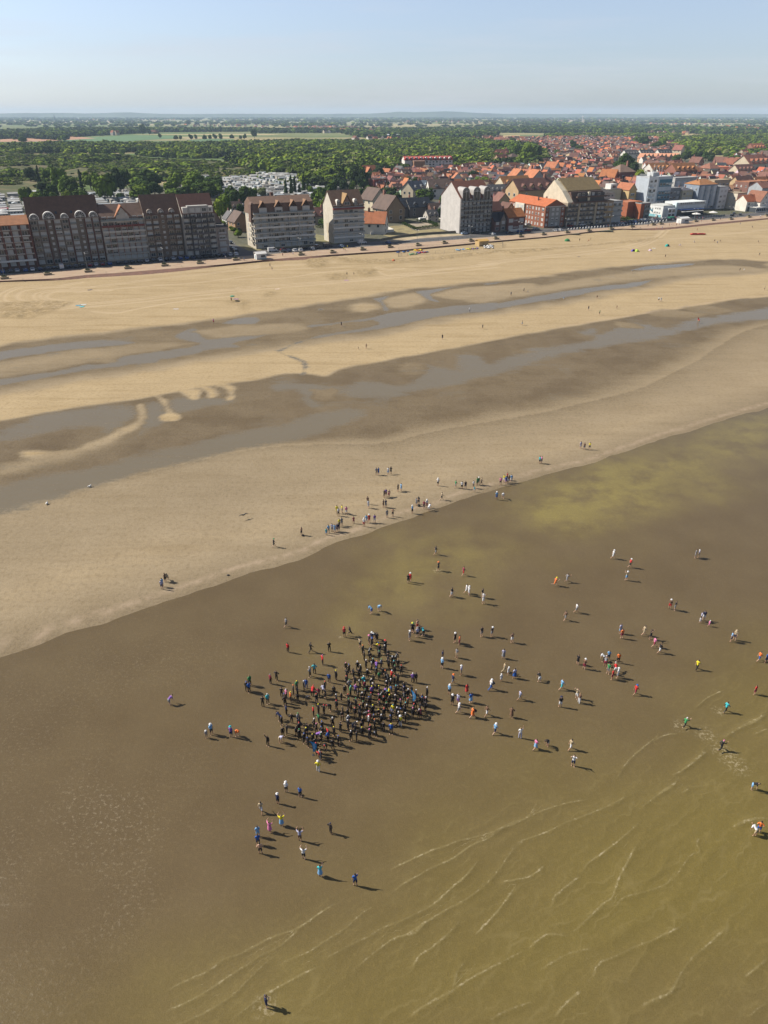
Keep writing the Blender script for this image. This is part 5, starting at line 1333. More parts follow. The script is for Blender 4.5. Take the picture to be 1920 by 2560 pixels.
# ---- holiday park: white mobile homes
mh = MB(); mh.box(-4.2,4.2,-1.7,1.7,-2.0,2.5,0); mh.box(-4.1,4.1,-1.76,-1.7,.15,.35,1)
for x in (-3, -1, 1.4, 3.2): mh.box(x-.5, x+.5, -1.75, -1.7, 1.0, 1.9, 2)
mh.box(-4.25,-4.2,-.7,.7,1.0,1.9,2)
mh_wall = mh.mesh('mobile_home', [MT, M_fr, M_glass])
mh_roof = MB().prism([(-1.9,2.45),(0,3.05),(1.9,2.45),(1.9,2.6),(0,3.2),(-1.9,2.6)], 'x', -4.4, 4.4).mesh('roof', MT)
CAMPS = [[(440,470),(500,448),(640,446),(700,438),(836,440),(860,462),(835,480),(800,500),(700,496),(560,492),(470,500)], [(-60,500),(60,490),(150,478),(160,500),(120,545),(80,560),(-60,560)], [(200,488),(300,480),(420,498),(470,510),(460,540),(340,528),(200,520)], [(640,440),(800,436),(830,452),(650,450)], [(560,496),(640,492),(650,520),(560,525)]]
campW = [[G(*p, TZ) for p in c] for c in CAMPS]
mh_pos = []
for i in range(-60, 75):
    for j in range(-70, 60):
        s = 150+i*10.4+rs.uniform(-.8, .8); n = -330+j*7.4+(-3 if j % 2 else 0)+rs.uniform(-.5, .5); x, y = WS(s, n)
        for ci, cw_ in enumerate(campW):
            if inpoly(np.array([x]), np.array([y]), cw_)[0] and rs.random() < .74 and free(x, y, 3.6): mh_pos.append((x, y, s, n, ci)); break
mh_pos.sort(key=lambda q: q[0]**2+q[1]**2)
tint = [((.52,.53,.52),'white'),((.44,.42,.37),'cream'),((.34,.40,.42),'blue-grey'),((.42,.37,.30),'beige')]
for k, (x, y, s, n, ci) in enumerate(mh_pos[:290]):
    col, cn = tint[rs.choices(range(4), (6, 2, 2, 1))[0]]; rc = rs.choice(((.50,.50,.48),(.30,.29,.27),(.38,.41,.43),(.54,.54,.52),(.22,.21,.19)))
    if k == 60: rc = (.35,.05,.08)
    z = lz(x, y)
    o = link('mobile_home', mh_wall, None, (x, y, z), CA+rs.choice((0,0,math.pi/2,.25)), col)
    tag(o, '%s mobile home, %s, behind %s' % (cn, ('main field','left field','near rows','back rows','near corner')[ci], roadside(s)), 'mobile home', 'mobile homes of the holiday park')
    if k == 60: o['label'] = 'mobile home with the only dark red roof in the holiday park'
    link('roof', mh_roof, o, color=rc)
    occupied.append((x, y, 3.4))
mb = MB(); fcol = []
for x, y, s, n, ci in mh_pos[290:]:
    i = len(mb.v); a = CA+rs.choice((0, 0, math.pi/2)); ca, sa = math.cos(a), math.sin(a); z = lz(x, y); wc = rs.choice(tint)[0]; rc = rs.choice(((.50,.50,.48),(.30,.29,.27),(.38,.41,.43),(.54,.54,.52),(.22,.21,.19)))
    V = [(-4.2,-1.8,-2),(4.2,-1.8,-2),(4.2,1.8,-2),(-4.2,1.8,-2),(-4.2,-1.8,2.5),(4.2,-1.8,2.5),(4.2,1.8,2.5),(-4.2,1.8,2.5),(-4.2,0,3.1),(4.2,0,3.1)]
    mb.v += [(x+px*ca-py*sa, y+px*sa+py*ca, z+pz) for px, py, pz in V]
    for f, c_ in (((0,1,5,4),wc),((1,2,6,5),wc),((2,3,7,6),wc),((3,0,4,7),wc),((7,4,8),wc),((5,6,9),wc),((4,5,9,8),rc),((6,7,8,9),rc)): mb.f.append(tuple(i+k for k in f)); mb.m.append(0); fcol.append(c_)
me = mb.mesh('distant_mobile_homes', mf.m); ca_ = me.color_attributes.new('Col', 'FLOAT_COLOR', 'CORNER')
ca_.data.foreach_set('color', np.repeat(np.array([(*c, 1) for c in fcol], np.float32), [len(f) for f in mb.f], axis=0).ravel())
tag(link('distant_mobile_homes', me), 'rear rows of small white mobile homes running up to the wood', 'mobile homes', kind='stuff')
# ================================================================ TREES AND SHRUBS
def leaf_mat(name, col, var=.22, tone=False):
    t = NT(name); oi = t.N('ObjectInfo'); P = t.ocoord()
    g = t.N('NewGeometry')
    r = g.outputs['Random Per Island']
    c = t.mix(t.rng(r, 0, 1, 0, 1), tuple(q*(1-var) for q in col), tuple(q*(1+var) for q in col))
    c = t.mix(t.rng(oi.outputs['Random'], 0, 1, 0, .5), c, t.mix(1.0, c, (1.25, 1.05, .8), 'MULTIPLY'))
    if tone: c = t.mix(1.0, c, t.N('Attribute', attribute_name='tone').outputs['Fac'], 'MULTIPLY')
    t.set(color=c, rough=.9, spec=.05)
    return t.m
LEAF = {'green': leaf_mat('leaves_mid_green', (.118,.190,.022)), 'dark': leaf_mat('leaves_dark_green', (.055,.098,.018)), 'bright': leaf_mat('leaves_bright_green', (.20,.28,.028)),
        'grey': leaf_mat('leaves_grey_green', (.130,.160,.062)), 'pine': leaf_mat('needles_blue_green', (.036,.062,.020))}
LEAFCOL = {'green': (.125,.195,.022), 'dark': (.060,.100,.018), 'bright': (.200,.270,.028), 'grey': (.155,.185,.070), 'pine': (.045,.072,.022)}
M_bark = plain('bark', (.10,.075,.05), .95, .3, 2)

def crown_np(seed, nlobe, leaves, w=1.0, h=1.0, cone=False, leaf=.085):
    """leaf clumps scattered through the volume of several lobes; unit tree about 1 wide, 1 high"""
    r = np.random.RandomState(seed)
    if cone: lobes = [(r.uniform(-.06,.06), r.uniform(-.06,.06), .12+.8*k/nlobe, .21*(1-k/nlobe*.62)) for k in range(nlobe)]
    else:
        lobes = []
        for k in range(nlobe):
            a = r.uniform(0, 6.28); q = r.uniform(.0, .27); z = r.uniform(.34, .80); lobes.append((q*math.cos(a), q*math.sin(a), z, r.uniform(.15, .25)*(1.15-abs(z-.5)*.6)))
        lobes.append((0, 0, .52, .27))
    L_ = np.array(lobes); pr = L_[:, 3]**2; pr /= pr.sum()
    k = r.choice(len(L_), leaves, p=pr)
    d = r.normal(size=(leaves, 3)); d /= np.linalg.norm(d, axis=1)[:, None]
    rad = L_[k, 3]*(.62+.44*r.rand(leaves)**.6)
    c = L_[k, :3] + d*rad[:, None]*np.array([1, 1, .85])
    c[:, :2] *= w; c[:, 2] *= h
    n = d*1.0 + np.array([0, 0, .25]) + r.normal(size=(leaves, 3))*.32; n /= np.linalg.norm(n, axis=1)[:, None]
    a = np.cross(n, r.normal(size=(leaves, 3))); a /= np.linalg.norm(a, axis=1)[:, None]
    b = np.cross(n, a); s = leaf*(.6+.8*r.rand(leaves))[:, None]
    V = np.stack([c+a*s, c+b*s*.9-a*s*.35, c-b*s*.9-a*s*.35], 1)
    return V            # (leaves, 3, 3)

def tree_meshes(kind, seed):
    cone = kind in ('poplar',)
    V = crown_np(seed, 9 if not cone else 8, 950, cone=cone, leaf=.075 if not cone else .06)
    return V
CROWN = {}
for mk in LEAF:
    for sd_ in range(4):
        for form in ('round', 'poplar', 'pine'):
            if form == 'poplar': V = crown_np(sd_+40, 8, 900, cone=True, leaf=.055)
            elif form == 'pine': V = crown_np(sd_+80, 6, 850, h=.95, leaf=.07)
            else: V = crown_np(sd_, 10, 1150, leaf=.07)
            CROWN[(mk, sd_, form)] = V
CM = {}
def crown_mesh(mk, sd_, form):
    k = (mk, sd_, form)
    if k not in CM:
        V = CROWN[k].reshape(-1, 3); CM[k] = npmesh('crown', V, np.arange(len(V)).reshape(-1, 3), LEAF[mk])
    return CM[k]
def trunk_mesh(sd_):
    r = random.Random(sd_); mb = MB(); lean = r.uniform(-.03, .03)
    mb.tube([(0,0,-.15),(lean,0,.2),(lean*1.5,.01,.45),(0,0,.72)], [.035,.028,.02,.008], 6)
    for k in range(4):
        a = r.uniform(0, 6.28); z = r.uniform(.25, .5)
        mb.tube([(lean,0,z),(.14*math.cos(a),.14*math.sin(a),z+.14),(.24*math.cos(a),.24*math.sin(a),z+.27)], [.014,.01,.004], 4)
    return mb.mesh('trunk', M_bark)
TM = [trunk_mesh(k) for k in range(4)]
ntree = 0
def tree(x, y, h, w, mk='green', form='round', label=None, group='trees among the buildings', z=None):
    global ntree
    k = ntree % 4; ntree += 1
    root = bpy.data.objects.new({'poplar': 'poplar_tree', 'pine': 'pine_tree'}.get(form, 'tree'), None); COL.objects.link(root)
    root.location = (x, y, lz(x, y) if z is None else z); root.rotation_euler = (0, 0, RNG.uniform(0, 6.28)); root.scale = (w, w, h)
    s_, n_ = sn(x, y)
    tag(root, label or '%s %s behind %s, %s' % ({'green':'mid-green','dark':'dark green','bright':'bright green','grey':'grey-green','pine':'blackish green'}[mk], {'round':'broad tree','poplar':'narrow poplar','pine':'flat-topped pine'}[form], roadside(s_), 'close by' if n_ > -170 else ('mid distance' if n_ > -380 else 'far inland')), 'tree', group)
    link('crown', crown_mesh(mk, k, form), root); link('trunk', TM[k], root)
    occupied.append((x, y, w*.3))

def ptree(p, hpx, wpx, mk, form='round', **kw):
    """tree whose foot stands at photograph pixel p and whose height and width are given in photograph pixels"""
    x, y = G(p[0], p[1], TZ); z = lz(x, y)
    dep = y*CP+(H-TZ)*SP
    tree(x, y, hpx*dep/(FPX*CP*1.0), wpx*dep/FPX*1.25, mk, form, z=z, **kw)
c1 = lambda x, y: (x*.28933, 440+y*.28933)
c2 = lambda x, y: (440+x*.28933, 420+y*.28933)
for x, y, h, w, mk, f in ((225,250,130,70,'green','round'),(265,215,120,70,'dark','round'),(315,275,130,100,'bright','round'),(375,265,120,90,'green','round'),(405,200,130,110,'pine','round'),(455,215,150,110,'dark','round'),(480,255,110,90,'green','round'),(350,100,140,60,'pine','poplar'),(530,150,190,120,'green','round'),(520,255,90,80,'dark','round'),
        (590,210,200,130,'green','round'),(575,255,110,90,'bright','round'),(640,215,170,110,'dark','round'),(705,235,130,120,'dark','round'),(735,245,110,90,'green','round'),(790,120,130,120,'green','round'),(860,190,190,110,'green','round'),(915,215,220,150,'green','round'),(985,190,200,120,'dark','round'),(1045,160,190,120,'pine','round'),(1100,110,140,90,'dark','round'),
        (710,110,150,60,'pine','poplar'),(275,80,110,110,'pine','round'),(120,50,60,60,'dark','round'),(420,70,80,80,'green','round'),(1040,205,60,70,'dark','round'),(460,35,90,110,'green','round')):
    ptree(c1(x, y), h*.289, w*.289, mk, f)
for k in range(26):     # the dense low thicket
    a = RNG.uniform(1180, 1900); b = RNG.uniform(95, 225) - (a > 1500)*10
    ptree(c1(a, b), RNG.uniform(100, 135)*.289, RNG.uniform(120, 170)*.289, RNG.choice(('green','green','dark')), label='tree of the dense low thicket behind the dark brown block')
for x, y, h, w, mk, f in ((385,450,190,130,'bright','round'),(440,420,170,120,'green','round'),(520,335,150,130,'dark','round'),(590,330,150,130,'dark','round'),(640,290,120,110,'dark','round'),(470,270,90,80,'dark','round'),(350,230,90,120,'dark','round'),(745,250,70,90,'grey','round'),(680,240,70,70,'green','round'),
        (950,240,130,60,'dark','poplar'),(1000,240,160,66,'dark','poplar'),(1030,235,150,60,'pine','poplar'),(1070,235,90,60,'dark','poplar'),(1105,222,150,76,'dark','poplar'),(1140,225,100,60,'dark','poplar'),(1165,235,70,60,'green','round'),(1215,290,110,90,'dark','round'),(1260,300,130,110,'green','round'),(1310,290,130,110,'dark','round'),(1355,240,110,100,'dark','round'),
        (1235,420,120,70,'dark','round'),(1255,430,140,100,'green','round'),(1300,330,80,80,'green','round'),(1340,130,110,70,'pine','round'),(1400,180,130,110,'pine','round'),(1450,210,110,90,'pine','round'),(1520,210,80,70,'green','round'),(1560,180,140,110,'pine','round'),(1620,190,130,110,'dark','round'),(1380,100,120,80,'dark','poplar'),(1440,110,120,90,'dark','poplar'),
        (500,330,70,60,'dark','round'),(420,330,110,90,'green','round'),(455,300,120,90,'dark','round'),(560,400,80,80,'dark','round'),(400,520,60,90,'green','round'),(585,470,60,70,'dark','round'),(1210,350,90,90,'green','round'),(1290,420,90,90,'green','round'),(1250,370,80,80,'dark','round'),(1225,480,60,80,'green','round'),(540,600,60,90,'green','round'),(500,560,50,70,'green','round'),(380,180,60,60,'pine','round'),(1290,500,70,120,'dark','round')):
    ptree(c2(x, y), h*.289, w*.289, mk, f)
for x, y, h, w, mk, f in ((30,300,160,120,'pine','pine'),(80,330,150,110,'pine','pine'),(20,250,110,90,'dark','round'),(160,400,110,100,'dark','round'),(210,420,110,90,'pine','round'),(270,410,90,110,'pine','round'),(330,420,100,120,'pine','round'),(390,425,80,80,'dark','round'),(70,400,80,80,'dark','round'),(130,300,50,60,'dark','round'),
        (235,235,110,110,'pine','pine'),(270,200,110,90,'dark','round'),(310,165,90,110,'bright','round'),(420,150,100,60,'dark','poplar'),(165,240,60,60,'dark','round'),(500,300,90,90,'pine','round'),(550,310,90,110,'dark','round'),(600,430,90,110,'green','round'),(650,440,110,110,'dark','round'),(590,400,60,70,'green','round'),
        (740,300,70,100,'green','round'),(760,250,60,80,'pine','round'),(1040,260,90,130,'pine','pine'),(1090,290,80,110,'green','round'),(1140,300,80,130,'green','round'),(1190,310,70,90,'green','round'),(790,530,130,90,'green','round'),(770,590,110,80,'pine','round'),(740,560,60,60,'dark','round'),(1555,250,60,110,'dark','round'),
        (1340,150,90,90,'pine','round'),(1590,140,110,110,'dark','round'),(1500,150,60,60,'dark','round'),(480,190,60,70,'pine','round'),(640,420,40,60,'green','round'),(720,340,60,60,'dark','round'),(690,600,40,60,'green','round')):
    ptree(c3(x, y), h*.289, w*.289, mk, f)
for x, y, h, w, mk, f in ((60,200,110,110,'green','round'),(150,230,130,130,'green','round'),(230,270,170,130,'green','round'),(320,320,180,140,'green','round'),(400,330,190,150,'green','round'),(470,310,170,120,'dark','round'),(180,80,60,90,'dark','round'),(290,340,100,100,'dark','round'),(150,350,70,110,'pine','round'),(500,360,90,90,'pine','round'),(440,200,110,120,'green','round'),(350,220,110,120,'green','round'),(120,300,80,60,'dark','round'),
        (700,240,70,100,'dark','round'),(640,260,60,110,'pine','round'),(740,240,60,90,'pine','round'),(890,180,110,90,'dark','round'),(960,200,80,90,'dark','round'),(1000,400,90,80,'pine','round'),(1050,400,80,70,'dark','round'),(1140,380,60,90,'pine','round'),(1240,400,70,120,'pine','round'),(1380,420,130,110,'dark','round'),(1440,470,220,150,'dark','round'),(1500,480,230,150,'dark','round'),(1560,500,170,130,'pine','round'),(1470,530,110,110,'pine','round'),(1620,530,110,110,'bright','round'),(1590,560,90,100,'green','round'),
        (410,490,50,110,'green','round'),(810,390,40,60,'dark','round'),(600,590,60,60,'dark','round'),(660,590,60,60,'dark','round'),(1030,480,60,80,'dark','round'),(820,180,40,60,'dark','round')):
    ptree(c4(x, y), h*.217, w*.217, mk, f)
for x, y, h, w, mk, f in ((30,330,110,110,'pine','round'),(60,400,120,110,'dark','round'),(110,470,140,110,'dark','round'),(180,490,110,110,'bright','round'),(140,540,60,90,'green','round'),(350,170,90,110,'dark','round'),(430,160,120,110,'green','round'),(560,280,70,90,'dark','round'),(600,310,90,120,'dark','round'),(700,290,100,130,'dark','round'),(760,280,100,120,'green','round'),(850,270,100,130,'dark','round'),(940,290,100,120,'dark','round'),(1010,330,110,110,'pine','round'),
        (1180,290,80,120,'dark','round'),(1240,300,80,120,'green','round'),(1300,320,90,120,'dark','round'),(640,420,70,110,'pine','round'),(720,440,60,110,'pine','round'),(960,420,80,120,'dark','round'),(1000,440,70,110,'pine','round'),(900,440,50,90,'green','round'),(1440,370,60,130,'pine','round'),(1530,380,60,110,'pine','round'),(1630,240,80,90,'dark','round'),(1430,250,50,80,'green','round'),(220,130,110,110,'dark','round'),(150,100,90,90,'green','round'),(290,100,60,80,'dark','round')):
    ptree(c5(x, y), h*.217, w*.217, mk, f)
# garden trees between the roofs
for q in range(70):
    x, y, s, n, u, v = cand[rs.randrange(20, min(len(cand), 420))]
    x += rs.uniform(4, 9); y += rs.uniform(-6, 6)
    hh_ = rs.uniform(4.5, 8.5)
    if free(x, y, 2.2): tree(x, y, hh_, hh_*rs.uniform(.7, 1.0), rs.choice(('dark','green','pine','green')))
NT_IND = ntree

# ---- woodland and scrub as masses
def scatter(poly_px, spacing, seed, vmin=0):
    pw = [G(*p, TZ) for p in poly_px]; xs = [p[0] for p in pw]; ys = [p[1] for p in pw]
    r = np.random.RandomState(seed)
    gx = np.arange(min(xs), max(xs), spacing); gy = np.arange(min(ys), max(ys), spacing)
    X_, Y_ = np.meshgrid(gx, gy); X_ = X_.ravel()+r.uniform(-.45, .45, X_.size)*spacing; Y_ = Y_.ravel()+r.uniform(-.45, .45, Y_.size)*spacing
    m = inpoly(X_, Y_, pw); return X_[m], Y_[m]
MINI = {f: [crown_np(s_+7, 7 if f != 'poplar' else 6, nl, cone=f == 'poplar', leaf=lf) for s_ in range(5)] for f, nl, lf in (('round', 210, .14), ('poplar', 150, .09))}
TINY = [crown_np(s_+70, 5, 60, leaf=.24) for s_ in range(5)]
def mass(name, label, pts, mats, lo=210, cat='wood', tiny=False):
    """pts: (x, y, z, width, height, form, material index)"""
    VV = []; MI = []; TN = []; r = random.Random(len(pts))
    for x, y, z, w_, h_, f, m in pts:
        B_ = (TINY if tiny else MINI[f])[r.randrange(5)]; a = r.uniform(0, 6.28); ca, sa = math.cos(a), math.sin(a)
        Q = B_.copy(); q = Q[..., 0]*ca-Q[..., 1]*sa; Q[..., 1] = Q[..., 0]*sa+Q[..., 1]*ca; Q[..., 0] = q
        VV.append(Q*np.array([w_, w_, h_])+np.array([x, y, z])); MI.append(np.full(len(Q), m)); TN.append(np.full(len(Q)*3, r.uniform(.55, 1.5)))
    V = np.concatenate(VV).reshape(-1, 3)
    me = npmesh(name, V, np.arange(len(V)).reshape(-1, 3), mats, np.concatenate(MI))
    vattr(me, 'tone', np.concatenate(TN))
    tag(link(name, me), label, cat, kind='stuff')
MATS = [leaf_mat('wood_leaves_'+k, LEAFCOL[k], .12, True) for k in ('green', 'dark', 'bright', 'grey', 'pine')]
def fits(x, y, r=0): return not any((x-a)**2+(y-b)**2 < (c+r)**2 for a, b, c in occupied if abs(y-b) < 30)
FOREST = [
    ([(-60,372),(150,363),(330,366),(560,362),(760,357),(760,374),(640,392),(480,398),(300,388),(120,384),(-60,388)], 11.5, (9,13), 'band'),
    ([(740,360),(960,360),(1080,348),(1240,360),(1340,372),(1372,400),(1340,424),(1200,424),(1080,420),(1000,432),(930,436),(900,452),(850,448),(830,470),(770,472),(740,440),(640,428),(560,410),(640,394),(760,372)], 10.0, (9,14), 'wood'),
    ([(1650,352),(1760,344),(2060,340),(2060,385),(1900,392),(1790,388),(1700,380)], 11, (9,13), 'wood'),
    ([(1360,340),(1700,338),(1700,348),(1480,348),(1380,346)], 16, (9,12), 'wood')]
pts = []
for k, (pl, sp, (h0, h1), kd) in enumerate(FOREST):
    X_, Y_ = scatter(pl, sp, k); Zz = land_z(X_, Y_); V1 = vnoise(X_, Y_, 55, 200+k)
    for x, y, z, v_, vn_ in zip(X_, Y_, Zz, V1, vnoise(X_, Y_, 30, 210+k)):
        if kd == 'band' and v_ < .36: continue
        if not fits(x, y, 1): continue
        m = rs.choices(range(5), (6, 2, 2.5, 1.5, .5) if v_ > .5 else (4, 4, .8, .8, 1))[0]
        h_ = rs.uniform(h0, h1)*(.8+.5*vn_); f = 'poplar' if rs.random() < .16 else 'round'
        pts.append((x, y, z-h_*.18, (h_*rs.uniform(1.25, 1.9)) if f == 'round' else h_*.8, h_*1.1, f, m))
mass('woodland', 'dense mixed wood of light and dark green crowns behind the holiday park', pts, MATS)
pts = []
X_, Y_ = scatter([(-200,500),(0,492),(200,470),(330,452),(480,462),(560,446),(720,470),(790,462),(740,440),(640,428),(560,408),(480,402),(300,392),(0,386),(-200,386)], 5.2, 31); Zz = land_z(X_, Y_)
V1 = vnoise(X_, Y_, 38, 300); V2 = vnoise(X_, Y_, 90, 301)
for x, y, z, v_, v2 in zip(X_, Y_, Zz, V1, V2):
    if v_ < .40 or not fits(x, y, 1): continue
    h_ = rs.uniform(1.6, 3.4)*(1+1.5*(v2 > .56)*rs.random())
    pts.append((x, y, z-h_*.35, h_*rs.uniform(1.7, 2.6), h_*1.2, 'round', rs.choices(range(5), (5, 2, 1, 3, .6))[0]))
mass('scrub', 'low olive scrub and bushes over the grassy dunes', pts, MATS, cat='scrub', tiny=True)
# belts of trees over the plain
pts = []
BELT = [([(-60,345),(150,334),(180,325),(400,325),(640,326),(640,329),(400,331),(200,342),(60,350)], 17, 'dense'), ([(-60,332),(60,330),(165,325),(165,352),(60,346),(-60,350)], 17, 'dense'), ([(640,327),(1000,326),(1300,322),(1700,322),(2000,330),(2000,336),(1700,336),(1300,332),(1000,332),(640,333)], 21, 'dense'),
        ([(850,333),(1250,334),(1240,344),(1060,348),(900,344)], 17, 'dense'), ([(1640,322),(2000,318),(2000,326),(1650,330)], 30, 'open'), ([(1280,322),(1700,316),(1700,322),(1300,328)], 30, 'open')]
for k, (pl, sp, kd) in enumerate(BELT):
    X_, Y_ = scatter(pl, sp, 50+k); V1 = vnoise(X_, Y_, 130, 400+k)
    for x, y, v_ in zip(X_, Y_, V1):
        if v_ < (.34 if kd == 'dense' else .5): continue
        h_ = rs.uniform(11, 17); pts.append((x, y, TZ-h_*.22, h_*1.5, h_*1.2, 'round', rs.choices(range(5), (4, 5, .6, 1, 2))[0]))
r_ = np.random.RandomState(9)
for q in range(14000):   # hedgerows, copses and far belts thinning out to the horizon
    Y0 = 4200*(13200/4200)**(r_.rand()**.6); X0 = r_.uniform(-.62, .62)*Y0
    nz_ = float(vnoise(np.array([X0*.33]), np.array([Y0]), 170, 500)[0]); nz2 = float(vnoise(np.array([X0]), np.array([Y0*1.7]), 700, 501)[0])
    if nz_ < .59 and nz2 < .66: continue
    h_ = r_.uniform(10, 17)*(1+(Y0-4000)/22000)
    pts.append((X0, Y0, TZ-h_*.25, h_*2.4, h_*1.2, 'round', int(r_.choice(5, p=(.35,.4,.05,.1,.1)))))
mass('distant_trees', 'hedgerows and belts of trees spread over the hazy plain', pts, MATS, cat='trees', tiny=True)
# single far trees one can tell apart, standing on the fields
for u, v, h_, w_ in ((59,358,12,18),(58,352,10,16),(170,351,9,9),(233,333,10,13),(357,335,17,16),(374,338,11,8),(400,346,8,8),(440,350,9,9),(452,350,8,8),(478,350,9,9),(490,349,8,7),(512,350,10,8),(525,350,9,8),(538,349,9,8),(552,350,10,9),(580,348,9,8),(602,350,8,8),(612,349,9,8),(636,345,14,11),(470,314,10,10),(1184,350,12,9),(1200,352,10,8)):
    ptree((u, v), h_*1.35, w_*1.3, 'dark', label='dark round tree standing alone by the green fields', group='lone trees by the fields')
# ================================================================ PEOPLE
M_skin = tinted('skin', .55, .06, 6.0)
M_cloth = tinted('cloth', .9, .10, 5.0)
M_suit = tinted('neoprene', .45, .08, 5.0)
M_hair = tinted('hair', .6, .2, 30.0)

# joints of the body; each limb a chain, pose given by angles
def skeleton(pose):
    """joint positions (x right, y forward, z up) for a 1.75 m adult"""
    J = {}
    lean = {'W': 4, 'R': 14, 'B': 62, 'T': -8, 'P': -3}.get(pose, 0); sit = pose == 'T'; lie = pose == 'L'
    hz = .93 if not sit else .14
    if pose == 'B': hz = .86
    pel = Vector((0, -.12 if pose == 'B' else 0, hz)); ln = math.radians(lean)
    up = Vector((0, math.sin(ln), math.cos(ln)))
    fw = Vector((0, math.cos(ln), -math.sin(ln)))
    J['pelvis'] = pel; J['belly'] = pel+up*.17; J['chest'] = pel+up*.36; J['neckb'] = pel+up*.52
    hn = math.radians(lean*.45+{'P': -8, 'F': 14, 'B': 30}.get(pose, 4)); hu = Vector((0, math.sin(hn), math.cos(hn)))
    J['neck'] = J['neckb']+hu*.06; J['head'] = J['neck']+hu*.12+Vector((0,.015,0)); J['crown'] = J['head']+hu*.09
    for sgn, S_ in ((-1, 'l'), (1, 'r')):
        hip = pel+Vector((sgn*.095, 0, -.03)); th = {'W': (24, -20), 'R': (48, -28), 'B': (8, 2), 'H': (3, -3), 'P': (3, -5), 'U': (2, -3), 'F': (1, -1)}.get(pose, (0, 0))[0 if sgn < 0 else 1]
        kn = {'W': (12, 22), 'R': (40, 70), 'B': (4, 6)}.get(pose, (2, 3))[0 if sgn < 0 else 1]
        if sit: th, kn = (72, 62) if sgn < 0 else (80, 96)
        a = math.radians(th); b = math.radians(th-kn)
        knee = hip+Vector((sgn*.03, math.sin(a)*.43, -math.cos(a)*.43)); ank = knee+Vector((sgn*.01, math.sin(b)*.42, -math.cos(b)*.42))
        J['hip'+S_] = hip; J['knee'+S_] = knee; J['ank'+S_] = ank
        tip = -b*.4 if not sit else -.5
        J['toe'+S_] = ank+Vector((sgn*.03, .17*math.cos(tip), -.045-.1*math.sin(-tip) if th > -15 else -.10))
        sh = J['neckb']+Vector((sgn*.175, 0, 0))-up*.05
        sw = {'W': (-26, 30), 'R': (-50, 55)}.get(pose, (0, 0))[0 if sgn < 0 else 1]
        def arm(d1, d2):
            el = sh+Vector(d1).normalized()*.29; wr = el+Vector(d2).normalized()*.25; return el, wr
        if pose == 'H': el, wr = arm((sgn*.75, -.35, -.75), (-sgn*.85, .35, -.30))
        elif pose == 'P': el, wr = arm((sgn*.55, .55, .25), (-sgn*.45, .35, .9))
        elif pose == 'U': el, wr = arm((sgn*.3, .2, .95), (-sgn*.1, .15, 1)) if sgn > 0 else arm((sgn*.2, .1, -1), (sgn*.05, .3, -.9))
        elif pose == 'F': el, wr = arm((sgn*.25, .22, -.95), (-sgn*.85, .75, .15))
        elif pose == 'B': el, wr = arm((sgn*.1, .15, -1), (0, .1, -1))
        elif pose == 'T': el, wr = arm((sgn*.25, -.5, -.8), (sgn*.1, -.2, -1)) if sgn > 0 else arm((sgn*.2, .6, -.6), (0, 1, -.1))
        else:
            c_ = math.radians(sw); el, wr = arm((sgn*.16, math.sin(c_), -math.cos(c_)), (sgn*.03, math.sin(c_+(.35 if pose != 'R' else 1.4)), -math.cos(c_+(.35 if pose != 'R' else 1.4))))
        J['sh'+S_] = sh; J['el'+S_] = el; J['wr'+S_] = wr; J['hand'+S_] = wr+(wr-el).normalized()*.09
    low = min(v.z for k, v in J.items() if k[:3] in ('toe', 'ank')) if not sit else min(v.z for v in J.values())
    dz = .03-low if not sit else .09-low
    for k in J: J[k] = J[k]+Vector((0, 0, dz))
    if lie:
        for k in J: v = J[k]; J[k] = Vector((v.x, v.z-.9, .13+v.y*.5))
    return J
BONES = [('pelvis','belly'),('belly','chest'),('chest','neckb'),('neckb','neck'),('neck','head'),('head','crown')]
for q in 'lr': BONES += [('pelvis','hip'+q),('hip'+q,'knee'+q),('knee'+q,'ank'+q),('ank'+q,'toe'+q),('neckb','sh'+q),('sh'+q,'el'+q),('el'+q,'wr'+q),('wr'+q,'hand'+q)]
RAD = {'pelvis': (.155,.12), 'belly': (.14,.105), 'chest': (.165,.115), 'neckb': (.10,.075), 'neck': (.055,.055), 'head': (.082,.10), 'crown': (.055,.065),
       'hip': (.095,.10), 'knee': (.058,.06), 'ank': (.040,.045), 'toe': (.045,.028), 'sh': (.062,.062), 'el': (.043,.043), 'wr': (.028,.030), 'hand': (.040,.020)}
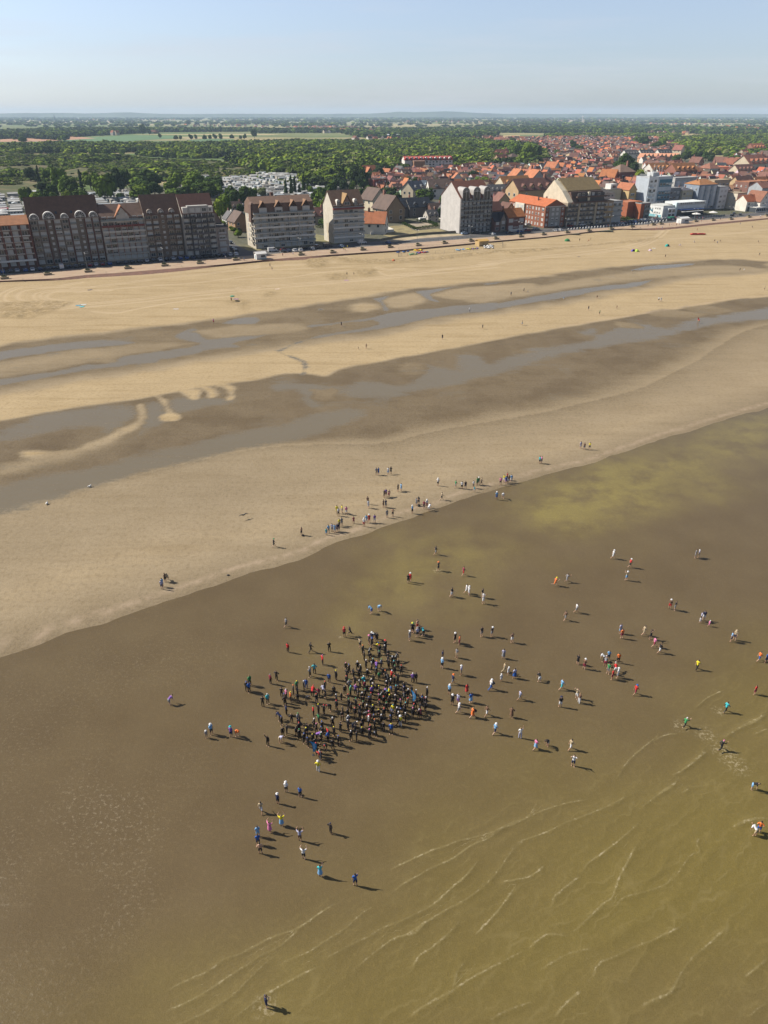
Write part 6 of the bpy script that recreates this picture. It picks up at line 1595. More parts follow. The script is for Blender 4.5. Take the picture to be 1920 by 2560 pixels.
def grow(pose):
    """one continuous skinned body surface plus five fingers on each hand"""
    J = skeleton(pose); names = list(J); me = bpy.data.meshes.new('b')
    names.remove('pelvis'); names = ['pelvis']+names
    me.from_pydata([tuple(J[n]) for n in names], [(names.index(a), names.index(b)) for a, b in BONES], [])
    o = bpy.data.objects.new('b', me); COL.objects.link(o)
    md = o.modifiers.new('s', 'SKIN'); md.use_smooth_shade = True; md.branch_smoothing = .3
    for i, n in enumerate(names):
        r_ = RAD.get(n) or RAD.get(n[:-1]); me.skin_vertices[0].data[i].radius = r_
    me.skin_vertices[0].data[0].use_root = True
    sb = o.modifiers.new('d', 'SUBSURF'); sb.levels = 1
    dg = bpy.context.evaluated_depsgraph_get(); dg.update()
    m2 = bpy.data.meshes.new_from_object(o.evaluated_get(dg))
    bpy.data.objects.remove(o); bpy.data.meshes.remove(me)
    bm = bmesh.new(); bm.from_mesh(m2)
    V = [tuple(v.co) for v in bm.verts]; F_ = [tuple(v.index for v in f.verts) for f in bm.faces]; bm.free()
    fing = MB()
    for q, sg in (('l', -1), ('r', 1)):
        w_, h_ = J['wr'+q], J['hand'+q]; d = (h_-w_).normalized(); a = d.cross(Vector((0, 1, .2))).normalized(); c_ = d.cross(a)
        for k, (off, ln) in enumerate(((-.030, .062), (-.010, .074), (.010, .078), (.030, .068))):
            b0 = h_-d*.01+a*off; b1 = b0+d*ln*.5+c_*.006; b2 = b1+d*ln*.42+c_*.022
            fing.tube([b0, b1, b2], [.0095, .0085, .006], 5)
        t0 = w_+d*.035-a*.03; fing.tube([t0, t0+d*.03-a*.028, t0+d*.06-a*.034], [.012, .010, .007], 5)
    hd = J['head']; fwd = Vector((0, 1, 0)) if pose != 'L' else Vector((0, 0, 1))
    fing.ball(hd+fwd*.098+Vector((0,0,-.015)) if pose != 'L' else hd+fwd*.098, .017, 6, 4)       # nose
    for sg in (-1, 1): fing.ball(hd+Vector((sg*.083, 0, 0)), .022, 6, 4)                           # ears
    nb = len(F_); i = len(V); V += [tuple(p) for p in fing.v]; F_ += [tuple(i+k for k in f) for f in fing.f]
    # nearest bone of every body face
    segs = [(J[a], J[b], a, b) for a, b in BONES]
    cls = []
    for k, f in enumerate(F_):
        c_ = sum((Vector(V[j]) for j in f), Vector())/len(f)
        if k >= nb: cls.append(('finger', 0)); continue
        best = None
        for A_, B_, a, b in segs:
            d = B_-A_; t = max(0, min(1, (c_-A_).dot(d)/d.length_squared)); ds = (c_-A_-d*t).length/(.6+RAD.get(b, RAD.get(b[:-1]))[0]*5)
            if best is None or ds < best[0]: best = (ds, a, b, t)
        cls.append((best[1]+'>'+best[2], best[3]))
    return J, V, F_, cls
def submesh(name, V, F_, keep, off, mat, drop=0.0):
    """garment: the kept faces of the body pushed outward"""
    fs = [f for k, f in enumerate(F_) if keep(k)]
    nrm = {}
    for f in fs:
        n = (Vector(V[f[1]])-Vector(V[f[0]])).cross(Vector(V[f[2]])-Vector(V[f[0]]))
        if n.length > 0: n.normalize()
        for j in f: nrm[j] = nrm.get(j, Vector())+n
    ix = {j: i for i, j in enumerate(nrm)}
    P_ = []
    for j, n in nrm.items():
        n = n.normalized() if n.length > 0 else n; P_.append(tuple(Vector(V[j])+n*off))
    me = bpy.data.meshes.new(name); me.from_pydata(P_, [], [tuple(ix[j] for j in f) for f in fs]); me.materials.append(mat)
    me.polygons.foreach_set('use_smooth', [True]*len(fs)); me.update(); return me
def garments(pose):
    J, V, F_, cls = grow(pose)
    def has(*w_): return lambda k: any(cls[k][0].startswith(p) for p in w_)
    G_ = {}
    body = bpy.data.meshes.new('person'); body.from_pydata(V, [], F_); body.materials.append(M_skin); body.polygons.foreach_set('use_smooth', [True]*len(F_)); body.update(); G_['body'] = body
    tors = ('pelvis>belly', 'belly', 'chest', 'neckb>sh'); legs = lambda k, t: any(cls[k][0].startswith('hip'+q) and cls[k][1] < t for q in 'lr')
    G_['shirt'] = submesh('shirt', V, F_, lambda k: has(*tors)(k) or (cls[k][0][:2] == 'sh' and cls[k][1] < .75), .018, M_cloth)
    G_['jacket'] = submesh('jacket', V, F_, lambda k: has(*tors)(k) or cls[k][0][:2] == 'sh' or (cls[k][0][:2] == 'el' and cls[k][1] < .9), .024, M_cloth)
    G_['shorts'] = submesh('shorts', V, F_, lambda k: has('pelvis>hip')(k) or legs(k, .8) or (cls[k][0] == 'pelvis>belly' and cls[k][1] < .35), .020, M_cloth)
    G_['trousers'] = submesh('trousers', V, F_, lambda k: has('pelvis>hip', 'hip')(k) or (cls[k][0][:4] == 'knee' and cls[k][1] < .9), .020, M_cloth)
    G_['wetsuit'] = submesh('wetsuit', V, F_, lambda k: has(*tors, 'pelvis', 'hip', 'sh')(k) or (cls[k][0][:4] == 'knee' and cls[k][1] < .86) or (cls[k][0][:2] == 'el' and cls[k][1] < .88), .008, M_suit)
    G_['dress'] = None
    hd = J['head']; cu = (J['crown']-J['head']).normalized(); fwd = Vector((0, 1, 0)) if pose != 'L' else Vector((0, 0, 1))
    hk = lambda k: k < len(cls) and cls[k][0] in ('head>crown', 'neck>head') and ((sum((Vector(V[j]) for j in F_[k]), Vector())/len(F_[k])-hd).dot(cu) > .045 or ((sum((Vector(V[j]) for j in F_[k]), Vector())/len(F_[k])-hd).dot(fwd) < .02 and (sum((Vector(V[j]) for j in F_[k]), Vector())/len(F_[k])-hd).dot(cu) > -.07))
    G_['hair'] = submesh('hair', V, F_, hk, .018, M_hair)
    G_['swim_cap'] = submesh('swim_cap', V, F_, hk, .012, M_suit)
    hat = MB(); n = 14; c_ = hd+cu*.05
    a = cu.orthogonal().normalized(); b = cu.cross(a)
    rings = [(.17, .0), (.115, .015), (.11, .08), (.07, .115), (.0, .122)]
    for (r0, z0), (r1, z1) in zip(rings, rings[1:]):
        for k in range(n):
            t0, t1 = 2*math.pi*k/n, 2*math.pi*(k+1)/n
            P_ = lambda r_, z_, t_: tuple(c_+cu*z_+a*r_*math.cos(t_)+b*r_*math.sin(t_))
            if r1 > 0: hat.quad(P_(r0,z0,t0), P_(r0,z0,t1), P_(r1,z1,t1), P_(r1,z1,t0))
            else: hat.tri(P_(r0,z0,t0), P_(r0,z0,t1), P_(r1,z1,t0))
    G_['hat'] = hat.mesh('hat', M_cloth)
    if pose in 'SWHPUF':
        dr = MB(); sk = MB(); n = 12
        pz = J['belly'].z+.02; bz = J['kneel'].z+.02
        rings = [(.16,.13,pz,0), (.19,.16,J['pelvis'].z,0), (.25,.22,bz,.02)]
        for (ax, ay, z0, y0), (bx, by, z1, y1) in zip(rings, rings[1:]):
            for k in range(n):
                t0, t1 = 2*math.pi*k/n, 2*math.pi*(k+1)/n
                dr.quad((bx*math.cos(t0), y1+by*math.sin(t0), z1), (bx*math.cos(t1), y1+by*math.sin(t1), z1), (ax*math.cos(t1), y0+ay*math.sin(t1), z0), (ax*math.cos(t0), y0+ay*math.sin(t0), z0))
        G_['skirt'] = dr.mesh('skirt', M_cloth, True)
    return G_
PG = {p: garments(p) for p in 'SHWRPUFBTL'}

PC = {'w': ((.80,.80,.80),'white'), 'k': ((.015,.015,.018),'black'), 'b': ((.03,.12,.42),'blue'), 'l': ((.22,.45,.72),'light blue'), 'r': ((.62,.03,.03),'red'), 'y': ((.80,.68,.03),'yellow'), 'g': ((.05,.28,.10),'green'), 'p': ((.75,.22,.42),'pink'),
      'o': ((.85,.20,.04),'orange'), 'n': ((.02,.03,.09),'navy'), 'x': ((.25,.25,.26),'grey'), 't': ((.48,.38,.24),'tan'), 'c': ((.05,.50,.55),'turquoise'), 'u': ((.25,.12,.42),'purple'), 'v': ((.45,.45,.60),'pale lilac'), 'e': ((.18,.10,.06),'brown'), 'm': ((.30,.03,.06),'maroon'), 's': (None,'bare')}
SKIN = [(.60,.36,.24), (.52,.30,.19), (.66,.42,.30), (.42,.24,.15)]
HAIRC = [((.03,.02,.015)), ((.08,.045,.02)), ((.25,.16,.07)), ((.015,.012,.012))]
POSEW = {'S': 'standing', 'H': 'hands on hips', 'W': 'walking', 'R': 'running', 'P': 'photographing', 'U': 'one arm raised', 'F': 'arms folded', 'B': 'bending over', 'T': 'sitting', 'L': 'lying down'}
def person(x, y, pose, top, bot, head, hd, label=None, group=None, z=None, sc=1.0, cat='person', outfit=None):
    """top/bottom/head colour letters; head: h hair, uppercase = hat of that colour, digit+letter = swim cap"""
    P_ = PG[pose]
    root = bpy.data.objects.new('person', P_['body']); COL.objects.link(root)
    root.location = (x, y, z if z is not None else 0.015); root.rotation_euler = (0, 0, math.radians(hd)); f = sc*RNG.uniform(.96, 1.05); root.scale = (f, f, f)
    root.color = (*RNG.choice(SKIN), 1)
    if outfit == 'suit':
        link('wetsuit', P_['wetsuit'], root, color=PC[bot][0])
        if top != bot: link('swim_top', P_['shirt'], root, color=PC[top][0])
        if head.isdigit() or head == 'h': link('hair', P_['hair'], root, color=RNG.choice(HAIRC))
        else: link('swim_cap', P_['swim_cap'], root, color=PC[head][0])
    else:
        if top != 's': link('shirt' if outfit != 'jacket' else 'jacket', P_['shirt' if outfit != 'jacket' else 'jacket'], root, color=PC[top][0])
        if outfit == 'dress' and P_.get('skirt'): link('skirt', P_['skirt'], root, color=PC[bot][0])
        elif outfit == 'long': link('trousers', P_['trousers'], root, color=PC[bot][0])
        else: link('shorts', P_['shorts'], root, color=PC[bot][0])
        if head == 'h': link('hair', P_['hair'], root, color=RNG.choice(HAIRC))
        else: link('hat', P_['hat'], root, color=PC[head.lower()][0])
    tag(root, label, cat, group); return root
def desc(top, bot, head, outfit, pose):
    s_ = desc_(top, bot, head, outfit, pose); w_ = s_.split(' ')
    return s_ if len(w_) <= 11 else s_.replace('light blue', 'pale-blue').replace('pale lilac', 'lilac').replace(', '+POSEW[pose], '')
def desc_(top, bot, head, outfit, pose):
    t_ = PC[top][1]; b_ = PC[bot][1]
    if outfit == 'suit': s_ = 'person in %s wetsuit' % b_ + ('' if top == bot else ', %s top' % t_) + ('' if head == 'h' else ', %s cap' % PC[head][1])
    elif outfit == 'dress': s_ = 'person in %s dress' % t_ if top == bot else 'person in %s top and %s skirt' % (t_, b_)
    else: s_ = ('bare-chested person in %s shorts' % b_) if top == 's' else 'person in %s top, %s %s' % (t_, b_, 'trousers' if outfit == 'long' else 'shorts')
    if outfit != 'suit' and head != 'h': s_ += ', %s hat' % PC[head.lower()][1]
    return s_+', '+POSEW[pose]
PEOPLE = []
def crowd(ox, oy, k, where, txt):
    """'x y pose top bottom head [outfit] [heading] [scale%]' per person, feet in crop coordinates"""
    for row in txt.replace('\n', ';').split(';'):
        q = row.split()
        if len(q) < 6: continue
        x, y = float(q[0]), float(q[1]); of = None; hd = None; sc = 1.0
        for e_ in q[6:]:
            if e_ in ('suit', 'dress', 'long', 'jacket'): of = e_
            elif e_[0] == '%': sc = float(e_[1:])/100
            else: hd = float(e_)
        if hd is None: hd = {'W': -75, 'R': -75}.get(q[2], RNG.choice((-20, 20, -60, 50, 150, -130, 0)))+RNG.uniform(-20, 20)
        PEOPLE.append([ox+x*k, oy+y*k, q[2], q[3], q[4], q[5], of, hd, sc, where])
# photographers and onlookers, lower left of centre
crowd(600, 1920, .217, 'below the swimmers', '''535 278 S w k W -10;695 335 S b k h -20;437 412 S n k W -30;245 512 W t w h 0;482 668 P y l h dress 0;345 738 P p p h dress -30;210 790 S l l h 20;212 885 S b n h 20;238 985 H s k h 10
692 838 P v e h -10;735 1045 P w k h -10;925 1248 U c l h dress -10;1328 1352 U b n h 10;1045 752 H k k n suit -40''')
crowd(600, 1520, .1688, 'left of the pack', '685 285 W x k h -60;712 655 S r k h suit -30;1050 655 W k k h suit;1325 645 F k k h suit;1225 840 H r k p suit -60;1545 432 S r k r suit 0;1635 415 R k k h suit 60;1040 1020 F x k w suit;1105 970 H c k h suit')
crowd(600, 1680, .1688, 'pack\'s left edge', '''130 280 S k k h suit;150 200 S g k h suit;105 290 S k k b suit;140 300 S b k h suit;455 175 S m k x suit;545 125 H k k h suit 160;415 470 S c k w suit;342 512 F k k h suit;620 370 F k k h suit;672 500 H k k h suit;690 635 S n k h suit
590 720 B n k h suit;985 240 S b b h suit;1090 650 S r k g suit;1165 622 H k k y suit;1245 625 H k k r suit;1165 380 F m k h suit;1235 325 B v k h suit;415 1095 U k k h suit;605 1045 B v t h;640 960 S k k h suit;1160 1470 H y w W long;1185 1295 S x x h suit;1190 1280 B r k h suit''')
crowd(840, 1520, .1688, 'pack\'s right end', '''1130 365 H k k y suit;1205 315 S s r h;1205 435 S v k x suit;1235 395 S k k h suit;1290 415 B c k h suit;1090 480 S x x W;530 505 S n n W;570 460 B k k w suit;605 510 S k k h suit;520 85 B l b h
355 590 H t k h suit;1135 1105 F u k w suit;1180 1100 S k k h suit''')
crowd(840, 1680, .1688, 'pack\'s right end', '1345 370 S k k w suit;1250 490 F k k h suit;1270 470 S k k h suit;1330 510 S k k w suit;1320 500 S m k h suit;1250 680 B m k h suit;950 800 S y w W long;640 -900 B l l h')
# first loose field right of the pack
crowd(1100, 1480, .2411, 'right of the pack', '''122 50 W k w h;437 60 S k t h;447 122 P w w W;155 525 S k k W long;200 550 S o m h long;430 462 S k x h;535 462 F k x W;745 525 H e w h;172 682 S x t h;25 700 S n k h;20 788 S l k W;655 690 S v x h dress
218 862 S v t W;665 828 W t t h long;705 855 F w w W %80;770 895 S v b h dress;632 925 S w w W %75;130 955 W n x O;525 1012 W w b W long;1028 930 B k w h;1258 1010 W l c h;1415 1105 P t w h;1440 1150 F e w h long;1245 1192 S k w N;1425 750 S k k h;1492 798 F e m W
95 1062 S l k W;275 1050 S r r h dress;125 1172 S k k W;185 1158 S v u h;318 1148 S b l h dress;192 1252 W w x W;335 1300 W o o h dress;482 1282 W e w h;740 1300 H e e h dress;825 1118 W v x h;1410 215 W w x h;1295 295 W e x h''')
crowd(1080, 1740, .2532, 'lower right field', '620 372 W l n W;868 415 U w v h long;1020 525 W p l h dress;1135 495 B k x h;1365 528 W t w h;1390 692 P w n h')
crowd(1500, 1480, .2532, 'right-hand field', '''685 168 S e r W;735 182 F k x h;992 290 S v k h;1020 280 S n w h;985 308 S w w h %60;1073 340 W p p W %60;195 410 S v l h;212 460 S o m h;428 428 W t t h;495 468 P k k h long;530 545 W p m h;585 602 W k w h
30 685 B w k h long;80 668 S l n h;48 730 B x m W;78 805 S g x h;148 795 B r w W;118 862 S r m h;172 845 S w w W;175 700 S o k h;345 1012 W r m B;952 765 W y k h long;1290 490 S l n h;1325 475 S t n T
1565 680 W o b h;1635 698 S b n h;1525 1012 S r m h %90;1235 1185 W c k h suit''')
crowd(1460, 1340, .2773, 'upper right field', '258 205 W w w W;412 285 W r k W;380 400 P t l W;1000 200 S x x h;1030 195 S v t W %85')
crowd(1640, 1720, .18983, 'in shallow surf', '370 515 R g k w suit;845 820 R k k p suit;1270 1335 B k l h;1290 1940 B w t h;1345 1895 H o b h')
crowd(1000, 1320, .3014, 'green shallows', '295 222 W k x h;318 355 H k k o suit;525 395 W m r h;68 460 S k k h suit;84 448 S r r W;427 572 F k w h long;550 542 W w w h long;570 560 S w w W;1283 480 R o o y suit;1380 450 R x x h;108 868 H k k g suit')
crowd(380, 1400, .21695, 'far left shallows', '210 1665 B u x h;688 2010 S l k W;630 2050 S x t W %75;915 2040 S u n c;980 2030 B o k O;118 340 S v n h;125 315 S l b h;157 255 S e k h;180 245 T t t h')
crowd(400, 2240, .42194, 'in bottom waves', '632 655 F n n h')
crowd(640, 1160, .2532, 'left waterline bar', '''178 822 W k k g;450 705 F s k h long;695 705 S c l h %80;717 685 S l t h;752 672 F v x h;778 680 S l l h;803 672 S n n h;818 668 S k n h;822 622 S y k h;847 612 S x x h;800 490 S y y h;815 515 F w k h long;850 485 S y x h;893 500 S p w h
965 590 F m m h %85;1065 620 S w r W;1090 585 S l w h;1118 580 S r r W;1172 582 S u w h;1293 532 S x x h;1350 520 H s k h;1110 438 S w w h;1103 400 S e t h;1258 430 S e e h;1282 432 F n x h;1265 335 S k k h;1283 325 S u e h;1312 330 B e m h
1402 275 S k k h;1432 268 S l l h;1188 112 S x t h;1210 110 S b b h;1305 108 S w l h long;1332 100 F k k h;1543 490 S l k W;1583 415 S x x h;1606 400 F k k h''')
crowd(1000, 1080, .3014, 'right waterline bar', '''198 638 S m k h;222 628 S w m W;240 655 B w w h;345 565 W t k h;314 448 H w k W;460 465 W g x h;512 475 F w k h;542 472 S k n h;608 468 S w t h;616 498 S c w h %70;637 442 S g g h;650 440 S g x W;673 442 W t e h;832 440 S p k h;862 420 S y w h;878 432 S b u h;888 400 S r k h;902 422 S e t h;922 418 S l w h;893 430 S w e h %70
800 562 S l b W;853 552 B w w W;1157 264 S c k h long;1172 262 S p x h long;1496 138 S v v h;1526 148 S e n h dress;1570 146 F y k h''')
# walkers scattered over the bars in the distance
crowd(600, 640, .3858, 'far sand bar', '657 458 S k k h;818 602 W e e h;1311 542 S k n h;1571 474 W k k h;1487 366 S w x W;208 93 W n k h;195 70 S k k h;693 125 S k k h %80;738 124 S k k h %80;768 606 S t t h %50')
crowd(1200, 560, .434, 'far right bars', '''624 498 S k x h;688 524 S g k h;787 488 W e e h %80;1028 446 S w k h;1041 448 S w w h;1255 560 S r r h %80;1258 572 B r t h;674 430 B e t h;242 584 S t l h;252 392 W k k h;178 414 S x x h;482 438 S l w h %70;1638 382 S t k h;1608 184 W k k h;1067 194 S e k h;1495 274 F k k h;1520 270 S w w h %60;875 284 S x t h;275 396 S t w h %60;573 100 S k e h;636 94 S t k h;1250 40 S r k h;1568 24 B k k h;625 104 T o e h;1350 104 T k e h''')
crowd(0, 640, .3858, 'upper left beach', '1385 438 S p r h;1500 296 S m k h')
# promenade strollers
crowd(440, 420, .28933, 'promenade by kiosk', '580 800 S t x h;590 802 S l x h;923 765 S r k h;1012 752 S w b h;430 788 S w n h;1450 712 S y k h;1462 716 S y k h;1482 695 S y e h')
crowd(1240, 340, .217, 'promenade by bollards', '905 1090 S r n h;960 1085 S y k h;1045 1060 S w b h;1070 1065 S k k h;1150 1045 S l k h;1290 1050 S o t h')
crowd(1560, 340, .217, 'promenade by terrace', '275 1045 S k k h;520 1040 S r t h;548 1030 S w k h;602 1035 S m k h;640 1028 S t b h;1110 970 S e k h;1125 968 S w t h;890 995 S r w h %80;1300 945 S k x h;1570 940 S w b h;840 955 S m k h;870 965 S w k h;905 960 S p t h;940 958 S x k h')

# ---- the packed swimmers: edge people above, the inside filled at the photo's density
PACK = [(700,1745),(735,1720),(780,1712),(850,1690),(900,1640),(912,1602),(965,1605),(985,1640),(1010,1660),(1010,1720),(1050,1745),(1072,1775),(1045,1800),(1005,1815),(985,1835),(905,1860),(860,1858),(830,1875),(790,1885),(760,1878),(745,1850),(705,1840),(700,1815),(735,1790),(780,1800),(830,1790),(810,1765),(760,1755),(710,1760)]
HOT = [((940,1655),30,.6),((1000,1780),30,1.6),((960,1770),38,1.6),((925,1790),30,1.2),((1030,1765),26,1.4),((800,1865),26,1.5),((775,1850),28,1.2),((960,1720),40,1.0),((900,1830),36,.9),((985,1675),22,1.0),((740,1735),24,1.0),((875,1700),30,.7),((860,1790),30,.7),((1000,1730),30,1.0)]
rp = random.Random(5); pack = []; tries = 0
pkarr = [(p[0], p[1]) for p in PACK]
while len(pack) < 190 and tries < 60000:
    tries += 1
    u, v = rp.uniform(690, 1080), rp.uniform(1600, 1890)
    if not inpoly(np.array([u]), np.array([v]), pkarr)[0]: continue
    dn = .10+sum(a*math.exp(-((u-c_[0])**2+(v-c_[1])**2)/(s_*s_)) for c_, s_, a in HOT)
    if rp.random() > dn/1.8: continue
    x, y = G(u, v)
    if any((x-a)**2+(y-b)**2 < .42 for a, b in pack): continue
    pack.append((x, y))
    pose = rp.choices('SHFWBU', (6, 3, 4, 1.5, 1.2, .6))[0]; capc = rp.choices('wgrypokbch', (7, 3, 3.5, 2, 1.5, 1, 3, 1.5, 1, 7))[0]
    top = 'k' if rp.random() < .87 else rp.choice('rcbmxgouyp')
    PEOPLE.append([u, v, pose, top, 'k' if rp.random() < .93 else rp.choice('nx'), capc, 'suit', rp.uniform(-180, 180), rp.uniform(.95, 1.03), 'PACK'])

# at most 300 stand as single persons; the tiny farthest ones form one crowd
PEOPLE.sort(key=lambda q: -q[1])
single, rest = PEOPLE[:300], PEOPLE[300:]
print('people', len(PEOPLE), 'single', len(single))
used_l = {}
ORD = ['first','second','third','fourth','fifth','sixth','seventh','eighth','ninth','tenth']
groups_ = {}
for q in single:
    d = desc(q[3], q[4], q[5], q[6], q[2]); q.append(d); groups_.setdefault((q[9], d), []).append(q)
bynote = {}
for (wh, d), l in groups_.items():
    l.sort(key=lambda q: q[0])
    for k, q in enumerate(l):
        if wh == 'PACK':
            side = 'near rim' if q[1] > 1845 else ('right side' if q[0] > 985 else ('left side' if q[0] < 820 else ('far rim' if q[1] < 1690 else 'middle')))
            q.append(d+', pack\'s %s' % side)
        else: q.append(d+', '+wh)
for q in single:
    u, v, pose, top, bot, head, of, hd, sc, wh, d, lab = q
    x, y = G(u, v, TZ if v < 640 and 'promenade' in wh else 0)
    z = (TZ+.02) if 'promenade' in wh else (-.05 if v > 1500 else .03)
    person(x, y, pose, top, bot, head, hd, lab, 'swimmers packed together before the start' if wh == 'PACK' else None, z=z, sc=sc, outfit=of)
def merged_people(lst, name, label):
    VV = []; FF = []; CC = []; mb = MB(); cols = []
    for u, v, pose, top, bot, head, of, hd, sc, wh in lst:
        pm = 'promenade' in wh; x, y = G(u, v, TZ if pm else 0); z = TZ+.02 if pm else .03
        a = math.radians(hd); ca, sa = math.cos(a)*sc, math.sin(a)*sc; P_ = PG[pose]
        for me_, col in ((P_['body'], RNG.choice(SKIN)), (P_['shirt'], PC[top][0]), (P_['shorts'], PC[bot][0]), (P_['hair'] if head == 'h' else P_['hat'], HAIRC[0] if head == 'h' else PC[head.lower()][0])):
            if col is None: continue
            i = len(mb.v)
            for vv in me_.vertices: c_ = vv.co; mb.v.append((x+c_.x*ca-c_.y*sa, y+c_.x*sa+c_.y*ca, z+c_.z*sc))
            for p in me_.polygons: mb.f.append(tuple(i+k for k in p.vertices)); mb.m.append(0); cols.append(col)
    me = mb.mesh(name, M_vc)
    ca_ = me.color_attributes.new('Col', 'FLOAT_COLOR', 'CORNER')
    ca_.data.foreach_set('color', np.repeat(np.array([(*c, 1) for c in cols], np.float32), [len(f) for f in mb.f], axis=0).ravel())
    tag(link(name, me), label, 'people', kind='stuff')
_v = NT('small_figures'); _v.set(color=_v.N('Attribute', attribute_name='Col').outputs['Color'], rough=.85); M_vc = _v.m
extra = []
for u, v in ((1640,575),(1655,573),(1580,577),(1600,574),(1850,562),(1800,606),(1793,610),(1895,608),(1700,616),(1735,608)): extra.append([u, v, 'T' if v > 600 else 'S', RNG.choice('wkrb'), RNG.choice('kbt'), 'h', None, RNG.uniform(0, 360), 1.0, 'promenade' if v < 580 else 'beach'])
merged_people(rest+extra, 'distant_people', 'tiny far walkers and bathers scattered over the upper beach and promenade')

# things carried
def backpack(u, v, z, col, label, off=(0, 0)):
    x, y = G(u, v); mb = MB(); mb.ball((0,0,.22), .2, 10, 7, sz=1.25); mb.box(-.12,.12,-.22,-.1,.08,.26); mb.tube([(-.1,.14,.42),(-.12,.26,.3),(-.1,.14,.08)], .02, 5); mb.tube([(.1,.14,.42),(.12,.26,.3),(.1,.14,.08)], .02, 5)
    o = mb.obj('backpack', M_cloth, None, (x+off[0], y+off[1], z), 0, col, True); o.rotation_euler = (0, 0, 1.9); tag(o, label, 'backpack')
backpack(1100+.2411*525, 1480+.2411*1012, .95, (.02,.02,.025), 'black backpack on the white-hatted walker in long blue trousers', (.24, -.05))
backpack(1100+.2411*335, 1480+.2411*1300, .92, (.02,.02,.03), 'big black backpack on the person in the orange dress', (.26, -.02))
def bag(u, v, col, label):
    x, y = G(u, v); o = MB().ball((0,0,.16), .26, 10, 6, sz=.6).tube([(-.15,0,.25),(0,0,.42),(.15,0,.25)], .02, 5).obj('bag', M_cloth, None, (x, y, .01), .4, col, True); tag(o, label, 'bag')
bag(640+.2532*1608, 1160+.2532*420, (.02,.02,.02), 'black bag on the sand beside two standing onlookers'); bag(640+.2532*463, 1160+.2532*712, (.02,.02,.02), 'black bag at the feet of the bare-chested onlooker'); bag(1000+.3014*157, 1080+.3014*614, (.02,.02,.02), 'black holdall on the sand right of the onlooker in the blue top')

def feather_flag(u, v, u2, v2, label, rz):
    x, y = G(u, v); root = bpy.data.objects.new('beach_flag', None); COL.objects.link(root); root.location = (x, y, 0); root.rotation_euler = (0, 0, rz); root.scale = (.62,)*3; tag(root, label, 'flag', 'light blue feather flags in the pack')
    MB().tube([(0,0,0),(.02,0,1.6),(-.05,0,2.8),(-.3,0,3.5),(-.6,0,3.75)], [.03,.025,.02,.015,.01], 6).obj('pole', M_dark, root)
    mb = MB(); pr = [(.0,.9,.25),(.0,1.5,.62),(-.02,2.2,.78),(-.08,2.8,.78),(-.22,3.25,.62),(-.45,3.6,.30),(-.6,3.75,.02)]
    for (a, z0, w0), (b, z1, w1) in zip(pr, pr[1:]):
        mb.quad((a-.01,-.012,z0),(a+w0,-.012,z0-.05),(b+w1,-.012,z1-.05),(b-.01,-.012,z1)); mb.quad((a-.01,.012,z0),(b-.01,.012,z1),(b+w1,.012,z1-.05),(a+w0,.012,z0-.05))
    mb.obj('banner', M_cloth, root, color=(.05,.32,.68))
    mb = MB(); mb.box(.18,.34,-.02,-.013,1.6,2.9); mb.box(.42,.46,-.02,-.013,1.5,3.0); mb.obj('pale_lettering_band', M_cloth, root, color=(.35,.60,.80))
    MB().box(-.2,.2,-.2,.2,0,.06).obj('foot', M_dark, root)
feather_flag(1031, 1760, 0, 0, 'light blue feather flag rising from the right part of the pack', -.5)
feather_flag(783, 1888, 0, 0, 'light blue feather flag standing at the near left rim of the pack', .2)
# ================================================================ PROMENADE AND BEACH FURNITURE, CARS
M_paintc = NT('car_paint'); _oi = M_paintc.N('ObjectInfo'); M_paintc.set(color=_oi.outputs['Color'], rough=.25, metal=.15, spec=.5); M_paintc = M_paintc.m
M_tyre = plain('tyre', (.02,.02,.02), .9, .1)
def car_meshes(kind):
    mb = MB(); g = MB()
    if kind == 'car':
        mb.prism([(-2.1,.28),(2.1,.28),(2.15,.62),(2.0,.88),(1.05,1.0),(.45,1.46),(-1.1,1.48),(-1.9,1.02),(-2.15,.75)][::-1], 'y', -.86, .86)
        for s_ in (-1, 1): g.prism([(-1.55,1.0),(.95,1.0),(.42,1.38),(-1.05,1.40)], 'y', s_*.865-.006, s_*.865+.006)
        g.prism([(1.03,1.02),(1.06,1.04),(.49,1.46),(.44,1.44)], 'y', -.76, .76); g.prism([(-1.90,1.04),(-1.86,1.02),(-1.10,1.45),(-1.14,1.48)][::-1], 'y', -.76, .76)
    else:
        mb.prism([(-2.5,.3),(2.5,.3),(2.55,.8),(2.3,1.15),(1.6,1.25),(1.1,2.05),(-2.4,2.1),(-2.5,1.9)][::-1], 'y', -.95, .95)
        for s_ in (-1, 1): g.prism([(.3,1.25),(1.45,1.25),(1.08,1.9),(.3,1.9)], 'y', s_*.955-.006, s_*.955+.006)
        g.prism([(1.59,1.28),(1.63,1.28),(1.14,2.0),(1.10,1.98)], 'y', -.85, .85)
    L_ = 1.32 if kind == 'car' else 1.6
    wh = MB().tube([(0,-.1,0),(0,.1,0)], .33, 12).mesh('wheel', M_tyre)
    lamp = MB().box(-.03,.03,-.2,.2,-.08,.08).mesh('headlight', M_fr)
    return mb.mesh(kind, M_paintc), g.mesh('windows', M_glass), wh, lamp, L_
CARM = {k: car_meshes(k) for k in ('car', 'van')}
ncar = 0
CARC = {'white': (.75,.75,.75), 'black': (.02,.02,.025), 'dark grey': (.07,.07,.08), 'silver': (.45,.46,.48), 'blue': (.03,.09,.30), 'dark red': (.25,.02,.03), 'pale blue': (.35,.45,.60), 'navy': (.02,.03,.09)}
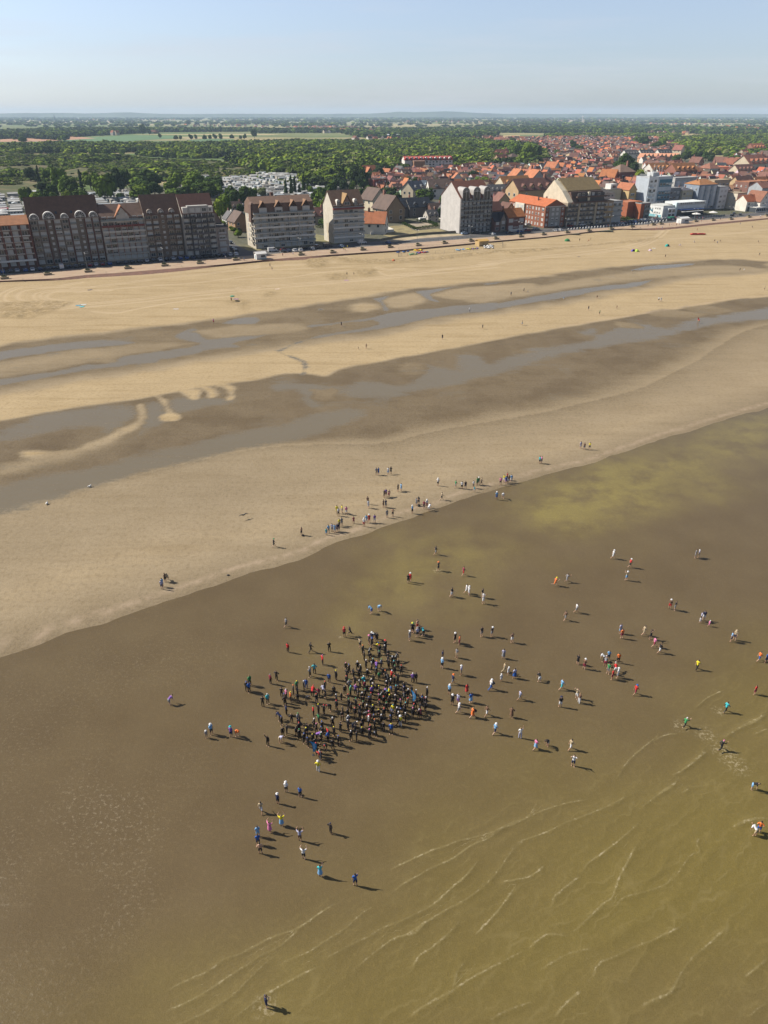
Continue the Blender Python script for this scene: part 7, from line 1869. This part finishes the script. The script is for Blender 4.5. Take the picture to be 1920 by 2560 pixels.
def car(x, y, ang, colr, where, kind='car', group='parked cars'):
    b, g, wh, lp, L_ = CARM[kind]
    o = link(kind, b, None, (x, y, TZ+.02), CA+ang, CARC[colr]); tag(o, '%s %s %s' % (colr, kind, where), kind, group)
    link('windows', g, o)
    for sx in (-1, 1):
        for sy in (-1, 1): link('wheel', wh, o, (sx*L_, sy*(.82 if kind == 'car' else .9), .33))
    for sy in (-1, 1): link('headlight', lp, o, (2.1 if kind == 'car' else 2.5, sy*.6, .68 if kind == 'car' else .8))
seq = ['first','second','third','fourth','fifth','sixth','seventh','eighth','ninth','tenth','eleventh','twelfth','thirteenth','fourteenth','fifteenth','sixteenth','seventeenth','eighteenth','nineteenth','twentieth']
def row(s0, s1, n, step, where, ang=math.pi/2, seed=0, cols=None, vans=(), skip=()):
    r = random.Random(seed); k = 0; s = s0; i = 0
    while s < s1:
        if i not in skip:
            c_ = cols[i] if cols and i < len(cols) else r.choice(('black','dark grey','black','navy','dark grey','silver','blue','dark red','white'))
            x, y = WS(s+r.uniform(-.2, .2), n+r.uniform(-.3, .3)); car(x, y, ang+r.uniform(-.04, .04), c_, 'parked %s from left in %s' % (seq[min(k, 19)], where), 'van' if i in vans else 'car'); k += 1
        s += step; i += 1
row(-8, 22, -16.5, 3.2, 'the dark row before the leftmost block', seed=1)
row(24, 50, -16.8, 3.1, 'the row before the five-dormer block', seed=2, cols=['black','white','black','dark grey','black','dark red','silver','dark red'], vans=(1,))
row(53, 86, -16.6, 3.3, 'the row before the gabled and brown blocks', seed=3, cols=['black','dark grey','black','dark grey','silver','black','white','black','silver','blue'])
row(89, 112, -15.5, 3.2, 'the shaded row before the white-framed block', seed=4)
for k, (s, n, c_) in enumerate(((114,-26,'black'),(114.5,-32,'silver'),(113.8,-38,'dark grey'),(113.6,-44,'black'),(113.2,-51,'pale blue'),(112.8,-57,'black'),(118.4,-60,'silver'),(118.6,-66,'white'),(119,-54,'dark grey'),(119.3,-72,'blue'),(111,-75,'dark grey'),(119.2,-80,'black'))):
    x, y = WS(s, n); car(x, y, math.pi/2+.1, c_, 'parked %s up the side street by the wavy-balcony block' % seq[k])
for k, (s, n, c_, kd) in enumerate(((132,-18,'white','van'),(138.5,-18,'dark red','car'),(136.5,-13.2,'black','car'),(139.4,-13.2,'navy','car'),(142.6,-13,'white','car'),(145.8,-13,'white','car'),(156.5,-17,'dark grey','van'),(153,-14,'silver','car'),(164,-19,'dark grey','van'),(170.5,-15,'pale blue','car'),(186,-21.5,'white','van'),(199,-14.6,'blue','car'),(149.5,-18,'black','car'))):
    x, y = WS(s, n); car(x, y, (0 if n < -15 or kd == 'van' else math.pi/2), c_, 'parked %s before the wavy-balcony block and cream slab' % seq[k], kd)
for k, (u, v, c_) in enumerate(((1161,586,'pale blue'),(1191,584,'dark grey'),(1231,587,'white'),(1272,584,'navy'),(1300,581,'blue'),(1320,578,'dark red'),(1340,574,'silver'))):
    x, y = G(u, v, TZ); car(x, y, 0 if k != 2 else math.pi/2, c_, '%s from left on the road before the grey slab and brick house' % seq[k])
for k, (u, v, c_) in enumerate(((1320,563,'white'),(1389,578,'silver'),(1399,577,'white'),(1395,570,'dark grey'),(1425,567,'dark red'),(1455,564,'white'),(1475,561,'black'))):
    x, y = G(u, v, TZ); car(x, y, 0 if k in (0, 4, 5) else math.pi/2, c_, '%s from left beside the brick corner block' % seq[k])
row(372, 432, -20.5, 3.0, 'the long dark row before the brick pavilions', seed=7)
row(388, 436, -25.5, 3.1, 'the second row before the brick pavilions', seed=8, cols=['pale blue','silver','black','pale blue','white','dark grey','silver','dark red','black','white','silver','blue'])
for k, (u, v, c_) in enumerate(((1645,542,'white'),(1655,552,'silver'),(1830,540,'black'),(1835,535,'dark grey'),(1850,538,'dark grey'))):
    x, y = G(u, v, TZ); car(x, y, .2*k, c_, '%s from left beside the white complex' % seq[k])
for k in range(4): x, y = WS(150+k*3.2, -66); car(x, y, math.pi/2, ('black','dark grey','silver','navy')[k], 'parked %s in the court left of the cream slab' % seq[k])
x, y = G(*c3(612,603), TZ)
cv = link('caravan', MB().prism([(-3,.5),(3,.5),(3.1,1.6),(2.7,2.6),(-2.8,2.6),(-3.1,1.6)][::-1], 'y', -1.1, 1.1).box(-2,2,-1.12,-1.1,1.4,2.0,1).mesh('caravan', [M_fr, M_glass]), None, (x, y, TZ+.1), CA+.05); tag(cv, 'white caravan parked behind the hedge by the grassy plot', 'caravan')
for sx in (-.5, .5): link('wheel', CARM['car'][2], cv, (sx, -1.0, .3))

# planters with shrubs, every second one carrying a lamp post
M_conc = plain('planter_stone', (.40,.31,.20), .9, .25)
pl_box = MB().box(-1.7,1.7,-.8,.8,0,.75).box(-1.9,1.9,-1.0,1.0,.75,.95).mesh('box', M_conc)
VV = crown_np(5, 6, 420, leaf=.10); VV = VV*np.array([3.6, 1.7, 1.5])+np.array([0, 0, .25])
pl_plant = npmesh('shrubs', VV.reshape(-1, 3), np.arange(420*3).reshape(-1, 3), LEAF['grey'])
lamp_m = MB().tube([(0,0,0),(0,0,3.5),(0,0,7.6)], [.13,.10,.07], 8).mesh('pole', plain('lamp_post_grey', (.20,.21,.21), .6, .1))
arm_m = MB().tube([(0,0,7.6),(0,-.5,8.0),(0,-1.3,8.1)], .05, 6).tube([(0,0,7.6),(0,.5,8.0),(0,1.3,8.1)], .05, 6).mesh('arm', M_dark)
head_m = MB().box(-.16,.16,-1.9,-1.25,8.0,8.16).mesh('lamp_head', M_fr)
head_m2 = MB().box(-.16,.16,1.25,1.9,8.0,8.16).mesh('lamp_head', M_fr)
PL = [(12,697,1),(120,687,0),(221,680,1),(320,671.5,0),(412,665,1),(500,659,0),(590,650.5,1),(753,638,1),(832,632.5,0),(907,625.5,1),(975,619,0),(1045.5,614.5,1),(1111.5,609,0),(1178,603.5,1),(1240,598,0),(1302,592.5,1),(1359,587.5,0),(1418,582.5,1),(1472,578,0),(1528,573,1),(1580,568,0),(1633,563,1),(1652,561,0),(1739,554.5,1),(1782,551.5,0),(1827,549,1),(1872,543.5,0),(1917,540.5,1)]
for k, (u, v, lm) in enumerate(PL):
    x, y = G(u, v, TZ)
    r = bpy.data.objects.new('planter', None); COL.objects.link(r); r.location = (x, y, TZ); r.rotation_euler = (0, 0, CA); tag(r, 'stone planter with grey-green shrubs, %s from left along the promenade' % (seq[k] if k < 20 else 'number %s counted' % ('twenty-one','twenty-two','twenty-three','twenty-four','twenty-five','twenty-six','twenty-seven','twenty-eight')[k-20]), 'planter', 'planters along the promenade')
    link('box', pl_box, r); link('shrubs', pl_plant, r)
    if lm:
        q = bpy.data.objects.new('street_lamp', None); COL.objects.link(q); s_, n_ = sn(x, y); xx, yy = WS(s_, n_-1.5); q.location = (xx, yy, TZ); q.rotation_euler = (0, 0, CA); tag(q, 'grey double-armed street lamp behind the %s planter from left' % (seq[k] if k < 20 else 'far right'), 'street lamp', 'street lamps along the promenade')
        link('pole', lamp_m, q); link('arm', arm_m, q); link('lamp_head', head_m, q); link('lamp_head', head_m2, q)

def kiosk(u, v, w_, d_, h_, label, cols, rz=0, name='kiosk', opening=True):
    x, y = G(u, v, TZ); r = bpy.data.objects.new(name, None); COL.objects.link(r); r.location = (x, y, TZ+.01); r.rotation_euler = (0, 0, CA+rz); tag(r, label, 'hut')
    MB().box(0,w_,0,d_,0,h_).obj('wall', MT, r, color=cols[0])
    MB().prism([(-.3,h_-.05),(d_/2,h_+.75),(d_+.3,h_-.05),(d_+.3,h_+.1),(d_/2,h_+.95),(-.3,h_+.1)], 'x', -.3, w_+.3).obj('roof', MT, r, color=cols[1])
    MB().box(0,w_,-.02,-.003,0,.5).obj('plinth', MT, r, color=cols[2])
    if opening:
        MB().box(w_*.45,w_*.9,-.05,-.003,1.1,2.0).obj('hatch', M_dark, r); MB().box(w_*.42,w_*.93,-.5,-.05,1.0,1.08).obj('counter', M_fr, r)
        MB().box(-.04,-.003,d_*.25,d_*.6,0,2.0).obj('door', MT, r, color=cols[2])
    return r
kiosk(642, 649.5, 5.2, 3.6, 2.6, 'white kiosk with dark hatch on the promenade opposite the wavy-balcony block', ((.80,.80,.78),(.74,.72,.68),(.35,.45,.48)), .05)
kiosk(1702, 559, 7.5, 4.0, 3.0, 'larger white kiosk above the sea wall before the terrace', ((.82,.82,.80),(.76,.75,.72),(.6,.6,.58)), .03)
k_ = kiosk(1198, 612.5, 6.2, 4.2, 2.6, 'yellow wooden hut on the sand by the pile of white bags', ((.55,.38,.17),(.62,.38,.11),(.45,.30,.12)), .02, 'wooden_hut', False); k_.location.z = .05
MB().box(2.4,3.6,-.04,-.003,0,2.0).obj('door', MT, k_, color=(.45,.30,.13))

# white round bollards
bol = MB().tube([(0,0,0),(0,0,.35)], [.28,.32], 10).ball((0,0,.62), .42, 10, 7).mesh('bollard', M_fr)
bl = []
for k in range(27): bl.append((1421+k*(1612-1421)/26, 575.3-(575.3-560)*k/26))
for k in range(7): bl.append((1618+k*8, 558.6-k*.9))
for k, (u, v) in enumerate(bl):
    x, y = G(u, v, TZ); o = link('bollard', bol, None, (x, y, TZ)); o.scale = (1.15,)*3; tag(o, 'white ball-topped bollard in the long row along the promenade kerb', 'bollard', 'white bollards along the promenade kerb')
# railing along the road
def railing(pts, name, label, z, h=1.0, step=3.0, rails=(1.0, .55), cat='railing', mat=None):
    mb = MB(); W_ = pts
    for (x0, y0), (x1, y1) in zip(W_, W_[1:]):
        L_ = math.hypot(x1-x0, y1-y0); n = max(1, int(L_/step))
        for k in range(n): t_ = k/n; mb.tube([(x0+(x1-x0)*t_, y0+(y1-y0)*t_, z), (x0+(x1-x0)*t_, y0+(y1-y0)*t_, z+h)], .05, 4)
        for rr in rails: mb.tube([(x0, y0, z+h*rr), (x1, y1, z+h*rr)], .035, 4)
    o = mb.obj(name, mat or M_dark); tag(o, label, cat); return o
railing([WS(s, -11.6) for s in (196, 230, 262, 300)], 'railing', 'long dark tube railing between road and promenade', TZ+.1)
railing([WS(s, -11.6) for s in (306, 325)], 'railing', 'short dark tube railing before the brick corner block', TZ+.1)
FN = [G(*c3(*p), .1) for p in ((400,905),(560,888),(800,872),(1050,852),(1305,830),(1300,790),(1200,795),(900,812),(650,830),(400,850),(400,905))]
railing(FN, 'wire_fence', 'thin wire fence on posts round the beach play area', .05, 1.5, 5, (1.0, .5, .1), 'fence')

# deflated inflatables and bags inside the fence
def inflatable(u, v, cols, label, seed, w_=4.5, d_=2.2):
    x, y = G(u, v, .05); r = random.Random(seed); root = bpy.data.objects.new('deflated_inflatable', None); COL.objects.link(root); root.location = (x, y, .1); root.rotation_euler = (0, 0, CA); tag(root, label, 'inflatable', 'deflated inflatables in the play area')
    for k, c_ in enumerate(cols):
        mb = MB()
        for q in range(5):
            a = r.uniform(0, 3.1); px, py = r.uniform(-w_/2, w_/2), r.uniform(-d_/2, d_/2); l = r.uniform(.7, 1.5)
            mb.tube([(px-l*math.cos(a), py-l*math.sin(a), .12+k*.05), (px, py+.2, .28+k*.06), (px+l*math.cos(a), py+l*math.sin(a), .12+k*.05)], [.12, .3, .14], 7)
        mb.obj('tube', M_cloth, root, color=c_, smooth=True)
B_, G2, O_, R_, P2, Y_, W2 = (.03,.12,.38), (.02,.35,.18), (.80,.28,.03), (.60,.05,.05), (.30,.10,.40), (.70,.60,.05), (.7,.7,.7)
inflatable(*c3(450,866), (B_, (.02,.08,.2)), 'limp dark blue inflatable at the left of the play area', 1, 7, 1.6); inflatable(*c3(512,887), (G2,), 'limp green inflatable nearest the fence', 2, 6, 2.0); inflatable(*c3(575,852), (O_, Y_), 'limp orange and yellow inflatable', 3, 4, 2); inflatable(*c3(615,872), (P2, B_, R_), 'limp purple, blue and red inflatable', 4, 7, 2.6)
inflatable(*c3(935,848), (W2, (.10,.35,.6)), 'limp white and light blue inflatable', 5, 5, 2); inflatable(*c3(1045,840), (P2, (.12,.15,.35), Y_), 'limp purple and yellow inflatable strip', 6, 8, 1.0)
for k in range(16):
    u, v = c3(1140+RNG.uniform(0, 100), 836-RNG.uniform(0, 24)); x, y = G(u, v, .1)
    o = MB().ball((0,0,.45), .62, 8, 6, sz=.8).tube([(0,0,.8),(.1,.1,1.1)], [.2,.06], 6).obj('white_bag', M_fr, None, (x, y, .05), RNG.uniform(0, 3), None, True); tag(o, 'bulky white bag in the pile beside the yellow wooden hut', 'bag', 'white bags beside the wooden hut')

# beach shelters, towels, parasols
def tent(u, v, col, label, s_=1.0):
    x, y = G(u, v); mb = MB(); n = 8; R0 = 1.3*s_
    for k in range(n):
        for (r0, z0), (r1, z1) in (((1, 0), (.85, .55)), ((.85, .55), (.45, .95)), ((.45, .95), (0, 1.08))):
            a, b = math.pi*k/n*1.6-.9, math.pi*(k+1)/n*1.6-.9
            P_ = lambda r_, z_, t_: (R0*r_*math.cos(t_), R0*r_*math.sin(t_)*.8, z_*s_*1.1)
            if r1: mb.quad(P_(r0,z0,a), P_(r0,z0,b), P_(r1,z1,b), P_(r1,z1,a))
            else: mb.tri(P_(r0,z0,a), P_(r0,z0,b), P_(r1,z1,a))
    mb.tube([(R0*math.cos(-.9),R0*math.sin(-.9)*.8,0),(0,0,1.18*s_),(R0*math.cos(4.1),R0*math.sin(4.1)*.8,0)], .03, 4)
    o = mb.obj('beach_tent', M_cloth, None, (x, y, .02), RNG.uniform(0, 3), col); tag(o, label, 'beach tent')
tent(1418, 603, (.04,.22,.08), 'green dome beach tent below the promenade', 1.3); tent(1668, 616, (.02,.40,.35), 'turquoise beach tent on the upper sand', 1.1); tent(1583, 628.5, (.15,.10,.45), 'purple beach shelter, left of the yellow-green one'); tent(1592, 629, (.45,.60,.08), 'yellow-green beach shelter beside the purple one', 1.1)
tent(1625, 627, (.60,.45,.55), 'pale pink beach shelter right of the yellow-green one', .8); tent(984, 652, (.55,.15,.06), 'small rusty orange ball-like shelter on the bare sand', .7)
def towel(u, v, col, label, rz=.3, w_=2.0, d_=1.1):
    x, y = G(u, v); mb = MB(); n = 6
    for i in range(n):
        z0, z1 = .05+.04*math.sin(i*1.7), .05+.04*math.sin((i+1)*1.7)
        mb.quad((-w_/2+w_*i/n,-d_/2,z0),(-w_/2+w_*(i+1)/n,-d_/2,z1),(-w_/2+w_*(i+1)/n,d_/2,z1+.02),(-w_/2+w_*i/n,d_/2,z0+.02))
    o = mb.obj('towel', M_cloth, None, (x, y, .05), CA+rz, col); tag(o, label, 'towel')
for u, v, c_, l in ((196,764,(.05,.35,.55),'turquoise towels laid out on the left upper beach'),(205,767,(.03,.50,.60),'bright cyan towel beside the turquoise towels'),(209,762,(.65,.65,.62),'white towel above the cyan one'),(225,725,(.10,.08,.10),'dark towel with white edge on the left upper beach'),(440,773,(.55,.50,.46),'pale towel left of the three seated bathers'),(590,748,(.25,.12,.30),'purple towel at the green parasol'),(862,696,(.04,.04,.05),'black towel of a pair on the churned sand'),(866,701,(.45,.25,.40),'pink and dark towel of a pair on the churned sand'),(694,723,(.65,.50,.40),'beige towel with red stripe on the pale strip'),(1700,613,(.45,.30,.40),'pinkish towel far right on the sand'),(1635,621,(.70,.68,.64),'white towel right of the pink shelter'),(1447,642,(.15,.12,.10),'dark towel beside a digging child')):
    towel(u, v, c_, l, RNG.uniform(-.5, .5))
x, y = G(1745, 587, 0)
root = bpy.data.objects.new('rescue_boat', None); COL.objects.link(root); root.location = (x, y, .1); root.rotation_euler = (0, 0, CA-.35); tag(root, 'bright red kayak-like rescue boat lying on the upper beach', 'boat')
MB().prism([(-4.6,0),(4.0,0),(4.9,.5),(4.2,.75),(-4.4,.7),(-4.9,.45)][::-1], 'y', -.75, .75).obj('hull', MT, root, color=(.62,.02,.02)); MB().box(-3.6,-1.0,-.5,.5,.70,.95).box(.4,3.0,-.5,.5,.70,.86).obj('deck', MT, root, color=(.35,.01,.01))
def parasol(x, y, z, rad, col, label, grp=None, h=2.4):
    r = bpy.data.objects.new('parasol', None); COL.objects.link(r); r.location = (x, y, z); tag(r, label, 'parasol', grp); mb = MB(); n = 10
    for k in range(n):
        a, b = 2*math.pi*k/n, 2*math.pi*(k+1)/n
        mb.tri((0,0,h+rad*.28),(rad*math.cos(a),rad*math.sin(a),h),(rad*math.cos(b),rad*math.sin(b),h)); mb.quad((rad*math.cos(a),rad*math.sin(a),h),(rad*math.cos(a),rad*math.sin(a),h-.2),(rad*math.cos(b),rad*math.sin(b),h-.2),(rad*math.cos(b),rad*math.sin(b),h))
    mb.obj('canopy', M_cloth, r, color=col); MB().tube([(0,0,0),(0,0,h+rad*.28)], .03, 6).obj('pole', M_fr, r)
for u, v, l in ((1739,545,'white square-looking parasol over the terrace, left one'),(1781,541,'white parasol over the terrace, right one')):
    x, y = G(u, v, TZ); parasol(x, y, TZ, 3.0, (.78,.76,.72), l, 'terrace parasols', 2.8)
x, y = G(582, 752); parasol(x, y, .02, .9, (.05,.30,.18), 'small green parasol on the beach beside a person in maroon', h=1.9)
# terrace tables
tb = MB().tube([(0,0,0),(0,0,.72)], .05, 6).tube([(0,0,.72),(0,0,.76)], .45, 12); tbm = tb.mesh('cafe_table', M_dark)
cbm = MB().box(-.22,.22,-.22,.22,.42,.47).box(-.22,.22,.19,.23,.47,.9).box(-.2,-.16,-.2,-.16,0,.42).box(.16,.2,-.2,-.16,0,.42).box(-.2,-.16,.16,.2,0,.42).box(.16,.2,.16,.2,0,.42).mesh('cafe_chair', M_dark)
for k in range(12):
    for j in range(2):
        x, y = WS(440+k*2.5, -24.5+j*2.6); o = link('cafe_table', tbm, None, (x, y, TZ+.02)); tag(o, 'small round dark table of the terrace before the white complex', 'table', 'terrace tables')
        x2, y2 = WS(440+k*2.5+.75, -24.5+j*2.6); o = link('cafe_chair', cbm, None, (x2, y2, TZ+.02), CA+1.57); tag(o, 'dark chair at a round table of the terrace before the white complex', 'chair', 'terrace chairs')
# glass windbreak of the terrace
mb = MB()
for k in range(13): mb.box(k*2.5, k*2.5+2.3, -.03, .03, .1, 1.3, 0); mb.box(k*2.5+2.3, k*2.5+2.4, -.05, .05, 0, 1.45, 1)
x, y = WS(438, -19.3); tag(mb.obj('windbreak', [M_rail, M_fr], None, (x, y, TZ), CA), 'low glass windbreak along the terrace edge', 'windbreak')
x, y = G(1677, 550, TZ); o = MB().box(-2.2,2.2,-1.2,1.2,0,1.9).box(-2.4,2.4,-1.4,1.4,1.9,2.05).obj('market_booth', MT, None, (x, y, TZ+.01), CA, (.03,.22,.14)); tag(o, 'dark green booth beside the white complex', 'booth')
# plot, hedges and walls around the grassy plot
def patch(pts, col, name, label, z=TZ+.03):
    mb = MB(); q = [(*G(u, v, TZ), z) for u, v in pts]; mb.poly(q[::-1]); o = mb.obj(name, plain(name+'_surface', col, .95, .35, .25)); tag(o, label, name.replace('_', ' '), kind='structure')
    if o.data.polygons[0].normal.z < 0: o.data.flip_normals()
patch([c3(270,720), c3(330,640), c3(450,632), c3(550,680), c3(740,660), c3(850,700), c3(560,712), c3(330,735)], (.26,.21,.09), 'dry_grass', 'dry yellow-green grass of the empty plot')
patch([c3(240,770), c3(400,745), c3(700,715), c3(980,706), c3(960,720), c3(600,745), c3(380,775)], (.42,.33,.20), 'sandy_verge', 'sandy verge between the plot and the road')
patch([c3(440,630), c3(560,605), c3(720,620), c3(740,650), c3(560,672)], (.33,.27,.19), 'gravel_court', 'pale gravel court inside the clipped hedge')
patch([c2(1210,640), c2(1205,570), c2(1310,590), c2(1400,660)], (.20,.18,.07), 'rough_grass', 'rough grass between the wavy-balcony block and the cream slab')
patch([c4(1465,985), c4(1460,890), c4(1590,900), c4(1640,960)], (.10,.13,.04), 'shrubby_plot', 'green scrubby plot before the brick pavilions')
def hedge(pts, w_, h_, label, seed):
    W_ = [G(*p, TZ) for p in pts]; VV = []; r = np.random.RandomState(seed)
    for (x0, y0), (x1, y1) in zip(W_, W_[1:]):
        L_ = math.hypot(x1-x0, y1-y0); n = int(L_*70); t_ = r.rand(n); px = x0+(x1-x0)*t_; py = y0+(y1-y0)*t_
        c = np.stack([px+r.uniform(-w_/2, w_/2, n), py+r.uniform(-w_/2, w_/2, n), TZ+h_*r.rand(n)**.7], 1); a = r.normal(size=(n, 3))*.17; b = r.normal(size=(n, 3))*.17
        VV.append(np.stack([c-a, c+a, c+b], 1))
    V = np.concatenate(VV).reshape(-1, 3); o = link('hedge', npmesh('hedge', V, np.arange(len(V)).reshape(-1, 3), LEAF['dark'])); tag(o, label, 'hedge')
hedge([c3(440,625), c3(555,672), c3(740,645)], 1.6, 1.6, 'low clipped hedge bordering the gravel court on the sea side', 1); hedge([c3(560,605), c3(660,612), c3(735,640)], 1.8, 1.8, 'clipped hedge on the inland side of the gravel court', 2)
hedge([c4(1470,980), c4(1500,940), c4(1560,930), c4(1620,950)], 6, 1.6, 'unclipped green shrubs before the brick pavilions', 3); hedge([c2(1215,520), c2(1310,520)], 2.5, 1.8, 'hedge between the wavy-balcony block and the cream slab', 4); hedge([c2(430,500), c2(560,560)], 2.2, 2.0, 'hedge at the gardens of the side street', 5)
def gwall(pts, h_, col, label, th=.25):
    W_ = [G(*p, TZ) for p in pts]; mb = MB()
    for (x0, y0), (x1, y1) in zip(W_, W_[1:]):
        d = Vector((x1-x0, y1-y0)); n = Vector((-d.y, d.x)).normalized()*th/2
        mb.prism([(x0+n.x,y0+n.y),(x0-n.x,y0-n.y),(x1-n.x,y1-n.y),(x1+n.x,y1+n.y)], 'z', TZ-.2, TZ+h_)
    o = mb.obj('garden_wall', MT, None, None, 0, col); tag(o, label, 'wall')
gwall([c3(275,650), c3(360,690), c3(160,715)], 1.6, (.72,.69,.62), 'white garden wall of the house beside the cream slab'); gwall([c3(255,765), c3(420,735), c3(600,715), c3(930,695)], 1.2, (.24,.20,.14), 'low brown wall between the grassy plot and its sandy verge')
# mooring for birds, driftwood and sand heaps
for k, (u, v) in enumerate(((225,1218),(118,1261))):
    x, y = G(u, v); o = MB().ball((0,0,.16), .16, 8, 6, sz=.7).ball((.16,0,.28), .07, 6, 5).tube([(-.1,0,.18),(-.32,0,.16)], [.08,.02], 5).tube([(0,.04,0),(0,.04,.1)], .012, 4).tube([(0,-.04,0),(0,-.04,.1)], .012, 4).obj('gull', M_fr, None, (x, y, .02), k+.5, None, True); o.scale = (1.6,)*3; tag(o, ('white gull standing at the water edge, right one', 'white gull standing at the water edge, left one')[k], 'gull')
x, y = G(610, 1298); o = MB().ball((0,0,0), .14, 8, 6, sz=.7).tube([(0,0,0),(.5,.1,.12),(1.0,.0,.0)], [.14,.09,.02], 6).tube([(0,0,0),(-.5,.1,.12),(-1.0,.0,.0)], [.14,.09,.02], 6).tube([(0,-.25,0),(0,.3,0)], [.05,.06], 6).obj('gull', plain('gull_grey', (.10,.09,.08)), None, (x, y, .9), .6, None, True); tag(o, 'dark gull flying low over the bar with its shadow below', 'gull')
x, y = G(570, 1439); o = MB().ball((0,0,.08), .22, 8, 5, sz=.5).tube([(-.1,0,.06),(.35,.1,.03)], [.1,.03], 5).obj('seaweed_clump', plain('seaweed', (.03,.025,.02)), None, (x, y, .02), 0, None, True); tag(o, 'dark lump of seaweed lying at the waterline', 'seaweed')
# ================================================================ every label singles out one thing
U1 = ['','first','second','third','fourth','fifth','sixth','seventh','eighth','ninth','tenth','eleventh','twelfth','thirteenth','fourteenth','fifteenth','sixteenth','seventeenth','eighteenth','nineteenth']
T1 = {2:'twent',3:'thirt',4:'fort',5:'fift',6:'sixt',7:'sevent',8:'eight',9:'ninet'}
def ordinal(n):
    if n < 20: return U1[n]
    t_, u_ = divmod(n, 10); return T1[t_]+('ieth' if u_ == 0 else 'y-'+U1[u_])
byl = {}
for o in S.objects:
    if o.parent is None and o.get('label') and o.get('category'): byl.setdefault(o['label'], []).append(o)
for lab, l in byl.items():
    if len(l) < 2: continue
    l.sort(key=lambda o: PXY(o.location.x, o.location.y, o.location.z)[0])
    for k, o in enumerate(l):
        w_ = lab.split(' ')
        o['label'] = lab+', %s from left' % ordinal(k+1)
for o in S.objects:
    if o.parent is None and o.get('label') and len(o['label'].split()) > 16:
        l_ = o['label']
        for p_ in POSEW.values(): l_ = l_.replace(', '+p_, '')
        o['label'] = l_.replace('light blue', 'pale-blue').replace('pale lilac', 'lilac')
# ================================================================ real-world albedo level for this exposure
for m_ in bpy.data.materials:
    if not m_.use_nodes: continue
    b_ = m_.node_tree.nodes.get('Principled BSDF')
    if not b_: continue
    i_ = b_.inputs['Base Color']
    if i_.is_linked:
        src = i_.links[0].from_socket
        x_ = m_.node_tree.nodes.new('ShaderNodeMix'); x_.data_type = 'RGBA'; x_.blend_type = 'MULTIPLY'; x_.inputs[0].default_value = 1.0
        x_.inputs[7].default_value = (.56, .56, .56, 1); m_.node_tree.links.new(src, x_.inputs[6]); m_.node_tree.links.new(x_.outputs[2], i_)
    else: i_.default_value = tuple(c*.56 for c in i_.default_value[:3])+(1,)
